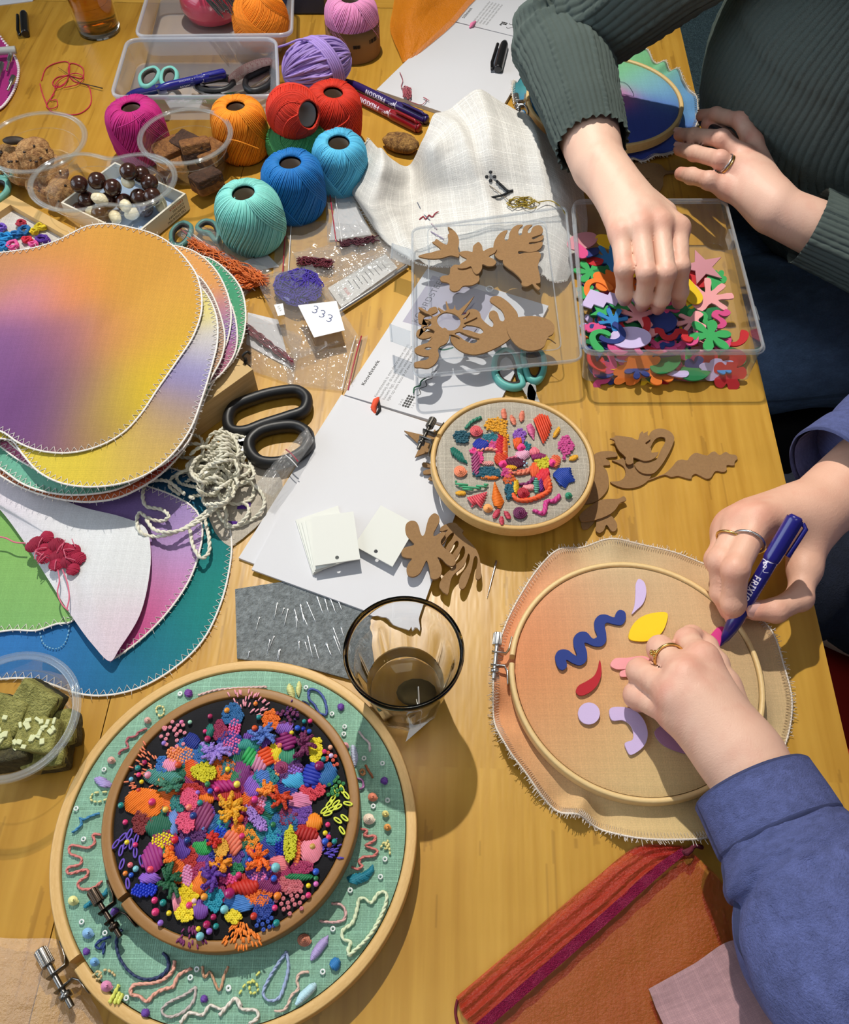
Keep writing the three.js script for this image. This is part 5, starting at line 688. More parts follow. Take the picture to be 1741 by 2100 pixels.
// pink pot and needles
{ const c = P(440, 36, .004), t = thing('pin_pot', 'round glossy pink pot with a lid recess', 'pot', c), pr = [[0, 0], [.02, 0], [.036, .006], [.043, .02], [.042, .036], [.034, .047], [.028, .049], [.026, .046], [0, .044]];
  mesh('bowl', new B().grid((u, v) => { const p = pr[Math.round(v * 8)]; return V(c.x + Math.cos(u * TAU) * p[0], c.y + p[1], c.z - Math.sin(u * TAU) * p[0]); }, 40, 8, true), phy('#c9465f', .2, { clearcoat: .6 }), t);
  for (let k = 0; k < 34; k++) { const a = rr(-6, 6); solo('beading_pin', 'long grey steel pin in the bundle on the pink pot', 'pin', new B().tube([P(400 + k * 2.1 + a * .3, -22 + rr(-6, 4), .054 + rr(0, .006)), P(452 + k * 1.2 + a, 30 + rr(-8, 8) - k * .4, .056 + rr(0, .006))], .0006, 5), std('#80827f', .4, { metalness: 1 }), 'steel pins bundled on the pink pot'); } }
// dark blue box, orange organza
solo('gift_box', 'small dark navy box standing behind the frosted box', 'box', new RoundedBoxGeometry(.06, .03, .05, 3, .003).translate(P(628, 5).x, TY + .0155, P(628, 12).z), std('#23304f', .5));
const sheer = (c, o, r = .45) => phy(c, r, { transparent: true, opacity: o, sheen: .4, sheenRoughness: .3, sheenColor: C(c), bumpMap: rep(paperH, 25, 25), bumpScale: .001 });
{ const f = patch([[[815, -40, .004], [880, -45, .02], [960, -40, .006], [1010, -30, .003]], [[805, 20, .004], [850, 10, .022], [900, 15, .008], [965, 10, .006]], [[800, 60, .003], [835, 55, .018], [870, 60, .014], [925, 55, .0062]], [[822, 118, .003], [835, 105, .01], [850, 108, .008], [872, 100, .0065]], [[826, 128, .002], [832, 126, .004], [840, 126, .004], [848, 122, .004]]]);
  const b = new B().grid((u, v) => { const q = f(u, v); q.y += .003 * (fbm(u * 9, v * 9) - .4); q.y = Math.max(q.y, TY + .001); return q; }, 40, 40); solo('organza_cloth', 'bright orange sheer organza piece beside the open booklet', 'fabric', b, sheer('#e8870e', .72)); }
// red loop of thread with needle
{ const t = thing('thread_loop', 'crimson thread loop with a long needle on the bare wood', 'thread', P(140, 185)); const b = new B();
  b.tube(line([85, 165, 95, 140, 120, 128, 140, 128, 142, 150, 135, 168, 118, 178, 108, 172, 115, 160, 140, 155, 168, 160, 172, 150, 168, 138, 145, 130, 140, 145, 150, 165, 180, 175, 186, 190, 185, 215, 165, 232, 140, 235, 105, 228, 92, 205, 85, 185, 82, 172], .0012, 8), .0007, 5); b.tube(line([120, 172, 110, 190, 104, 205, 116, 205, 117, 218, 100, 222, 95, 215, 112, 192], .0022, 8), .0006, 5); b.tube(line([140, 160, 130, 175, 112, 180, 120, 165, 155, 150, 172, 158, 160, 172, 130, 180], .003, 8), .0006, 5);
  mesh('thread', b, thr('#c22446'), t); mesh('needle', new B().tube([P(119, 138, .0025), P(165, 170, .0035), P(210, 181, .0035)], k => .0008 * lerp(.3, 1, k), 6), darkMetal, t); }
// thread tufts on papers
{ const b = new B(); b.tube(line([820, 148, 826, 165, 823, 178, 832, 190, 838, 205, 850, 212, 866, 214, 875, 203, 868, 200, 880, 206], .0075, 6), .0005, 4); for (let k = 0; k < 10; k++) { const p = []; for (let j = 0; j < 8; j++) p.push(P(835 + rr(-9, 9), 190 + rr(-14, 14), .0075 + rr(0, .003))); b.tube(curve3(p, 24, true), .0005, 4, true); } solo('thread_tuft', 'tiny tangle of dusty red thread on the booklet page', 'thread', b, thr('#a85560')); }
solo('thread_end', 'short green thread end beside the lid corner', 'thread', new B().tube(line([848, 806, 850, 795, 862, 790, 863, 783, 870, 777, 880, 772], .0062, 5), .0007, 5), thr('#1c5a3e'));
// used tea bag
{ const b = new B().ball(V(0, 0, 0), .024, .009, .015, 24, 14, q => 1 + .25 * (fbm(q.x * 3 + 3, q.z * 3) - .5)); b.xf(new THREE.Matrix4().makeRotationFromEuler(new THREE.Euler(.1, -.5, .1)).setPosition(P(822, 292, .0095))); solo('tea_bag', 'used brown tea bag next to the white linen cloth', 'tea bag', b, crumb('#ffffff', [.72, .55, .3], [.35, .22, .1])); }
// ---------- wooden frame with embroidery ----------
{ const wood = hoopWood('#dcc090'), t = thing('wooden_tray', 'square wooden frame tray with an embroidered linen panel', 'tray', P(60, 470)); const hF = .024;
  const c0 = P(24, 400, hF), a = P(168, 480, hF).sub(c0), d = V(a.z, 0, -a.x).negate().normalize(), l = a.length() * 1.05, dir = a.clone().normalize(), c1 = c0.clone().addScaledVector(dir, l), c3 = c0.clone().addScaledVector(d, l), c2 = c1.clone().addScaledVector(d, l), w = .012;
  const C4 = [c0, c1, c2, c3], mid = c0.clone().lerp(c2, .5), I4 = C4.map(q => q.clone().lerp(mid, w * 2 / l));
  for (let k = 0; k < 4; k++) { const n = (k + 1) % 4; mesh('frame_side', new B().prism([C4[k], C4[n], I4[n], I4[k]].map(q => [q.x, q.z]), TY + .0005, TY + hF), wood, t); }
  mesh('linen_panel', new B().prism(I4.map(q => [q.x, q.z]), TY + .009, TY + .0165), cloth('#efe9e2', 40, linenC), t);
  for (const [x, y, cc, r] of [[12, 490, '#1e8fd0', .009], [4, 470, '#7a56c0', .006], [46, 462, '#a8203a', .006], [52, 476, '#15639e', .008], [34, 484, '#1a6cae', .006], [85, 468, '#efd42a', .007], [72, 478, '#e8cc22', .005], [58, 495, '#d1213e', .006], [90, 494, '#5a2a98', .008], [28, 506, '#e0559a', .008], [8, 510, '#1e7fc0', .007], [70, 505, '#e0559a', .005]]) { const q = P(x, y, .018), b = new B(); for (let k = 0; k < 7; k++) { const p = []; for (let j = 0; j < 7; j++) { const an = j / 7 * TAU + k; p.push(V(q.x + Math.cos(an) * r * rr(.4, 1), q.y + rr(0, .005), q.z + Math.sin(an) * r * rr(.3, .8))); } b.tube(curve3(p, 26, true), .0011, 5, true); } mesh('embroidered_motif', b, thr(cc), t); } }
// card deck box
{ const hB = .021, A = P(381, 397, hB), B0 = P(287, 474, hB), d1 = B0.clone().sub(A).multiplyScalar(1.15), Bq = A.clone().add(d1), d2 = V(d1.z, 0, -d1.x).normalize().multiplyScalar(.108); if (d2.z > 0) d2.negate(); const D = A.clone().add(d2), Cq = Bq.clone().add(d2), t = thing('card_deck_box', 'cream open card deck box with printed side under the pinched tub', 'box', P(300, 430));
  const cream = std('#ded6c6', .7), cs = [A, Bq, Cq, D], mid = A.clone().lerp(Cq, .5), inn = cs.map(q => q.clone().lerp(mid, .045));
  const tx = canvasTex(512, 128, (x, w, h) => { x.fillStyle = '#ded6c6'; x.fillRect(0, 0, w, h); x.fillStyle = '#3a3430'; x.font = 'bold 25px sans-serif'; x.fillText('THE ESSENTIAL', 40, 32); x.fillText('EMBROIDERY', 40, 60); x.fillText('STITCHES', 40, 88); x.fillStyle = '#b0513c'; x.fillText('CARD DECK', 40, 116); });
  for (let k = 0; k < 4; k++) { const n = (k + 1) % 4; mesh('wall', new B().prism([cs[k], cs[n], inn[n], inn[k]].map(q => [q.x, q.z]), TY + .0005, TY + hB), cream, t); }
  mesh('card_deck', new B().prism(inn.map(q => [q.x, q.z]), TY + .0005, TY + .0042), std('#9fb6d8', .6), t, 'pale blue top card');
  const n = V(-d2.x, 0, -d2.z).normalize().multiplyScalar(.0004), b = new B(), q = [[A, 0, 0, hB - .0006], [Bq, 1, 0, hB - .0006], [Bq, 1, 1, .001], [A, 0, 1, .001]].map(([p, u, v, y]) => b.v(p.x + n.x, TY + y, p.z + n.z, u, v)); b.quad(q[0], q[1], q[2], q[3]); mesh('printed_side', b, std('#ffffff', .6, { map: tx }), t, 'printed title in dark and rust letters'); }
// pink felt patch with hoop hardware at the edge
{ const t = thing('felt_patch', 'magenta patch with scalloped lace edge holding small hoop screws', 'patch', P(0, 160)), b = new B(), f = [-80, 60, -20, 55, 8, 85, 30, 115, 38, 140, 34, 170, 20, 200, 0, 222, -40, 235, -90, 200]; b.prism(flatPts(f, .003, 5), TY + .0005, TY + .003); mesh('felt', b, cloth('#b01f7a', 50), t);
  const e = new B(), L = line(f, .0032, 14, true); for (let k = 0; k < L.length; k += 2) e.ball(L[k], .0022, .0014, .0022, 6, 4); mesh('lace_edge', e, thr('#f0dfe4'), t).userData.kind = 'stuff';
  for (const [x, y, x2, y2, r] of [[22, 112, 14, 145, .003], [28, 158, 16, 185, .0035], [4, 130, -4, 170, .003]]) solo('hoop_screw', 'small steel hoop screw on the magenta patch', 'screw', new B().tube([P(x, y, .012), P(lerp(x, x2, .4), lerp(y, y2, .4), .012), P(lerp(x, x2, .45), lerp(y, y2, .45), .012), P(x2, y2, .01)], k => k < .5 ? r : r * .5, 10), metal, 'hoop screws on the magenta patch');
  solo('hoop_clamp', 'grey clamp bar lying on the magenta patch', 'clamp', new B().tube([P(-40, 112, .014), P(0, 105, .014), P(32, 102, .014)], .005, 8), std('#b9b9b4', .4)); }
// ---------- wooden box with hook ----------
{ const A = P(531, 806), Bq = P(392, 908), d = A.clone().sub(Bq).normalize(), n = V(d.z, 0, -d.x); if (n.z > 0) n.negate(); const h = .034, w = .13, l = A.distanceTo(Bq) + .06, B2 = A.clone().addScaledVector(d, -l);
  const t = thing('wooden_box', 'pale wooden box with a black metal hook under the fabric stack', 'box', A.clone().lerp(B2, .5).addScaledVector(n, w / 2)), b = new B(); b.prism([A, B2, B2.clone().addScaledVector(n, w), A.clone().addScaledVector(n, w)].map(q => [q.x, q.z]), TY + .0005, TY + h);
  const wt = dataTex(256, 128, (u, v) => { const g = fbm(u * 3 + fbm(u * 2, v * 6) * 2, v * 26); return [.86 + .14 * (g - .5), .77 + .16 * (g - .5), .6 + .18 * (g - .5)]; }); for (let k = 0; k < b.n; k++) { const q = V(b.p[k * 3], b.p[k * 3 + 1], b.p[k * 3 + 2]); b.uv[k * 2] = q.clone().sub(A).dot(d); b.uv[k * 2 + 1] = q.y - TY; } mesh('body', b, std('#e6d8bd', .7, { map: rep(wt, 9, 16) }), t);
  const pc = A.clone().addScaledVector(n, .012), pl = new B(); pl.tube([V(pc.x + d.x * .0015, TY + .004, pc.z + d.z * .0015), V(pc.x + d.x * .0015, TY + h + .002, pc.z + d.z * .0015)], .005, 4, false, .4); const m = mesh('hook_plate', pl, plain('#1c1a19', .5), t);
  mesh('hook', new B().tube(curve3([V(pc.x + d.x * .002, TY + h, pc.z + d.z * .002), V(pc.x + d.x * .002 + n.x * .002, TY + h + .008, pc.z + d.z * .002), V(pc.x + d.x * .006, TY + h + .01, pc.z + d.z * .006), V(pc.x + d.x * .008, TY + h + .006, pc.z + d.z * .008)], 16), .0013, 6), plain('#1c1a19', .5), m);
  for (const y of [.012, .026]) mesh('screw', new B().ball(V(pc.x + d.x * .0035, TY + y, pc.z + d.z * .0035), .0018, .0018, .0018, 8, 6), darkMetal, m); }
// ---------- cream cord ----------
{ const t = thing('cotton_cord', 'tangled heap of twisted cream cotton cord', 'cord', P(440, 1000)); const b = new B();
  const cord = (pts, n) => { const c = new THREE.CatmullRomCurve3(pts, false, 'centripetal'), L = c.getLength(), m = Math.max(20, Math.floor(L / .0016)), base = c.getSpacedPoints(m); for (const ph of [0, Math.PI]) { const p = []; for (let k = 0; k <= m; k++) { const a = base[Math.max(0, k - 1)], d = base[Math.min(m, k + 1)].clone().sub(a).normalize(), u = V(0, 1, 0).sub(d.clone().multiplyScalar(d.y)).normalize(), s = d.clone().cross(u), w = k * .95 + ph; p.push(base[k].clone().addScaledVector(u, Math.cos(w) * .0008).addScaledVector(s, Math.sin(w) * .0008)); } b.tube(p, .0011, 5); } };
  const Z = zc(0, 900, 2.9017);
  cord(Z([1100, 330, 990, 250, 880, 260, 850, 340, 870, 400, 960, 420, 1005, 460, 960, 490, 880, 470, 830, 440, 815, 500, 840, 560, 900, 580, 1000, 570, 1100, 530, 1210, 450, 1330, 380, 1395, 300, 1380, 220]).reduce((r, v, k, f) => (k % 2 || r.push(P(v, f[k + 1], .013 + .006 * noise2(k, 3))), r), []));
  cord(Z([1130, 540, 1150, 640, 1200, 710, 1240, 680, 1245, 600, 1225, 500, 1220, 440, 1290, 400]).reduce((r, v, k, f) => (k % 2 || r.push(P(v, f[k + 1], .011 + .005 * noise2(k, 9))), r), []));
  cord(Z([1290, 420, 1330, 490, 1400, 520, 1500, 480, 1570, 400, 1555, 320, 1480, 260, 1380, 280, 1330, 370, 1350, 450, 1345, 520, 1400, 520, 1470, 460, 1475, 400, 1440, 380]).reduce((r, v, k, f) => (k % 2 || r.push(P(v, f[k + 1], .004 + .006 * noise2(k, 5))), r), []));
  cord(Z([870, 480, 920, 540, 1000, 555, 1090, 540, 1200, 480, 1300, 400, 1390, 330, 1350, 200, 1250, 130, 1180, 130, 1160, 220, 1200, 300]).reduce((r, v, k, f) => (k % 2 || r.push(P(v, f[k + 1], .016 + .006 * noise2(k, 7))), r), []));
  for (let k = 0; k < 26; k++) { const cx = rr(385, 485), cy = rr(895, 1010), p = [], n = 6; const a0 = rr(0, 6), w = rr(22, 48), hh = rr(12, 34); for (let j = 0; j <= n; j++) { const a = a0 + j / n * rr(4.5, 6.6); const x = cx + Math.cos(a) * w, y = cy + Math.sin(a) * hh * 1.2; p.push(P(clamp(x, 300, 520), clamp(y, 868, 1075), .004 + .03 * rnd() * Math.exp(-(((cx - 440) / 50) ** 2)))); } cord(p); }
  for (let k = 0; k < 8; k++) { const p = []; for (let j = 0; j < 5; j++) p.push(P(430 + j * 16 + rr(-5, 5), 960 - k * 7 - 18 * Math.sin(j * .8) + rr(-4, 4), .02 + .02 * Math.sin(j * .8 + .3) - k * .001)); cord(p); }
  mesh('strands', b, thr('#e3dfcc', .85), t); }
// linen scrap with purple stitches, under the cord
{ const s = cut('linen_scrap', 'natural linen scrap with violet stitches under the cream cord', 'fabric', [420, 1000, 470, 950, 560, 960, 580, 1000, 545, 1060, 478, 1118, 470, 1120, 440, 1090], { h: .0015, t: .001, m: cloth('#d8cdbc', 40, linenC), n: 3 }); for (const [x, y, r] of [[500, 1036, .0055], [476, 1075, .004]]) { const q = P(x, y, .004), b = new B(); for (let k = 0; k < 6; k++) b.tube([V(q.x - r, q.y - .001, q.z + (k - 2.5) * .0011), V(q.x, q.y + .001, q.z + (k - 2.5) * .0011 + .001), V(q.x + r, q.y - .001, q.z + (k - 2.5) * .0011)], .0007, 5); mesh('satin_stitch', b, thr('#4e1f86'), s); } }
// ---------- zip bags ----------
function bag(label, f, h, o = {}) { // corners px: top left, top right, bottom right, bottom left
  const c = quadPx(f, h), t = thing('zip_bag', label, 'plastic bag', c[0].clone().lerp(c[2], .5).setY(TY + h), o.group), b = new B(), puff = o.puff ?? .005, sd = rr(0, 90);
  const at = (u, v) => c[0].clone().lerp(c[1], u).lerp(c[3].clone().lerp(c[2], u), v), hf = (u, v) => puff * Math.sin(u * Math.PI) ** .6 * Math.sin(v * Math.PI) ** .6 + (o.wr ?? .007) * (Math.abs(fbm(u * 8 + sd, v * 8) - .5) + .5 * Math.abs(noise2(u * 5 + v * 9 + sd, v * 3 - u * 7) - .5)) ;
  b.grid((u, v) => { const q = at(u, v); q.y = TY + h + .0006 + hf(u, v); return q; }, 46, 46); b.grid((u, v) => { const q = at(u, v); q.y = TY + h; return q; }, 6, 6);
  mesh('film', b, bagPlastic, t);
  const zp = new B(), sgn = o.side ?? 3, e = k => { const w = o.zip ?? .12; return sgn === 3 ? at(w, k) : sgn === 1 ? at(1 - w, k) : sgn === 0 ? at(k, w) : at(k, 1 - w); }; const pts = [0, .2, .4, .6, .8, 1].map(k => { const q = e(k); q.y = TY + h + .0025 + (o.puff ?? .005) * .5 * Math.sin(k * Math.PI); return q; });
  if (o.zc !== null) { zp.tube(pts, .0007, 5); mesh('zip_strip', zp, plain(o.zc || '#a8203c', .4), t); const z2 = new B(); z2.tube(pts.map(q => V(q.x + .006 * (sgn === 3 ? 1 : sgn === 1 ? -1 : 0), q.y, q.z + .006 * (sgn === 0 ? 1 : sgn === 2 ? -1 : 0))), .0005, 5); mesh('zip_strip', z2, plain('#e8e8ea', .3), t); }
  return t;
}
function floss(label, px, h, col, n, spread, o = {}) { const b = new B(); b.col = null; for (let k = 0; k < n; k++) { const p = [], m = o.m || 7; for (let j = 0; j < m; j++) { const a = rr(0, TAU), r = Math.sqrt(rnd()); if (o.along) { const s = j / (m - 1); p.push(P(lerp(px[0], o.along[0], s) + rr(-1, 1) * spread[0], lerp(px[1], o.along[1], s) + rr(-1, 1) * spread[1], h + rr(0, o.d || .006))); } else p.push(P(px[0] + Math.cos(a) * r * spread[0], px[1] + Math.sin(a) * r * spread[1], h + rr(0, o.d || .007) * (1 - r * .6))); } b.tube(curve3(p, m * 6), o.r || .0006, 4); } return solo('embroidery_floss', label, 'thread', b, thr(col)); }
bag('clear zip bag with orange floss', [350, 470, 430, 468, 560, 560, 500, 610], .004, { puff: .012, side: 3, zip: .2 });
floss('orange embroidery floss hank in a clear bag', [395, 498], .006, '#cf6a2c', 60, [13, 13], { along: [540, 575], d: .012, m: 9 });
floss('orange embroidery floss tangle spilling from the bag end', [500, 570], .006, '#d66c2c', 46, [44, 24], { d: .012 });
solo('paper_slip', 'white paper slip beside the orange floss', 'paper', sheetB(quadPx([500, 535, 545, 518, 572, 545, 520, 556], .002), .001, .0015), paperM);
bag('large clear zip bag lying under the blue and aqua balls', [570, 448, 800, 470, 812, 560, 560, 570], .001, { puff: .003, side: 3, zip: .08 });
bag('clear zip bag with white label card beside the sky blue ball', [665, 380, 715, 385, 770, 495, 672, 500], .004, { puff: .004, side: 3, zip: .18 });
solo('paper_slip', 'white label card in the bag beside the white linen', 'paper', sheetB(quadPx([690, 400, 720, 395, 762, 480, 675, 492], .003), .002, .0026), paperM);
bag('clear zip bag with maroon floss below the linen cloth', [600, 520, 810, 480, 835, 540, 640, 590], .003, { puff: .005, zc: null });
floss('maroon embroidery floss hank in a clear bag', [615, 535], .004, '#641a2a', 34, [8, 9], { along: [680, 540], d: .008 });
floss('dark plum floss hank in the bag under the linen cloth', [700, 500], .004, '#4a1526', 24, [10, 8], { along: [770, 490], d: .006 });
bag('clear zip bag with grey printed paper and a silver edge', [650, 590, 800, 505, 832, 545, 700, 640], .004, { puff: .004, zc: null });
solo('knitting_rod', 'silver metal rod along the bag edge', 'rod', new B().tube([P(834, 546, .004), P(760, 598, .004), P(695, 640, .004)], .0025, 8), metal);
{ const tx = canvasTex(512, 256, (x, w, h) => { x.fillStyle = '#d5d4d2'; x.fillRect(0, 0, w, h); x.fillStyle = '#33363c'; for (let k = 0; k < 9; k++) x.fillRect(150 + k * 36, 40 + (k * 37) % 60, 5, 130); x.save(); x.translate(110, 200); x.font = '40px sans-serif'; x.fillStyle = '#c0463a'; x.rotate(-Math.PI / 2); x.fillText('janca', 0, 0); x.fillStyle = '#222'; x.fillText('splint', -20, -50); x.restore(); }); solo('printed_sheet', 'grey printed sheet with dark strokes and red lettering in the bag', 'paper', sheetB(quadPx([672, 590, 790, 520, 815, 548, 700, 630], .0035), .0025, .0032), std('#ffffff', .6, { map: tx })); }
bag('clear zip bag with burgundy floss and white card on the table', [500, 640, 620, 690, 600, 790, 470, 745], .002, { puff: .005, side: 2, zip: .1, zc: null });
solo('paper_slip', 'white folded card under the burgundy floss', 'paper', sheetB(quadPx([508, 640, 570, 655, 596, 755, 505, 705], .002), .001, .0016), paperM);
floss('burgundy embroidery floss strands across the white card', [500, 668], .003, '#7a2438', 26, [4, 9], { along: [600, 742], d: .004, r: .0005 });
{ const t = bag('clear zip bag with violet floss and a handwritten 333 note', [523, 570, 640, 545, 735, 690, 605, 740], .009, { puff: .011, side: 2, zip: .05, zc: null });
  floss('violet blue embroidery floss tangle in a clear bag', [612, 588], .012, '#43309c', 80, [52, 40], { d: .011 });
  const tx = canvasTex(256, 256, (x, w, h) => { x.fillStyle = '#f2f1f3'; x.fillRect(0, 0, w, h); x.strokeStyle = '#2c3a6a'; x.lineWidth = 6; x.lineCap = 'round'; for (let k = 0; k < 3; k++) { const X = 108 + k * 38, Y = 40 + k * 44; x.save(); x.translate(X, Y); x.rotate(.5); x.beginPath(); x.arc(0, 0, 16, -2.4, 1.4); x.stroke(); x.beginPath(); x.arc(2, 28, 16, -1.4, 2.3); x.stroke(); x.restore(); } });
  mesh('note', sheetB(quadPx([611, 626, 690, 617, 707, 677, 644, 692], .022), .0215, .022), std('#ffffff', .7, { map: tx }), t, 'white note with the number 333 in pen');
  const st = canvasTex(64, 64, (x) => { x.fillStyle = '#f4f4f4'; x.fillRect(0, 0, 64, 64); x.fillStyle = '#333'; x.font = '22px sans-serif'; x.save(); x.translate(26, 8); x.rotate(1.2); x.fillText('333', 0, 8); x.restore(); });
  mesh('sticker', sheetB(quadPx([562, 625, 580, 622, 584, 645, 570, 648], .021), .0205, .021), std('#ffffff', .6, { map: st }), t, 'small white number sticker'); }
bag('empty clear zip bag with a dark red zip strip on the wood', [585, 725, 755, 690, 725, 805, 590, 790], .0015, { puff: .007, side: 1, zip: .08 });
bag('clear zip bag with red zip strip across the black scissors', [630, 878, 645, 905, 560, 1020, 520, 1000], .017, { puff: .004, side: 0, zip: .4 });
// ---------- organza bag, pink cloth ----------
{ const t = thing('organza_bag', 'sheer red organza drawstring bag with a shiny ribbon', 'bag', P(1250, 1950)), L = (f, n, up, wr) => { const g = patch(f); return new B().grid((u, v) => { const q = g(u, v); q.y += up + wr * (fbm(u * 14, v * 10) - .3) + wr * .8 * Math.sin(u * 5 + v * 22) * .4; q.y = Math.max(q.y, TY + .0008); return q; }, n, n); };
  const body = [[[935, 2045, .001], [1060, 1940, .002], [1200, 1820, .002], [1310, 1735, .004], [1400, 1735, .004]], [[960, 2100, .001], [1090, 2000, .003], [1240, 1880, .003], [1360, 1790, .005], [1450, 1780, .004]], [[1010, 2180, .001], [1150, 2090, .003], [1310, 1970, .003], [1440, 1870, .005], [1520, 1860, .004]], [[1100, 2260, .001], [1250, 2200, .003], [1420, 2100, .003], [1530, 1990, .004], [1580, 1950, .003]]];
  mesh('bag_front', L(body, 40, .0025, .002), sheer('#b02c18', .34), t); mesh('bag_back', L(body, 30, .0004, .0008), sheer('#b02c18', .26), t);
  mesh('gathered_hem', L([[[936, 2044, .004], [1060, 1938, .006], [1200, 1818, .006], [1310, 1738, .007], [1395, 1735, .006]], [[950, 2085, .004], [1080, 1972, .007], [1225, 1856, .007], [1335, 1768, .008], [1402, 1750, .006]], [[985, 2105, .004], [1105, 1995, .006], [1250, 1878, .006], [1350, 1790, .007], [1408, 1762, .006]]], 50, .001, .003), sheer('#c0221c', .48), t);
  const rb = patch([[[972, 2102, .008], [1090, 2000, .009], [1240, 1868, .009], [1345, 1775, .01], [1398, 1738, .01]], [[990, 2118, .008], [1104, 2018, .009], [1256, 1884, .009], [1360, 1790, .01], [1408, 1750, .01]]]);
  mesh('ribbon', new B().grid((u, v) => { const q = rb(u, v); q.y += .0014 * Math.sin(u * 60) * .4 + .001 * fbm(u * 50, v * 6); return q; }, 120, 6), phy('#b82c5c', .22, { sheen: 1, sheenColor: C('#f06a90'), sheenRoughness: .2, bumpMap: rep(paperH, 60, 60), bumpScale: .004, metalness: .35 }), t, 'shiny dark pink ribbon');
  mesh('drawstring', new B().tube(curve3([P(1400, 1748, .012), P(1418, 1742, .012), P(1408, 1752, .014), P(1425, 1735, .01), P(1440, 1738, .006)], 30), .0016, 6), thr('#5a1026'), t); mesh('drawstring', new B().tube(curve3([P(938, 2050, .003), P(934, 2075, .002), P(940, 2105, .002)], 16), .001, 5), thr('#6a1020'), t);
  const pf = patch([[[1330, 2028, .009], [1420, 1978, .01], [1508, 1928, .011], [1590, 1960, .01]], [[1350, 2080, .009], [1450, 2040, .01], [1550, 1995, .011], [1640, 2030, .01]], [[1400, 2180, .009], [1510, 2140, .01], [1600, 2100, .01], [1700, 2120, .01]]]), b = new B(); for (const s of [1, 0]) b.grid((u, v) => { const q = pf(u, v); q.y += .0015 * fbm(u * 6, v * 6) - (s ? 0 : .0006); q.u = u * .12; q.w = v * .1; return q; }, 40, 40);
  solo('gauze_cloth', 'folded pale pink gauze cloth on the red organza bag', 'fabric', b, cloth('#ecb9bd', 60, linenC)); 
  const og = patch([[[-40, 1920, .003], [40, 1925, .008], [110, 1925, .006], [140, 1935, .002]], [[-60, 1990, .01], [40, 1985, .012], [120, 1990, .008], [170, 2010, .002]], [[-60, 2060, .008], [60, 2060, .014], [150, 2055, .008], [200, 2070, .002]], [[-60, 2140, .006], [60, 2140, .01], [160, 2140, .006], [230, 2140, .001]]]);
  solo('organza_cloth', 'shimmering peach sheer organza piece under the mint hoop', 'fabric', new B().grid((u, v) => { const q = og(u, v); q.y += .003 * (fbm(u * 10, v * 12) - .4); q.y = clamp(q.y, TY + .001, TY + .03); return q; }, 40, 40), sheer('#f0d4bc', .34, .25)); }
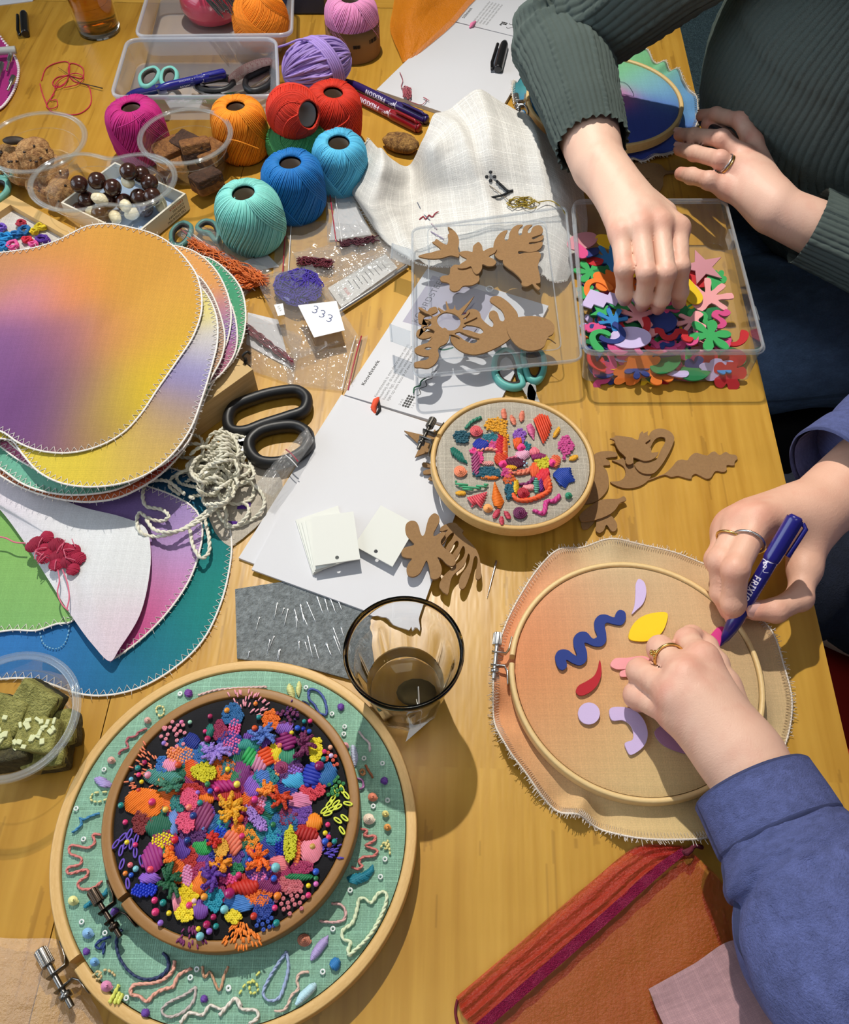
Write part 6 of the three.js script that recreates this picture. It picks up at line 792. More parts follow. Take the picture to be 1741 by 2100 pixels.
// ---------- people ----------
// distance field of tapered bones, meshed by surface nets
const cap = (a, b, ra, rb) => { const ab = b.clone().sub(a), l2 = Math.max(1e-9, ab.lengthSq()); return { a, ab, l2, ra, rb, d(x, y, z) { const px = x - a.x, py = y - a.y, pz = z - a.z; let t = (px * ab.x + py * ab.y + pz * ab.z) / l2; t = t < 0 ? 0 : t > 1 ? 1 : t; const dx = px - ab.x * t, dy = py - ab.y * t, dz = pz - ab.z * t; return Math.sqrt(dx * dx + dy * dy + dz * dz) - (ra + (rb - ra) * t); } }; };
const smin = (a, b, k) => { const h = Math.max(k - Math.abs(a - b), 0) / k; return Math.min(a, b) - h * h * k * .25; };
function netMesh(f, lo, hi, c) {
  const nx = Math.ceil((hi.x - lo.x) / c) + 1, ny = Math.ceil((hi.y - lo.y) / c) + 1, nz = Math.ceil((hi.z - lo.z) / c) + 1, D = new Float32Array(nx * ny * nz), ix = (i, j, k) => (k * ny + j) * nx + i;
  // coarse skip: sample every 4th cell first
  const S = 4, far = new Float32Array(Math.ceil(nx / S + 1) * Math.ceil(ny / S + 1) * Math.ceil(nz / S + 1)), fx = Math.ceil(nx / S + 1), fy = Math.ceil(ny / S + 1);
  for (let k = 0; k * S < nz + S; k++) for (let j = 0; j * S < ny + S; j++) for (let i = 0; i * S < nx + S; i++) { const q = (k * fy + j) * fx + i; if (q < far.length) far[q] = f(lo.x + i * S * c, lo.y + j * S * c, lo.z + k * S * c); }
  for (let k = 0; k < nz; k++) for (let j = 0; j < ny; j++) for (let i = 0; i < nx; i++) { const e = far[(Math.round(k / S) * fy + Math.round(j / S)) * fx + Math.round(i / S)]; D[ix(i, j, k)] = Math.abs(e) > c * S * 2 ? e : f(lo.x + i * c, lo.y + j * c, lo.z + k * c); }
  const b = new B(), id = new Map();
  for (let k = 0; k < nz - 1; k++) for (let j = 0; j < ny - 1; j++) for (let i = 0; i < nx - 1; i++) {
    let m = 0; for (let q = 0; q < 8; q++) if (D[ix(i + (q & 1), j + (q >> 1 & 1), k + (q >> 2))] < 0) m |= 1 << q; if (m === 0 || m === 255) continue;
    let sx = 0, sy = 0, sz = 0, n = 0; for (let q = 0; q < 8; q++) for (const s of [1, 2, 4]) if (!(q & s)) { const r = q | s, A = D[ix(i + (q & 1), j + (q >> 1 & 1), k + (q >> 2))], Z = D[ix(i + (r & 1), j + (r >> 1 & 1), k + (r >> 2))]; if ((A < 0) !== (Z < 0)) { const t = A / (A - Z); sx += (q & 1) + (s === 1 ? t : 0); sy += (q >> 1 & 1) + (s === 2 ? t : 0); sz += (q >> 2) + (s === 4 ? t : 0); n++; } }
    id.set(ix(i, j, k), b.v(lo.x + (i + sx / n) * c, lo.y + (j + sy / n) * c, lo.z + (k + sz / n) * c)); }
  for (let k = 1; k < nz - 1; k++) for (let j = 1; j < ny - 1; j++) for (let i = 1; i < nx - 1; i++) { const A = D[ix(i, j, k)] < 0;
    if (A !== D[ix(i + 1, j, k)] < 0) { const q = [ix(i, j - 1, k - 1), ix(i, j, k - 1), ix(i, j, k), ix(i, j - 1, k)].map(w => id.get(w)); if (!q.includes(undefined)) A ? b.quad(q[0], q[1], q[2], q[3]) : b.quad(q[3], q[2], q[1], q[0]); }
    if (A !== D[ix(i, j + 1, k)] < 0) { const q = [ix(i - 1, j, k - 1), ix(i, j, k - 1), ix(i, j, k), ix(i - 1, j, k)].map(w => id.get(w)); if (!q.includes(undefined)) A ? b.quad(q[3], q[2], q[1], q[0]) : b.quad(q[0], q[1], q[2], q[3]); }
    if (A !== D[ix(i, j, k + 1)] < 0) { const q = [ix(i - 1, j - 1, k), ix(i, j - 1, k), ix(i, j, k), ix(i - 1, j, k)].map(w => id.get(w)); if (!q.includes(undefined)) A ? b.quad(q[0], q[1], q[2], q[3]) : b.quad(q[3], q[2], q[1], q[0]); } }
  return b;
}
const W = (x, h, fwd) => V(x, TY + h, -fwd);
// hand: wrist, elbow side, fingers as lists of joints with radii
function handField(o) {
  const palm = [], chains = [];
  palm.push(cap(o.arm, o.wrist, o.ra || .034, o.rw || .026));
  const cm = o.mcps.reduce((s, q) => s.add(q), V(0, 0, 0)).multiplyScalar(1 / o.mcps.length);
  o.mcps.forEach((q, k) => palm.push(cap(o.wrist.clone().lerp(q, .12), q, o.rp || .017, o.rk || .0108)));
  palm.push(cap(o.wrist.clone().lerp(cm, .3), o.wrist.clone().lerp(cm, .8), .02, .016));
  if (o.thumb) palm.push(cap(o.wrist.clone().lerp(o.thumb[0], .2), o.thumb[0], .016, .0135));
  for (const f of o.fingers.concat(o.thumb ? [o.thumb] : [])) { const c = []; for (let k = 0; k < f.length - 1; k++) { const r = k => [.0102, .0092, .0084, .0074][k] * (f.s || o.s || 1); c.push(cap(f[k], f[k + 1], r(k), r(k + 1))); if (k) c.push(cap(f[k], f[k], r(k) * 1.05, r(k) * 1.05)); } chains.push(c); }
  const kp = o.kp || .014;
  return (x, y, z) => { let p = palm[0].d(x, y, z); for (let k = 1; k < palm.length; k++) p = smin(p, palm[k].d(x, y, z), kp); let r = p; let fm = 1; for (const c of chains) { let d = c[0].d(x, y, z); for (let k = 1; k < c.length; k++) d = smin(d, c[k].d(x, y, z), .003); fm = smin(fm, d, .0009); } return smin(r, fm, .0075); };
}
function bounds(pts, m) { const b = new THREE.Box3().setFromPoints(pts); b.min.subScalar(m); b.max.addScalar(m); return b; }
const skinCol = (q, spots, base, red) => { let w = 0; for (const [s, r] of spots) w = Math.max(w, Math.exp(-q.distanceToSquared(s) / (r * r))); const n = fbm(q.x * 90, q.z * 90 + q.y * 70) - .5; return base.clone().lerp(red, clamp(w * .6 + .5 * n)); };
function addHand(body, o) {
  const pts = [o.wrist, o.arm, ...o.mcps, ...o.fingers.flat(), ...(o.thumb || [])], bb = bounds(pts, .03), g = netMesh(handField(o), bb.min, bb.max, .0022);
  const spots = [...o.mcps.map(q => [q, .014]), ...o.fingers.flatMap(f => [[f[1], .01], [f[f.length - 1], .012]])]; if (o.thumb) spots.push([o.thumb[o.thumb.length - 1], .012]);
  const base = C(o.col || '#e3b094'), red = C(o.red || '#cc6f5c'), off = body.n, q = V(0, 0, 0);
  for (let k = 0; k < g.n; k++) { q.set(g.p[k * 3], g.p[k * 3 + 1], g.p[k * 3 + 2]); body.col = skinCol(q, spots, base, red); body.v(q.x, q.y, q.z); }
  for (const i of g.i) body.i.push(i + off);
}
const skinM = phy('#ffffff', .52, { vertexColors: true, bumpMap: rep(paperH, 40, 40), bumpScale: .00012 });
const nailM = phy('#e6b3a6', .25, { clearcoat: .4 });
function nail(person, tip, dir, nrm, r = .0048, l = .0062) { const x = dir.clone().normalize(), n = nrm.clone().sub(x.clone().multiplyScalar(nrm.dot(x))).normalize(), z = x.clone().cross(n), M = new THREE.Matrix4().makeBasis(x, n, z).setPosition(tip), b = new B(); b.grid((u, v) => { const a = (u - .5) * 2, t = (v - .5) * 2; const w = r * Math.sqrt(Math.max(0, 1 - Math.abs(t) ** 3.5)); return V(t * l, -.0022 * a * a + .0002, a * w); }, 10, 10).xf(M); mesh('fingernail', b, nailM, person); }
function sweep(pts, rad, N, S, disp, caps = false) { // pts: points, rad: [across, up] per point; disp(a, s) metres outward
  const c = new THREE.CatmullRomCurve3(pts, false, 'centripetal'), b = new B(), fr = [], R = (k, s) => { const x = s * (rad.length - 1), i = Math.min(rad.length - 2, Math.floor(x)), t = x - i, e = t * t * (3 - 2 * t); return lerp(rad[i][k], rad[i + 1][k], e); };
  let up = V(0, 1, 0); for (let j = 0; j <= S; j++) { const s = j / S, t = c.getTangent(s); if (j === 0 && Math.abs(t.y) > .8) up = V(0, 0, -1); up = up.clone().sub(t.clone().multiplyScalar(up.dot(t))).normalize(); fr.push([c.getPoint(s), up.clone(), t.clone().cross(up)]); }
  b.grid((u, v) => { const [p, y, x] = fr[Math.round(v * S)], a = u * TAU, d = disp ? disp(a, v) : 0, q = p.clone().addScaledVector(x, Math.cos(a) * (R(0, v) + d)).addScaledVector(y, Math.sin(a) * (R(1, v) + d)); q.u = u; q.w = v; return q; }, N, S, true);
  return b;
}
const knitM = phy('#5c6964', .95, { sheen: .5, sheenRoughness: .6, sheenColor: C('#8fa29a'), bumpMap: rep(paperH, 30, 60), bumpScale: .001 });
const denim = (() => { const t = dataTex(256, 256, (u, v) => .82 + .22 * (fbm(u * 20, v * 20) - .4) + .12 * (hash2(u * 256, v * 256) - .5)); return (c, x = 3, y = 3) => std(c, .9, { map: rep(t, x, y), bumpMap: rep(paperH, x * 4, y * 4), bumpScale: .0006 }); })();
const knit = (nr, amp, len) => (a, s) => { const w = a / TAU * nr, f = w - Math.floor(w), rib = Math.abs(Math.sin(f * Math.PI)) ** .5, id = Math.floor(w); const cable = id % 6 === 2 ? Math.abs(Math.sin(s * len + Math.sin(f * 3) * .8)) ** .6 * amp * .9 : 0; return amp * rib + cable - amp + amp * .55 * (noise2(w * 1.5, s * len * 1.2) - .5); };
{ // ----- person in the grey green sweater
  const t = thing('person', 'person in a grey green ribbed sweater and jeans reaching into the foam box', 'person', W(.55, -TY, .86));
  const body = new B(), eR = P(1146, 70, .116), wR = P(1226, 338, .098), eL = W(.6, .01, .62), wL = P(1592, 432, .058), sR = W(.345, .3, .89), sL = W(.52, .25, .68);
  addHand(body, { arm: wR.clone().lerp(eR, .3), wrist: wR, ra: .033, rw: .027, rp: .016, mcps: [P(1272, 478, .098), P(1313, 464, .104), P(1353, 458, .104), P(1391, 468, .096)],
    fingers: [[P(1272, 478, .098), P(1280, 552, .088), P(1281, 600, .062), P(1281, 614, .044)], [P(1313, 464, .104), P(1326, 560, .092), P(1320, 610, .064), P(1317, 626, .042)], [P(1353, 458, .104), P(1367, 560, .092), P(1356, 612, .064), P(1349, 632, .042)], [P(1391, 468, .096), P(1395, 548, .086), P(1394, 598, .06), P(1392, 620, .043)]], thumb: [P(1360, 440, .07), P(1392, 500, .055), P(1380, 560, .043), P(1372, 590, .038)], s: .93, col: '#e6bda6' });
  const LF = [[P(1543, 292, .072), P(1519, 247, .08), P(1468, 236, .068), P(1440, 238, .058)], [P(1520, 318, .074), P(1479, 284, .084), P(1424, 279, .068), P(1394, 276, .056)], [P(1508, 352, .07), P(1476, 327, .08), P(1424, 314, .064), P(1394, 306, .054)], [P(1492, 388, .06), P(1454, 370, .066), P(1418, 361, .056), P(1396, 356, .048)]];
  addHand(body, { arm: wL.clone().lerp(eL, .3), wrist: wL, ra: .03, rw: .025, rp: .0165, rk: .0105, mcps: LF.map(f => f[0]), fingers: LF, thumb: [P(1530, 335, .05), P(1492, 285, .052), P(1468, 262, .056), P(1450, 255, .058)], s: .97, col: '#e2b7a2' });
  // hidden body under the clothes, coarse
  { const hd = W(.42, .54, .84), bn = [cap(wR.clone().lerp(eR, .28), eR, .03, .04), cap(eR, eR.clone().add(V(.05, .035, .012)), .036, .034), cap(eR.clone().add(V(.05, .035, .012)), sR, .034, .036), cap(wL.clone().lerp(eL, .28), eL, .03, .04), cap(eL, sL, .038, .048), cap(sR, sL, .05, .05), cap(W(.52, .2, .86), W(.64, -.18, .9), .1, .11), cap(W(.47, .28, .84), W(.44, .42, .84), .05, .045), cap(hd.clone().add(V(.012, .02, 0)), hd.clone().add(V(-.005, -.05, 0)), .085, .06), cap(W(.6, -.2, .94), W(.2, -.2, .94), .08, .06), cap(W(.6, -.2, .8), W(.2, -.2, .8), .08, .06), cap(W(.2, -.2, .94), W(.22, -.66, .94), .055, .04), cap(W(.2, -.2, .8), W(.22, -.66, .8), .055, .04), cap(W(.22, -.69, .94), W(.1, -.705, .94), .032, .025), cap(W(.22, -.69, .8), W(.1, -.705, .8), .032, .025), cap(hd.clone().add(V(-.083, -.02, 0)), hd.clone().add(V(-.095, -.035, 0)), .012, .014)];
    const g = netMesh((x, y, z) => { let d = 1; for (const b of bn) d = smin(d, b.d(x, y, z), .03); return d; }, V(.0, .005, -1.25), V(.75, TY + .68, -.5), .014); const off = body.n; body.col = C('#dcae97'); for (let k = 0; k < g.n; k++) body.v(g.p[k * 3], g.p[k * 3 + 1], g.p[k * 3 + 2]); for (const i of g.i) body.i.push(i + off);
    mesh('hair', new B().ball(hd.clone().add(V(.03, .012, 0)), .1, .118, .098, 28, 20, q => q.x < -.25 && q.y < .3 ? .86 : 1), std('#4a3426', .8), t);
    for (const s of [-1, 1]) { const ey = mesh('eye', new B().ball(hd.clone().add(V(-.0665, 0, s * .03)), .0115, .0085, .0125, 12, 8), plain('#f1ece4', .3), t); mesh('iris', new B().ball(hd.clone().add(V(-.0755, -.001, s * .03)), .003, .0055, .0055, 10, 8), plain('#4a3524', .3), ey); mesh('ear', new B().ball(hd.clone().add(V(.01, -.01, s * .086)), .016, .028, .008, 10, 8), std('#d5a995', .6), t); } mesh('lips', new B().ball(hd.clone().add(V(-.068, -.062, 0)), .008, .007, .022, 10, 8), std('#b56a60', .5), t); }
  mesh('body', body, skinM, t);
  for (const [f, n] of [[LF[0], V(.2, .8, -.5)], [LF[1], V(0, 1, .3)], [LF[2], V(0, 1, .3)]]) { const d = f[3].clone().sub(f[2]).normalize(), nn = n.clone().sub(d.clone().multiplyScalar(n.dot(d))).normalize(); nail(t, f[3].clone().addScaledVector(d, .001).addScaledVector(nn, .0073), d, nn); }
  { const f = LF[2], d = f[1].clone().sub(f[0]).normalize(), c = f[0].clone().lerp(f[1], .55), u = V(0, 1, 0).sub(d.clone().multiplyScalar(d.y)).normalize(), s = d.clone().cross(u), p = []; for (let k = 0; k < 28; k++) p.push(c.clone().addScaledVector(u, Math.cos(k / 28 * TAU) * .0106).addScaledVector(s, Math.sin(k / 28 * TAU) * .0106)); mesh('ring', new B().tube(p, .0011, 6, true), gold, t, 'thin gold finger ring'); mesh('ring', new B().tube(p.map(q => q.clone().addScaledVector(d, .0026)), .0009, 6, true), metal, t, 'thin silver finger ring'); }
  // sleeves and torso of the sweater
  const cuffR = wR.clone().lerp(eR, .13);
  const sl = sweep([cuffR, cuffR.clone().lerp(eR, .25), cuffR.clone().lerp(eR, .62), eR, eR.clone().add(V(.05, .035, .012)), eR.clone().lerp(sR, .5), sR.clone().add(V(.03, .02, 0))], [[.037, .036], [.041, .041], [.048, .047], [.051, .05], [.055, .056], [.06, .062], [.075, .078]], 300, 190, (a, s) => knit(42, .0019, 130)(a, s) + (s > .38 && s < .68 ? .003 * Math.sin(s * 130 + Math.sin(a) * 2) * Math.sin((s - .38) / .3 * Math.PI) : 0) + (s < .012 ? .0015 * Math.sin(a * 26) : 0));
  const cuffL = P(1600, 438, .058).lerp(eL, .12);
  const sl2 = sweep([cuffL, cuffL.clone().lerp(eL, .5), eL, eL.clone().lerp(sL, .5), sL.clone().add(V(.03, .02, .03))], [[.044, .036], [.047, .042], [.055, .05], [.06, .06], [.075, .075]], 300, 150, knit(42, .0018, 110));
  const tor = sweep([W(.615, -.075, .93), W(.57, .01, .93), W(.515, .1, .93), W(.495, .2, .9), W(.48, .29, .86), W(.46, .35, .84)], [[.165, .17], [.185, .17], [.195, .165], [.17, .15], [.11, .1], [.06, .06]], 780, 130, knit(130, .0017, 150));
  mesh('sweater_sleeve', sl, knitM, t); mesh('sweater_sleeve', sl2, knitM, t); mesh('sweater_body', tor, knitM, t); mesh('sweater_yoke', sweep([sR.clone().add(V(.02, .012, -.03)), sR.clone().add(V(.03, .012, .02)), W(.46, .285, .82), sL.clone().add(V(.02, .0, -.03)), sL.clone().add(V(.025, .0, .03))], [[.06, .06], [.084, .082], [.085, .085], [.084, .082], [.06, .06]], 200, 60, knit(30, .0018, 60)), knitM, t);
  const jean = denim('#7697c2', 4, 2);
  mesh('jeans_leg', sweep([W(.16, -.21, .78), W(.3, -.2, .79), W(.5, -.205, .81), W(.68, -.2, .86)], [[.085, .075], [.1, .085], [.115, .1], [.13, .12]], 90, 60, (a, s) => .005 * Math.sin(s * 26 + a * 2.2) * fbm(a * 2, s * 6)), jean, t); mesh('jeans_leg', sweep([W(.16, -.21, .98), W(.3, -.2, .97), W(.5, -.205, .95), W(.68, -.2, .9)], [[.085, .075], [.1, .085], [.115, .1], [.13, .12]], 60, 30), jean, t); for (const f of [.79, .97]) mesh('jeans_leg', sweep([W(.19, -.18, f), W(.2, -.4, f), W(.22, -.66, f)], [[.085, .08], [.075, .07], [.06, .055]], 40, 12), jean, t);
  mesh('shoe', sweep([W(.27, -.7, .8), W(.2, -.69, .8), W(.1, -.705, .8), W(.05, -.71, .8)], [[.035, .03], [.045, .04], [.04, .03], [.015, .015]], 30, 12), plain('#222'), t); mesh('shoe', sweep([W(.27, -.7, .97), W(.2, -.69, .97), W(.1, -.705, .97), W(.05, -.71, .97)], [[.035, .03], [.045, .04], [.04, .03], [.015, .015]], 30, 12), plain('#222'), t);
  pen('dark grey pen held in the hand beside the gradient hoop', P(1492, 282, .064), P(1432, 244, .052), .0052, '#23242c', { plain: true });
}
{ // ----- person in the blue jacket
  const t = thing('person', 'person in a blue cotton jacket tracing foam shapes with a blue pen', 'person', W(.62, -TY, .2));
  const body = new B(), wR = P(1668, 1052, .05), eR = W(.5, .05, .5), sR = W(.6, .3, .4), wL = P(1534, 1572, .068), eL = P(1800, 2060, .085), sL = W(.56, .3, .0);
  const RF = [[P(1556, 1066, .07), P(1508, 1168, .072), P(1504, 1236, .05), P(1507, 1266, .034)], [P(1522, 1068, .064), P(1478, 1150, .06), P(1482, 1215, .042), P(1496, 1252, .03)], [P(1500, 1078, .052), P(1472, 1148, .046), P(1492, 1205, .034), P(1510, 1235, .028)], [P(1492, 1090, .04), P(1478, 1142, .034), P(1502, 1190, .028), P(1520, 1212, .026)]];
  addHand(body, { arm: wR.clone().lerp(eR, .4), wrist: wR, ra: .033, rw: .027, rp: .0185, rk: .0118, mcps: RF.map(f => f[0]), fingers: RF, thumb: [P(1650, 1165, .042), P(1640, 1226, .042), P(1590, 1252, .044), P(1548, 1252, .045)], s: 1.06, col: '#e2b096' });
  const LF = [[P(1440, 1352, .076), P(1410, 1314, .052), P(1418, 1306, .034), P(1424, 1310, .027)], [P(1405, 1385, .082), P(1354, 1330, .051), P(1352, 1334, .036), P(1362, 1344, .028)], [P(1386, 1425, .078), P(1312, 1377, .047), P(1314, 1384, .034), P(1328, 1394, .027)], [P(1388, 1466, .066), P(1306, 1426, .038), P(1312, 1434, .03), P(1326, 1440, .026)]];
  addHand(body, { arm: wL.clone().lerp(eL, .35), wrist: wL, ra: .032, rw: .027, rp: .0185, rk: .0118, mcps: LF.map(f => f[0]), fingers: LF, thumb: [P(1482, 1410, .048), P(1468, 1362, .04), P(1448, 1326, .032), P(1436, 1310, .027)], s: .98, col: '#e6b9a1' });
  { const hd = W(.6, .56, .2), bn = [cap(wR.clone().lerp(eR, .35), eR, .03, .04), cap(eR, sR, .04, .05), cap(wL.clone().lerp(eL, .33), eL, .03, .04), cap(eL, sL, .04, .05), cap(sR, sL, .055, .055), cap(W(.64, .22, .2), W(.72, -.18, .2), .12, .13), cap(W(.63, .3, .2), W(.61, .43, .2), .05, .045), cap(hd.clone().add(V(.012, .02, 0)), hd.clone().add(V(-.005, -.05, 0)), .085, .06), cap(W(.72, -.2, .3), W(.36, -.2, .46), .08, .06), cap(W(.72, -.2, .1), W(.4, -.2, .08), .08, .06), cap(W(.36, -.2, .46), W(.4, -.68, .46), .055, .04), cap(W(.4, -.2, .08), W(.42, -.68, .08), .055, .04), cap(hd.clone().add(V(-.083, -.02, 0)), hd.clone().add(V(-.095, -.035, 0)), .012, .014)];
    const g = netMesh((x, y, z) => { let d = 1; for (const b of bn) d = smin(d, b.d(x, y, z), .03); return d; }, V(.1, .005, -.62), V(.92, TY + .7, .15), .014); const off = body.n; body.col = C('#dcae97'); for (let k = 0; k < g.n; k++) body.v(g.p[k * 3], g.p[k * 3 + 1], g.p[k * 3 + 2]); for (const i of g.i) body.i.push(i + off);
    mesh('hair', new B().ball(hd.clone().add(V(.03, .012, 0)), .1, .118, .098, 28, 20, q => q.x < -.25 && q.y < .3 ? .86 : 1), std('#6b4a30', .8), t); for (const s of [-1, 1]) { const ey = mesh('eye', new B().ball(hd.clone().add(V(-.0665, 0, s * .03)), .0115, .0085, .0125, 12, 8), plain('#f1ece4', .3), t); mesh('iris', new B().ball(hd.clone().add(V(-.0755, -.001, s * .03)), .003, .0055, .0055, 10, 8), plain('#4a3524', .3), ey); mesh('ear', new B().ball(hd.clone().add(V(.01, -.01, s * .086)), .016, .028, .008, 10, 8), std('#d5a995', .6), t); } mesh('lips', new B().ball(hd.clone().add(V(-.068, -.062, 0)), .008, .007, .022, 10, 8), std('#b56a60', .5), t); }
  mesh('body', body, skinM, t);
  const th = P(1548, 1252, .045); nail(t, th.clone().add(V(-.002, .0065, .003)), V(-1, .1, .1), V(.1, .8, .6), .0058, .007);
  const ringOn = (f, w, r, m, lab, gem) => { const d = f[1].clone().sub(f[0]).normalize(), c = f[0].clone().lerp(f[1], w), u = V(0, 1, 0).sub(d.clone().multiplyScalar(d.y)).normalize(), s = d.clone().cross(u), p = []; for (let k = 0; k < 28; k++) p.push(c.clone().addScaledVector(u, Math.cos(k / 28 * TAU) * r).addScaledVector(s, Math.sin(k / 28 * TAU) * r)); const o = mesh('ring', new B().tube(p, .0011, 6, true), m, t, lab); if (gem) { const b = new B(); for (let k = 0; k < 9; k++) b.ball(c.clone().addScaledVector(u, r * gem[0] + rr(-.001, .001)).addScaledVector(s, r * gem[1] + rr(-.002, .002)).addScaledVector(d, rr(-.003, .003)), .0015, .0015, .0015, 6, 5); mesh('ring_cluster', b, gold, o); } };
  ringOn(RF[0], .45, .0122, metal, 'thin silver finger ring'); ringOn(RF[1], .5, .0118, gold, 'thin gold ring with dark stone'); ringOn(LF[1], .62, .0108, gold, 'gold ring with a beaded cluster', [.5, -1.0]);
  const jk = denim('#626ca6', 3, 3), wr = (a, s) => .004 * (fbm(a * 1.6 + 3, s * 9) - .5) + .0085 * (Math.abs(Math.sin(s * 15 + a * 1.1 + 3 * fbm(Math.cos(a) * 1.5 + 4, s * 5 + Math.sin(a)))) - .55) * sstep(.12, .35, s);
  const sleeve = (cuff, e, sh, r0) => { const dirc = e.clone().sub(cuff).normalize(); mesh('jacket_sleeve', sweep([cuff.clone().addScaledVector(dirc, .03), cuff.clone().lerp(e, .45), e, e.clone().lerp(sh, .5), sh.clone().add(V(.03, .03, 0))], [[r0, r0 * .95], [r0 * 1.2, r0 * 1.1], [r0 * 1.3, r0 * 1.25], [.07, .07], [.085, .085]], 110, 110, wr), jk, t);
    const cf = mesh('jacket_cuff', sweep([cuff, cuff.clone().addScaledVector(dirc, .002), cuff.clone().addScaledVector(dirc, .034), cuff.clone().addScaledVector(dirc, .037), cuff.clone().addScaledVector(dirc, .02), cuff.clone().addScaledVector(dirc, .004)], [[r0 * .96, r0 * .92], [r0, r0 * .95], [r0 * 1.05, r0], [r0 * 1.0, r0 * .95], [r0 * .94, r0 * .9], [r0 * .92, r0 * .88]], 90, 40, (a, s) => .0012 * (fbm(a * 3, s * 5) - .5)), jk, t); };
  sleeve(P(1700, 968, .062), eR, sR, .04); sleeve(P(1540, 1604, .07), eL, sL, .04);
  mesh('jacket_body', sweep([W(.72, -.2, .2), W(.68, 0, .2), W(.65, .18, .2), W(.63, .32, .2), W(.62, .38, .2)], [[.2, .15], [.21, .15], [.21, .14], [.13, .1], [.07, .07]], 90, 40, wr), jk, t);
  mesh('jacket_yoke', sweep([sR.clone().add(V(.02, .01, -.04)), sR.clone().add(V(.03, .01, .02)), W(.635, .3, .2), sL.clone().add(V(.04, .01, -.02)), sL.clone().add(V(.03, .01, .04))], [[.06, .06], [.09, .09], [.09, .095], [.09, .09], [.06, .06]], 60, 40, (x, s) => .002 * (fbm(x * 2, s * 6) - .5)), jk, t);
  const nv = denim('#1a2338', 4, 2); mesh('trouser_leg', sweep([W(.34, -.2, .46), W(.45, -.19, .45), W(.72, -.19, .36)], [[.085, .08], [.1, .09], [.12, .11]], 60, 30, wr), nv, t); mesh('trouser_leg', sweep([W(.4, -.2, .08), W(.5, -.19, .09), W(.72, -.19, .1)], [[.085, .08], [.1, .09], [.12, .11]], 60, 30, wr), nv, t); mesh('trouser_leg', sweep([W(.36, -.18, .46), W(.38, -.4, .46), W(.4, -.68, .46)], [[.085, .08], [.075, .07], [.06, .06]], 40, 12), nv, t); mesh('trouser_leg', sweep([W(.4, -.18, .08), W(.41, -.4, .08), W(.42, -.68, .08)], [[.085, .08], [.075, .07], [.06, .06]], 40, 12), nv, t);
  for (const [x, f] of [[.4, .46], [.42, .08]]) mesh('shoe', sweep([W(x + .06, -.7, f), W(x, -.69, f), W(x - .1, -.705, f), W(x - .15, -.71, f)], [[.035, .03], [.045, .04], [.04, .03], [.015, .015]], 30, 12), plain('#222'), t);
  pen('blue gel pen with white swirl print held over the peach hoop', P(1634, 1058, .102), P(1478, 1324, .0225), .0056, '#201d78', { print: 'FRIXION', clip: V(.8, .2, .3) });
}
// ---------- chairs ----------
function chair(label, x, f, seatCol) {
  const t = thing('chair', label, 'chair', W(x, -TY, f)), bl = plain('#141416', .6);
  const sh = new RoundedBoxGeometry(.42, .04, .42, 3, .015).translate(x, .395, -f); mesh('seat', sh, std(seatCol, .85), t);
  mesh('backrest', new RoundedBoxGeometry(.03, .36, .4, 3, .012).translate(x + .23, .74, -f), std(seatCol, .85), t);
  for (const sx of [-1, 1]) for (const sz of [-1, 1]) mesh('leg', new B().tube([V(x + sx * .18, .42, -f + sz * .18), V(x + sx * .2, 0, -f + sz * .2)], .012, 8), bl, t);
  mesh('seat_rail', new B().tube([V(x - .2, .41, -f - .18), V(x - .2, .41, -f + .18)], .008, 8), metal, t);
}
chair('black chair under the person in the grey green sweater', .62, .87, '#141519'); chair('red seated chair under the person in the blue jacket', .67, .24, '#b8200f');
// ---------- embroidery on the hoops ----------
const ell = (x, y, rx, ry, a = 0, n = 14, j = .12) => { const f = [], c = Math.cos(a), s = Math.sin(a); for (let k = 0; k < n; k++) { const w = k / n * TAU, q = 1 + (hash2(k + x, y) - .5) * 2 * j, u = Math.cos(w) * rx * q, v = Math.sin(w) * ry * q; f.push(x + u * c - v * s, y + u * s + v * c); } return f; };
function inPoly(f, x, y) { let c = false; for (let i = 0, j = f.length - 2; i < f.length; j = i, i += 2) if ((f[i + 1] > y) !== (f[j + 1] > y) && x < (f[j] - f[i]) * (y - f[i + 1]) / (f[j + 1] - f[i + 1]) + f[i]) c = !c; return c; }
function scan(f, ang, sp) { const c = Math.cos(ang), s = Math.sin(ang), r = []; let lo = 1e9, hi = -1e9; const g = []; for (let k = 0; k < f.length; k += 2) { const u = f[k] * c + f[k + 1] * s, v = -f[k] * s + f[k + 1] * c; g.push([u, v]); lo = Math.min(lo, v); hi = Math.max(hi, v); } for (let v = lo + sp * .5; v < hi; v += sp) { const xs = []; for (let k = 0; k < g.length; k++) { const a = g[k], b = g[(k + 1) % g.length]; if ((a[1] > v) !== (b[1] > v)) xs.push(a[0] + (v - a[1]) / (b[1] - a[1]) * (b[0] - a[0])); } xs.sort((a, b) => a - b); for (let k = 0; k + 1 < xs.length; k += 2) r.push([xs[k] * c - v * s, xs[k] * s + v * c, xs[k + 1] * c - v * s, xs[k + 1] * s + v * c]); } return r; }
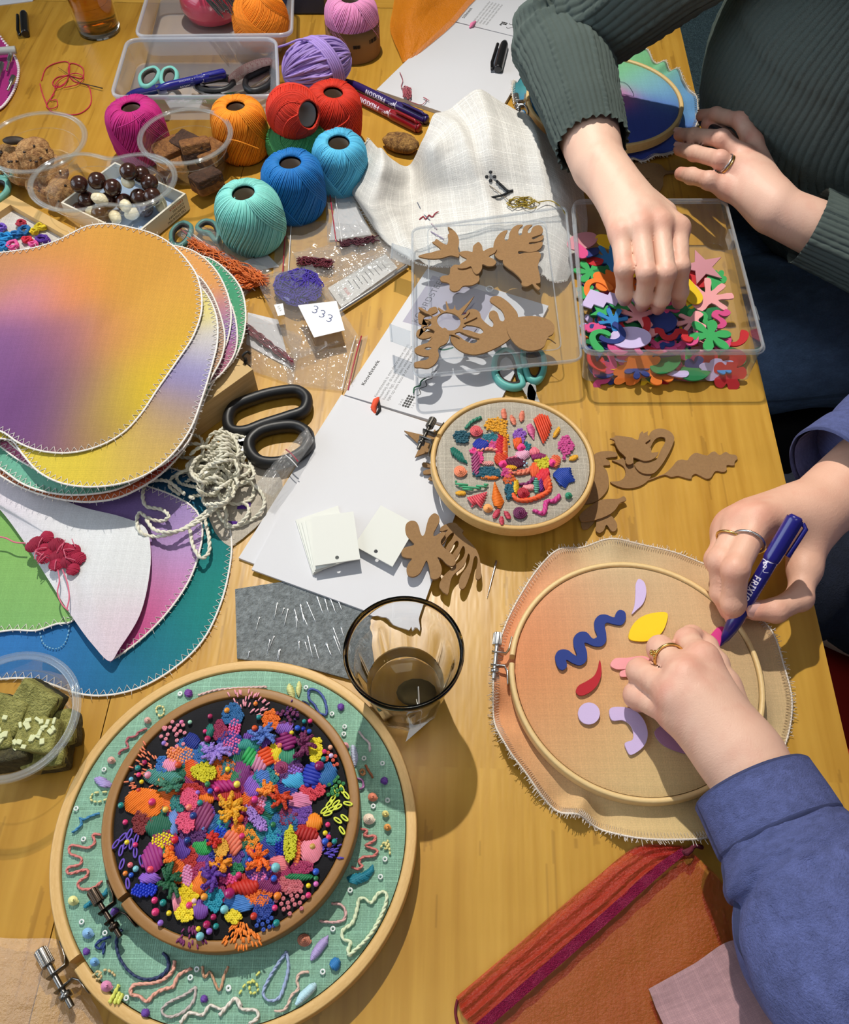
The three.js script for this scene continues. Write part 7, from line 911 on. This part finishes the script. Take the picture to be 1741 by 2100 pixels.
function stitcher(H, ws = 1) {
  const on = H.on, par = H.fab, M = (name, b, c, lab) => mesh(name, b, thr(c, .6), par, lab);
  const E = {
    s(c, f, ang = .6, sp = 3.6, r = .0008, up = 0, arch = .0022) { const b = new B(); for (const [x0, y0, x1, y1] of scan(f, ang, sp)) { const L = Math.hypot(x1 - x0, y1 - y0); const n = 4, p = []; for (let k = 0; k <= n; k++) { const t = k / n; p.push(on(lerp(x0, x1, t), lerp(y0, y1, t), up + .0004 + arch * (1 - (2 * t - 1) ** 2) * Math.min(1, L / 14) + rr(-.0002, .0002))); } b.tube(p, r, 5); } M('satin_patch', b, c); },
    w(c, f, ang = .6) { E.s(c, f, ang, 7.2 * ws, .0016 * ws, .0006); },
    k(c, f, sp = 5.4, r = .0013) { const b = new B(); let x0 = 1e9, x1 = -1e9, y0 = 1e9, y1 = -1e9; for (let k = 0; k < f.length; k += 2) { x0 = Math.min(x0, f[k]); x1 = Math.max(x1, f[k]); y0 = Math.min(y0, f[k + 1]); y1 = Math.max(y1, f[k + 1]); } let row = 0; for (let y = y0; y <= y1; y += sp * .87, row++) for (let x = x0 + (row % 2) * sp / 2; x <= x1; x += sp) { const X = x + rr(-1, 1), Y = y + rr(-1, 1); if (!inPoly(f, X, Y)) continue; const q = on(X, Y, r * .6 + rr(0, .001)); b.tube([0, 1, 2, 3, 4, 5].map(j => V(q.x + Math.cos(j * 1.047 + x) * r * .62, q.y + .0003 * (j % 2), q.z + Math.sin(j * 1.047 + x) * r * .62)), r * .6, 5, true); } M('knot_cluster', b, c); },
    b(c, f, sp = 6, ang = .4) { const b = new B(); for (const [x0, y0, x1, y1] of scan(f, ang, sp)) { const n = Math.max(1, Math.round(Math.hypot(x1 - x0, y1 - y0) / sp)); for (let k = 0; k < n; k++) { const t = (k + .5) / n; b.ball(on(lerp(x0, x1, t), lerp(y0, y1, t), .0014), .00125, .00125, .00125, 7, 5); } } mesh('bead_patch', b, phy(c, .22, { clearcoat: .5 }), par); },
    r(c, x, y, rad) { const b = new B(), p = []; for (let k = 0; k < 44; k++) { const a = k * .5, q = rad * (1 - k / 46); p.push(on(x + Math.cos(a) * q, y + Math.sin(a) * q * .9, .0012 + .0028 * k / 44)); } b.tube(p, .0011, 5); M('woven_rose', b, c); },
    l(c, f, r = .0011, n = 6, up = .001) { const p = smooth(f, false, n).map(a => on(a[0], a[1], up)); const b = new B(); const K = Math.floor(curveLen(p) / .0011), q = new THREE.CatmullRomCurve3(p).getSpacedPoints(Math.min(260, Math.max(10, K))); for (const ph of [0, Math.PI]) b.tube(q.map((v, k) => V(v.x + Math.cos(k * .9 + ph) * r * .35, v.y + Math.sin(k * .9 + ph) * r * .35, v.z + Math.cos(k * .9 + ph) * r * .2)), r * .68, 4); M('couched_line', b, c); },
    dash(c, f, r = .0008) { const p = smooth(f, false, 3), b = new B(); for (let k = 0; k + 1 < p.length; k += 2) b.tube([on(...p[k], .0005), on((p[k][0] + p[k + 1][0]) / 2, (p[k][1] + p[k + 1][1]) / 2, .0012), on(...p[k + 1], .0005)], r, 5); M('running_stitch', b, c); },
    coral(c, x, y, rx, ry, n = 8) { const b = new B(); for (let k = 0; k < n; k++) { const a = k / n * TAU + rr(-.3, .3), L = rr(.6, 1.1); const p = [on(x, y, .002), on(x + Math.cos(a) * rx * .45 * L, y + Math.sin(a) * ry * .45 * L, .006 + rr(0, .002)), on(x + Math.cos(a + .25) * rx * L, y + Math.sin(a + .25) * ry * L, .004 + rr(0, .003))], q = curve3(p, 12); b.tube(q, t => .0018 * (1 - .35 * t), 6); for (let j = 0; j < 26; j++) { const m = q[Math.floor(rr(1, 12))]; b.ball(V(m.x + rr(-.0012, .0012), m.y + rr(0, .0012), m.z + rr(-.0012, .0012)), .0009, .0008, .0009, 5, 4); } } M('cast_on_stitch', b, c); },
    fuzz(c, f) { const b = new B(); let n = 0; let x0 = 1e9, x1 = -1e9, y0 = 1e9, y1 = -1e9; for (let k = 0; k < f.length; k += 2) { x0 = Math.min(x0, f[k]); x1 = Math.max(x1, f[k]); y0 = Math.min(y0, f[k + 1]); y1 = Math.max(y1, f[k + 1]); } for (let k = 0; k < 500; k++) { const x = rr(x0, x1), y = rr(y0, y1); if (!inPoly(f, x, y)) continue; b.tube([on(x, y, 0), on(x + rr(-1.5, 1.5), y + rr(-1.5, 1.5), .003), on(x + rr(-3, 3), y + rr(-3, 3), .005)], .0007, 4); } M('turkey_work', b, c); },
    fan(c, x, y, a0, a1, r0, r1, n, len = 9) { const b = new B(); for (let k = 0; k < n; k++) { const a = lerp(a0, a1, (k + rr(.1, .9)) / n), q = rr(r0, r1), cx = Math.cos(a), sx = Math.sin(a); b.tube([on(x + cx * q, y + sx * q, .0003), on(x + cx * (q + len / 2), y + sx * (q + len / 2), .001), on(x + cx * (q + len), y + sx * (q + len), .0003)], .0006, 5); } M('straight_stitches', b, c); },
    loop(c, x, y, a, L = 9, w = 3) { const p = []; for (let k = 0; k < 14; k++) { const t = k / 14 * TAU, u = Math.cos(t) * L, v = Math.sin(t) * w; p.push(on(x + u * Math.cos(a) - v * Math.sin(a), y + u * Math.sin(a) + v * Math.cos(a), .0008)); } M('lazy_daisy', new B().tube(p, .0006, 5, true), c); },
    bead(c, x, y, r = .0017, up = 0) { const q = on(x, y, r + up); mesh('bead', new B().ball(q, r, r, r, 10, 7), mc['bd' + c] ??= phy(c, .2, { clearcoat: .6 }), par); },
    ringBead(c, x, y) { const q = on(x, y, .0008), p = []; for (let k = 0; k < 10; k++) p.push(V(q.x + Math.cos(k / 10 * TAU) * .0013, q.y, q.z + Math.sin(k / 10 * TAU) * .0013)); mesh('bead', new B().tube(p, .0006, 5, true), mc['rb' + c] ??= phy(c, .2, { clearcoat: .5 }), par); },
  };
  return E;
}
function curveLen(p) { let s = 0; for (let k = 1; k < p.length; k++) s += p[k].distanceTo(p[k - 1]); return s; }
{ // mint hoop
  const E = stitcher(HG), A = zc(0, 1300, 2.625), D = zc(450, 1500, 2.9017), Z = zc(200, 1400, 2.9017);
  const l = (z, c, f, r) => E.l(c, z(f), r);
  l(A, '#b9666e', [790, 508, 745, 530, 730, 550, 690, 560, 680, 580, 690, 610, 650, 630, 640, 650]); l(A, '#d78079', [540, 1080, 500, 1080, 510, 1120, 480, 1150, 380, 1140, 375, 1180, 440, 1210, 430, 1240, 365, 1260, 365, 1290, 470, 1270, 470, 1300, 420, 1340, 430, 1370, 500, 1370, 550, 1330], .0012);
  l(A, '#3f86b4', [535, 965, 480, 985, 450, 1000, 430, 990, 440, 1020, 410, 1055, 390, 1070]); E.dash('#e0dc9a', A([575, 850, 500, 860, 488, 890, 520, 905, 575, 890])); l(A, '#28365e', [655, 1590, 630, 1640, 635, 1720, 690, 1810, 760, 1855, 850, 1850, 905, 1800, 900, 1740, 880, 1720], .0014); l(A, '#1f3a78', [595, 1630, 540, 1650, 515, 1680, 540, 1695, 560, 1660, 555, 1725], .0011);
  l(A, '#e7a893', [940, 1760, 930, 1810, 880, 1860, 820, 1880, 715, 1895, 705, 1940, 750, 1950, 790, 1980, 830, 1940, 890, 1910, 930, 1900, 960, 1840, 1030, 1800], .0014); l(A, '#c3b6b0', [1055, 1900, 1000, 1940, 900, 1990, 870, 2030, 900, 2060, 970, 2045, 1040, 1980, 1055, 1900]); l(A, '#e6dccf', [970, 2095, 1020, 2040, 1090, 2050, 1130, 2000, 1200, 2020, 1270, 1960, 1300, 2000], .0013); l(A, '#c99a78', [1090, 1790, 1100, 1850, 1130, 1820, 1150, 1860, 1180, 1920, 1210, 1830, 1230, 1790]);
  E.dash('#d8c08a', A([500, 1840, 530, 1815, 545, 1850, 520, 1860, 560, 1810, 600, 1820, 620, 1840])); for (const f of [[590, 1985, 640, 1890], [615, 1990, 645, 1930], [635, 1990, 660, 1940]]) E.l('#dfe36a', A(f), .0014, 2); E.dash('#e8dfa0', A([860, 445, 840, 410, 850, 390, 880, 395, 880, 430, 860, 445]));
  l(D, '#d9c9cc', [830, 0, 860, 40, 890, 70, 895, 120]); l(D, '#d87f78', [840, 580, 880, 590, 860, 620, 930, 625, 920, 650, 870, 680, 940, 710, 920, 740, 850, 750, 830, 780, 850, 800, 820, 820, 790, 810], .0012); l(D, '#dfeac4', [770, 1335, 765, 1300, 780, 1250, 740, 1240, 730, 1190, 790, 1140, 820, 1050, 830, 1000, 860, 990, 900, 1020, 950, 960, 990, 960, 990, 1020, 940, 1140, 880, 1230, 770, 1335], .0014); l(D, '#9fb0d2', [400, 1310, 350, 1380, 300, 1460, 260, 1560, 290, 1600, 350, 1590, 390, 1500, 410, 1400, 400, 1310], .0012); l(D, '#e0bfae', [530, 1430, 480, 1440, 460, 1480, 470, 1530, 430, 1570, 410, 1620, 380, 1660, 330, 1665]); l(D, '#e6dccf', [0, 1690, 60, 1620, 95, 1590, 130, 1650, 220, 1660, 230, 1700, 180, 1740], .0013); l(D, '#dfb4b0', [670, 1025, 720, 1030, 750, 1070, 740, 1120, 690, 1135, 600, 1130], .0012);
  E.dash('#dfe07a', D([120, 1560, 160, 1500, 210, 1490, 230, 1540, 190, 1560, 180, 1510, 240, 1430])); l(D, '#a06a9c', [820, 280, 850, 290, 855, 330, 835, 345]); l(D, '#c08a58', [835, 240, 850, 225, 865, 245, 850, 260, 840, 250]); l(D, '#b06a44', [870, 200, 885, 230, 905, 260, 910, 275]); E.dash('#e8e09a', D([960, 690, 980, 660, 1000, 690, 985, 700, 1000, 650, 1010, 690, 1015, 730]));
  l(Z, '#4a5aa0', [1255, 60, 1260, 100, 1290, 130, 1320, 180, 1360, 190, 1350, 100, 1310, 50, 1265, 40, 1255, 60], .0012); l(Z, '#d9b8b4', [600, 75, 700, 45, 800, 35, 900, 30, 1005, 25], .0013); l(Z, '#2a3560', [1220, 110, 1250, 125, 1260, 150]);
  E.s('#1f7f96', D([760, 870, 800, 850, 850, 845, 890, 820, 912, 795, 918, 830, 880, 885, 820, 908, 775, 900]), .3, 3); E.s('#b5a4d8', D(ell(595, 1290, 80, 24, -.95)), .6, 3); E.s('#b9dce6', D(ell(515, 1560, 85, 24, -.8)), .5, 3); E.s('#aa9ad2', A(ell(555, 800, 48, 24, .4)), .3, 3); E.s('#7a3f9c', A(ell(1015, 320, 20, 20)), .3, 3); E.s('#dedd96', Z(ell(1150, 50, 18, 42, -.3)), .2, 3); E.s('#dedd96', Z(ell(1198, 35, 13, 40, .1)), .2, 3); E.s('#bfc6dc', D(ell(802, 140, 17, 60, -.1)), .2, 3); E.s('#2f7ab8', D(ell(690, 1385, 28, 35)), 1, 3); E.s('#1f7f96', A([450, 1465, 500, 1430, 560, 1395, 575, 1370, 575, 1400, 520, 1440, 460, 1475]), .3, 3);
  for (const [x, y, r, c] of [[912, 390, 24, '#e0876a'], [890, 520, 32, '#f0ddc8'], [505, 1240, 38, '#c07a60'], [1000, 570, 16, '#e8a45a'], [988, 490, 15, '#e8dc8a'], [748, 85, 18, '#d99aa0']]) { const q = D([x, y]); E.r(c, q[0], q[1], r / 2.9); }
  for (const [x, y, r, c] of [[395, 1435, 24, '#e8e49a'], [475, 1610, 28, '#8ab8e0'], [510, 1765, 20, '#7ab0dc'], [575, 1895, 28, '#dc8ab0'], [795, 465, 14, '#e0b0a4'], [600, 680, 17, '#e0b0a4']]) { const q = A([x, y]); E.r(c, q[0], q[1], r / 2.625); }
  for (const [z, x, y, r] of [[D, 980, 295, 20], [A, 465, 1710, 16], [A, 1100, 1965, 16], [A, 785, 2040, 20], [Z, 1448, 145, 18], [A, 620, 1500, 22]]) E.s('#6a3f9c', z(ell(x, y, r, r)), .5, 2.6);
  for (const [z, f] of [[D, [740, 15, 860, 160, 970, 190, 1000, 410, 915, 445, 985, 760, 958, 865, 778, 945, 675, 1175, 615, 1430, 55, 1530]], [A, [970, 320, 560, 730, 410, 940, 450, 1105, 565, 1610, 440, 1550, 1025, 1850, 680, 1960, 1230, 1905, 1060, 1805]], [Z, [490, 68, 1240, 28, 1395, 185, 1470, 262, 1465, 305]]]) { const q = z(f); for (let k = 0; k < q.length; k += 2) E.ringBead('#e8eeec', q[k], q[k + 1]); }
}
{ // black hoop
  const E = stitcher(HK), Z = zc(200, 1400, 2.9017), s = 1 / 2.9017;
  // ground of mixed stitches under the motifs
  const und = ['#8a1f5a', '#1f5f96', '#b02a22', '#176048', '#6a3f9a', '#df6a1c', '#24358c', '#a02a5a', '#1f7a80', '#5a2a6a'];
  for (let k = 0; k < 46; k++) { const a = k * 2.4, r = 490 * Math.sqrt((k + .5) / 46); const f = Z(ell(780 + Math.cos(a) * r, 800 + Math.sin(a) * r * 1.0, 78, 78)); k % 3 ? E.s(und[k % 10], f, a, 3.8, .0008, -.0002, .0008) : E.k(und[k % 10], f); }
  const T = `k 1f5f96 805 190 60 70;b e2609a 815 270 42 50;k 8e1f4a 730 290 45 60;s 1d6f62 670 290 25 40;k e06a14 1035 225 50 68;s 8a5cb8 1110 270 52 38;w 8a1f6a 1120 350 60 45;k e2d020 1300 400 38 78;s 24358c 560 350 48 48;b ea6fa4 800 375 55 50;b f0905a 490 430 85 50;k 2a63a4 560 460 70 60;s e793b2 430 495 48 48;k 2f6ab0 385 500 35 60;s df5a1a 570 520 62 72;s 4a9088 380 560 115 48;w 2fa456 905 445 42 62;w dd4a16 1000 440 48 62;s e2cc20 1060 415 38 62;s 2f8a80 900 370 75 40;s 3a8a6a 1130 440 52 52;s 3fa4cf 1165 580 72 55;w 1c2fa0 1280 550 52 72;s 2a66a0 1365 550 58 72;k cc3a4a 1275 645 76 50;s dc86ac 1205 700 74 45;w a82070 760 615 75 30;s 8a5cc0 920 620 48 72;s 7a2a72 860 540 52 84;s ea7a16 640 690 52 36;w 8a3a6a 610 790 74 92;s 176048 365 850 78 86;s ec7a14 280 720 115 92;k 7a2226 265 830 60 72;b ecd81c 390 940 72 48;w 9a2a7a 330 1050 60 88;s 5a3a9a 500 990 48 72;s 2fa050 620 980 60 50;k b02a22 555 1040 36 72;w e0765a 810 950 52 78;s 5a86c8 640 830 60 50;k df8a1c 910 935 46 62;k 1f8ea8 1050 910 46 62;b 1c2a9c 1100 980 46 84;k 7a1f4a 1130 800 52 52;k 6a3f9a 1210 790 52 56;s ea8a1c 1285 830 48 56;w a8201c 1245 900 62 46;s e88a9c 1265 980 68 92;b f0824a 1185 1000 26 84;k 5f3a8a 810 1030 62 42;b e89ac8 535 1150 36 62;s ea7a1c 615 1180 52 84;k e8cc18 540 1270 58 82;k ecd428 520 1370 52 48;s 7a4aa4 610 1350 46 56;k 1c8fa8 690 1290 56 72;w c02a1c 880 1220 76 46;s 3f7ac0 850 1310 92 56;k e6d02a 810 1390 46 42;k 1f3a8c 985 1340 58 74;s 7a1f5a 1010 1210 84 52;k a02a5a 1220 1100 68 40;s 1f7a4a 1200 1155 84 24;k c0606a 1150 1200 74 46;b 2038c0 280 1235 78 42;s 8a5ac0 310 1165 62 34;s e890a0 470 1300 26 64;s e8808a 1080 1080 62 52;k 1f6a78 770 500 52 52;s 23704a 830 560 42 52;w c880a0 960 480 44 52;s 4a78c0 985 550 52 62;k 2a7a78 480 720 46 52;s 6a8ac8 455 830 30 84;k 3a9aa0 750 830 40 40;b 2048c8 735 890 36 50;b ea5a9a 780 1170 60 30;b e87ab0 960 1150 50 28;k 207a50 830 1110 40 40;b f0904a 1075 480 22 80;b 9a6ad0 1170 520 50 24;b e8a0c8 980 710 34 34;s 1f7f88 1030 740 44 44;k b03048 940 740 46 52`;
  T.split(';').forEach((q, k) => { const [t, c, x, y, rx, ry] = q.split(' '), f = Z(ell(+x, +y, +rx, +ry, 0)); E[t]('#' + c, f, t === 's' || t === 'w' ? hash2(k, 4) * 3 : undefined); });
  for (const [c, x, y, rx, ry, n] of [['#5577c0', 985, 310, 95, 70, 8], ['#6e2250', 1230, 370, 75, 95, 8], ['#9a7fd0', 690, 410, 110, 75, 10], ['#3f7a62', 440, 610, 105, 60, 8], ['#e0a01c', 800, 745, 105, 95, 12], ['#1f5a3a', 430, 1180, 70, 130, 9], ['#ee7a1c', 430, 1040, 45, 62, 6], ['#ea6a1c', 960, 1050, 85, 110, 9], ['#c8401c', 1090, 690, 95, 85, 6], ['#e08a1c', 740, 1080, 70, 55, 7], ['#5a3090', 680, 1150, 80, 110, 9], ['#ee8a2c', 1010, 640, 55, 55, 8], ['#c82a20', 690, 930, 50, 60, 6]]) { const q = Z([x, y]); E.coral(c, q[0], q[1], rx * s, ry * s, n); }
  E.fuzz('#cfc41c', Z(ell(635, 530, 70, 58))); E.fuzz('#e0557a', Z(ell(550, 690, 50, 60))); E.fuzz('#e0557a', Z(ell(520, 830, 55, 60))); E.fuzz('#a884d0', Z([880, 730, 920, 740, 1000, 830, 1010, 880, 960, 870, 900, 810])); E.fuzz('#cdc82a', Z(ell(1145, 960, 34, 105))); E.fuzz('#e0a83a', Z(ell(735, 985, 40, 50)));
  for (const [c, x, y, r] of [['#8a2a5a', 1095, 505, 44], ['#f0851c', 840, 870, 42]]) { const q = Z([x, y]); E.r(c, q[0], q[1], r * s); }
  const fan = (c, x, y, a0, a1, r0, r1, n, L) => { const q = Z([x, y]); E.fan(c, q[0], q[1], a0, a1, r0 * s, r1 * s, n, L * s); };
  fan('#e89aa8', 870, 230, -2.1, -.3, 60, 170, 34, 26); fan('#e8805a', 420, 560, 2.4, 4.2, 60, 240, 48, 26); fan('#7a2a62', 560, 1400, 1.0, 2.2, 40, 170, 30, 24); fan('#f0842a', 860, 1380, .9, 2.3, 40, 190, 60, 30); fan('#5a48b0', 1320, 1020, -1.2, .3, 20, 120, 26, 26); fan('#5a2a72', 1100, 180, -1, 1, 10, 90, 16, 10);
  for (const [x, y, a] of [[1420, 640, 1], [1455, 635, 1.2], [1480, 670, .9], [1490, 720, .2], [1400, 690, 2.2], [1420, 720, 2.4], [1380, 720, 2.3], [1350, 760, 2.4], [1400, 750, 2.7], [1430, 740, 2.6], [1370, 780, 2.8], [1430, 820, .6], [1470, 805, .7], [1455, 880, 1]]) { const q = Z([x, y]); E.loop('#d8e04a', q[0], q[1], a, 9, 3.2); }
  for (const [x, y, a] of [[110, 960, 2.2], [140, 1000, 1.8], [150, 920, 2.3], [190, 900, 2], [200, 960, 1.7], [225, 1010, 1.6], [145, 1080, 1.9], [180, 1195, 1.5], [260, 1060, 1.4], [170, 960, 2], [230, 930, 1.9]]) { const q = Z([x, y]); E.loop('#6a4cb8', q[0], q[1], a, 11, 3.4); }
  const kn = (c, x, y, rx, ry, n) => { for (let k = 0; k < n; k++) { const a = k * 2.4, r = Math.sqrt((k + .5) / n), q = Z([x + Math.cos(a) * rx * r, y + Math.sin(a) * ry * r]); E.k(c, ell(q[0], q[1], 2.6, 2.6, 0, 8), 5, .0013); } };
  kn('#e08a98', 455, 310, 80, 90, 20); kn('#6a2456', 1125, 200, 75, 55, 16); kn('#c8727a', 1150, 1290, 90, 80, 20); kn('#2a4aa0', 1000, 1420, 60, 60, 10); kn('#2f7a44', 1410, 610, 60, 70, 16); kn('#c8503a', 1390, 460, 40, 60, 9);
  const bc = ['#e23a7a', '#1f8a88', '#f0d82a', '#c83a2a', '#2a5ac8', '#f0862a', '#9a6ad0', '#e87ab0', '#2f7a4a', '#7fc8d0', '#b01f5a', '#6fb8e0'];
  for (const [x, y, c, r] of [[770, 165, '#f0982a', .0022], [670, 200, '#b03060', .0019], [960, 205, bc[1], .002], [940, 125, bc[5], .0017], [640, 290, bc[0], .0017], [500, 235, bc[7], .0017], [550, 235, '#a8e0c0', .0016], [395, 360, '#9a7ad0', .0018], [280, 475, bc[10], .0018], [240, 508, bc[1], .0021], [245, 548, bc[0], .0018], [200, 575, bc[11], .0017], [262, 590, bc[2], .0016], [300, 550, '#e89ab0', .0026], [245, 640, bc[3], .0017], [140, 730, bc[1], .0022], [165, 830, bc[0], .0019], [175, 950, bc[2], .0018], [225, 965, bc[0], .0018], [195, 1085, '#e8707a', .0019], [165, 1135, bc[5], .0017], [200, 1145, bc[4], .0017], [228, 1108, bc[9], .0021], [340, 1295, bc[0], .0022], [345, 1365, bc[0], .0026], [390, 1310, bc[1], .0023], [425, 1372, bc[2], .0018], [375, 1430, bc[6], .002], [610, 1510, bc[9], .0027], [665, 1480, bc[6], .0021], [650, 1440, bc[10], .0025], [705, 1450, bc[1], .002], [690, 1395, bc[10], .002], [600, 1465, bc[2], .0017], [755, 1350, bc[9], .0028], [785, 1255, '#a8246a', .0036], [930, 1390, bc[3], .0024], [1070, 1270, bc[5], .0026], [1055, 1340, bc[0], .002], [1065, 1430, bc[1], .0023], [1255, 1265, bc[0], .002], [1300, 1125, bc[4], .0023], [1300, 1165, bc[8], .0018], [1300, 1198, '#e070c0', .0018], [1255, 1208, bc[2], .0017], [1060, 1100, bc[9], .0032], [1050, 1165, bc[4], .0022], [1320, 495, '#8a1f5a', .0036], [1345, 455, bc[1], .002], [1350, 410, bc[0], .0018], [1390, 435, '#d8c8f0', .0018], [1385, 385, '#f0b090', .0018], [1190, 270, bc[4], .0022], [1225, 275, '#1c2fa0', .0018], [1260, 290, bc[4], .0019], [1155, 298, bc[2], .0017], [1230, 230, bc[1], .0017], [1265, 228, bc[0], .0018], [1355, 945, bc[4], .0024], [1410, 945, bc[1], .002], [1380, 965, '#a8502a', .0019], [1355, 895, bc[2], .0018], [1370, 845, bc[0], .0018], [1375, 920, bc[0], .0019], [1280, 975, '#c8a050', .0022], [375, 585, bc[5], .0027], [480, 490, '#d8502a', .0025], [325, 710, bc[0], .0026], [405, 755, '#f0c050', .0022], [655, 335, bc[10], .0024], [830, 605, '#f0e050', .0025], [775, 515, bc[2], .002], [655, 605, bc[8], .0022], [670, 645, bc[4], .002], [710, 635, bc[0], .002], [610, 715, bc[1], .0022], [570, 792, '#1f3f88', .0026], [545, 742, '#f0806a', .0024], [535, 938, '#1f3f88', .0024], [460, 935, '#d8283a', .0026], [435, 990, '#e85a2a', .0026], [405, 1015, '#3a7a4a', .0022], [595, 655, bc[6], .0018], [935, 695, '#e23a8a', .0025], [800, 680, '#f0902a', .0024], [850, 808, '#e85a1c', .0026], [935, 270, '#e0582a', .0022], [1085, 375, '#e8806a', .0022], [315, 1110, '#f0506a', .0024], [545, 1325, bc[0], .0022], [575, 1300, '#f0c0d0', .0018], [635, 1275, '#f0a03a', .0024], [840, 1145, bc[0], .0022], [910, 1010, bc[0], .0024], [910, 1055, bc[4], .0022], [860, 912, bc[0], .002], [975, 870, '#a87ac8', .002], [1045, 845, '#2f7a4a', .002]]) { const q = Z([x, y]); E.bead(c, q[0], q[1], r, Math.hypot(x - 790, y - 830) < 500 ? .002 : 0); }
}
{ // linen hoop
  const E = stitcher(HS, .62), Z = zc(780, 780, 2.9017), s = 1 / 2.9017;
  E.l('#2f7a62', Z([510, 285, 540, 250, 600, 220]), .0019); for (const [c, x, y, r] of [['#d2555a', 570, 300, 36], ['#ea8660', 475, 540, 37], ['#efa45e', 640, 760, 25], ['#64164a', 830, 787, 39], ['#a8142a', 850, 668, 34], ['#2f8a68', 1120, 685, 17], ['#ea3a86', 838, 398, 24], ['#ea3a86', 730, 495, 24], ['#ea3a86', 1025, 490, 23]]) { const q = Z([x, y]); E.r(c, q[0], q[1], r * s); }
  E.k('#124e5e', Z(ell(483, 338, 50, 40)), 4.6); E.k('#e0a020', Z([615, 270, 640, 230, 700, 222, 755, 240, 755, 300, 770, 390, 740, 340, 700, 310, 640, 300]), 4, .001);
  for (const [x, y, rx, ry, a] of [[735, 200, 14, 32, -.1], [788, 235, 13, 30, -.4], [842, 213, 14, 32, .1]]) E.s('#e88a6e', Z(ell(x, y, rx, ry, a)), .1, 2.8);
  E.w('#d8431f', Z([915, 230, 950, 200, 1000, 215, 1018, 270, 1000, 330, 965, 385, 940, 320, 925, 270]), 1.2); E.s('#dc6f9c', Z([870, 270, 895, 258, 918, 290, 912, 350, 880, 310]), .2, 2.8); for (const [x, y, rx, ry, a] of [[1050, 310, 13, 34, .5], [1150, 462, 26, 14, -.4], [480, 672, 32, 13, 0]]) E.s('#dfa52a', Z(ell(x, y, rx, ry, a)), 1.2, 2.8);
  E.k('#c8488c', Z(ell(1105, 380, 45, 58)), 4.2, .0011); E.k('#c8488c', Z(ell(1093, 455, 11, 24)), 4, .001); E.s('#0f6a5a', Z([412, 410, 435, 398, 480, 430, 520, 498, 470, 480, 425, 440]), 1.2, 2.8); E.w('#4aa878', Z([445, 600, 500, 620, 570, 628, 642, 615, 635, 632, 570, 652, 500, 650, 450, 620]), .1); E.w('#d84f5c', Z([515, 700, 635, 665, 600, 760, 570, 735, 545, 750, 530, 715]), .9); E.s('#ec7a1c', Z([680, 605, 700, 650, 735, 720, 715, 760, 680, 750, 665, 700]), .2, 3); for (const [x, y, rx, ry, a] of [[690, 795, 15, 30, .5], [755, 800, 12, 28, -.6], [722, 835, 12, 24, -.1]]) E.s('#cc4a5c', Z(ell(x, y, rx, ry, a)), .2, 2.8);
  E.l('#c83a86', Z([915, 775, 970, 790, 990, 720, 1030, 720, 1068, 685]), .0024); E.s('#1c3f9c', Z([1025, 560, 1060, 525, 1130, 520, 1140, 560, 1160, 600, 1120, 610, 1100, 645, 1065, 620]), .7, 3);
  const T = `k 8a52b0 830 330 35 45;s dd5a1c 815 370 25 42;k 1a6a78 868 400 25 30;k 1a6a78 650 345 48 28;s 1c2f9a 600 385 48 36;k c84a8a 668 385 26 26;s d0203a 712 385 30 62;s e8722a 738 400 18 62;w a84a7a 567 490 24 72;k 14566a 630 550 78 36;s ec7a1c 650 578 56 12;s d8482a 720 465 42 42;s 5a0f34 800 490 66 32;s e0a8c0 848 442 42 30;b a8cfe0 855 497 26 18;s e8b020 775 518 40 16;k c8c024 965 490 48 42;s e8724a 1040 480 30 38;s d8283a 965 560 42 52;s 8a1f5a 940 455 46 22;s e05a2a 920 535 26 52;k 14566a 770 645 28 62;s e8c02a 805 632 18 42;s e8989a 885 637 42 18;w 5aa08a 930 622 18 46;k c85a1c 770 592 42 30;k c03a7a 755 550 32 30;s 6a1f7a 955 620 16 50;s d8482a 990 610 22 50;s e87a8a 915 425 30 24;k e0408a 558 420 22 22;k e0408a 590 460 20 36;s e8a09a 640 495 34 12`;
  T.split(';').forEach((q, k) => { const [t, c, x, y, rx, ry] = q.split(' '), f = Z(ell(+x, +y, +rx, +ry)); E[t]('#' + c, f, t === 's' || t === 'w' ? hash2(k, 4) * 3 : t === 'k' ? 4.4 : undefined, t === 's' ? 2.9 : undefined); });
  for (const [c, f, r] of [['#e8907a', [570, 420, 650, 408, 750, 432], .002], ['#b8283a', [600, 350, 660, 375, 720, 400], .0018], ['#c8607a', [750, 470, 830, 450, 880, 440], .0018], ['#d8765a', [760, 540, 820, 555, 890, 540], .0024], ['#7a1f5a', [830, 620, 880, 612, 915, 580], .002], ['#e85a2a', [1002, 590, 1005, 650, 950, 690, 870, 715, 810, 710, 785, 680], .0026], ['#e0705a', [820, 540, 870, 535, 900, 520], .002]]) E.l(c, Z(f), r);
}
{ const E = stitcher(HU), Z = zc(1141, 0, 2.9017); const ln = f => mesh('pencil_line', new B().tube(smooth(Z(f), true, 5).map(a => HU.on(a[0], a[1], .0001)), .0003, 4, true), plain('#4a5a66', .9), HU.fab); ln([280, 485, 360, 483, 420, 500, 460, 570, 400, 560, 330, 560, 290, 530]); ln([300, 640, 355, 605, 370, 650, 340, 690, 310, 710]); }
renderer.render(scene, camera);
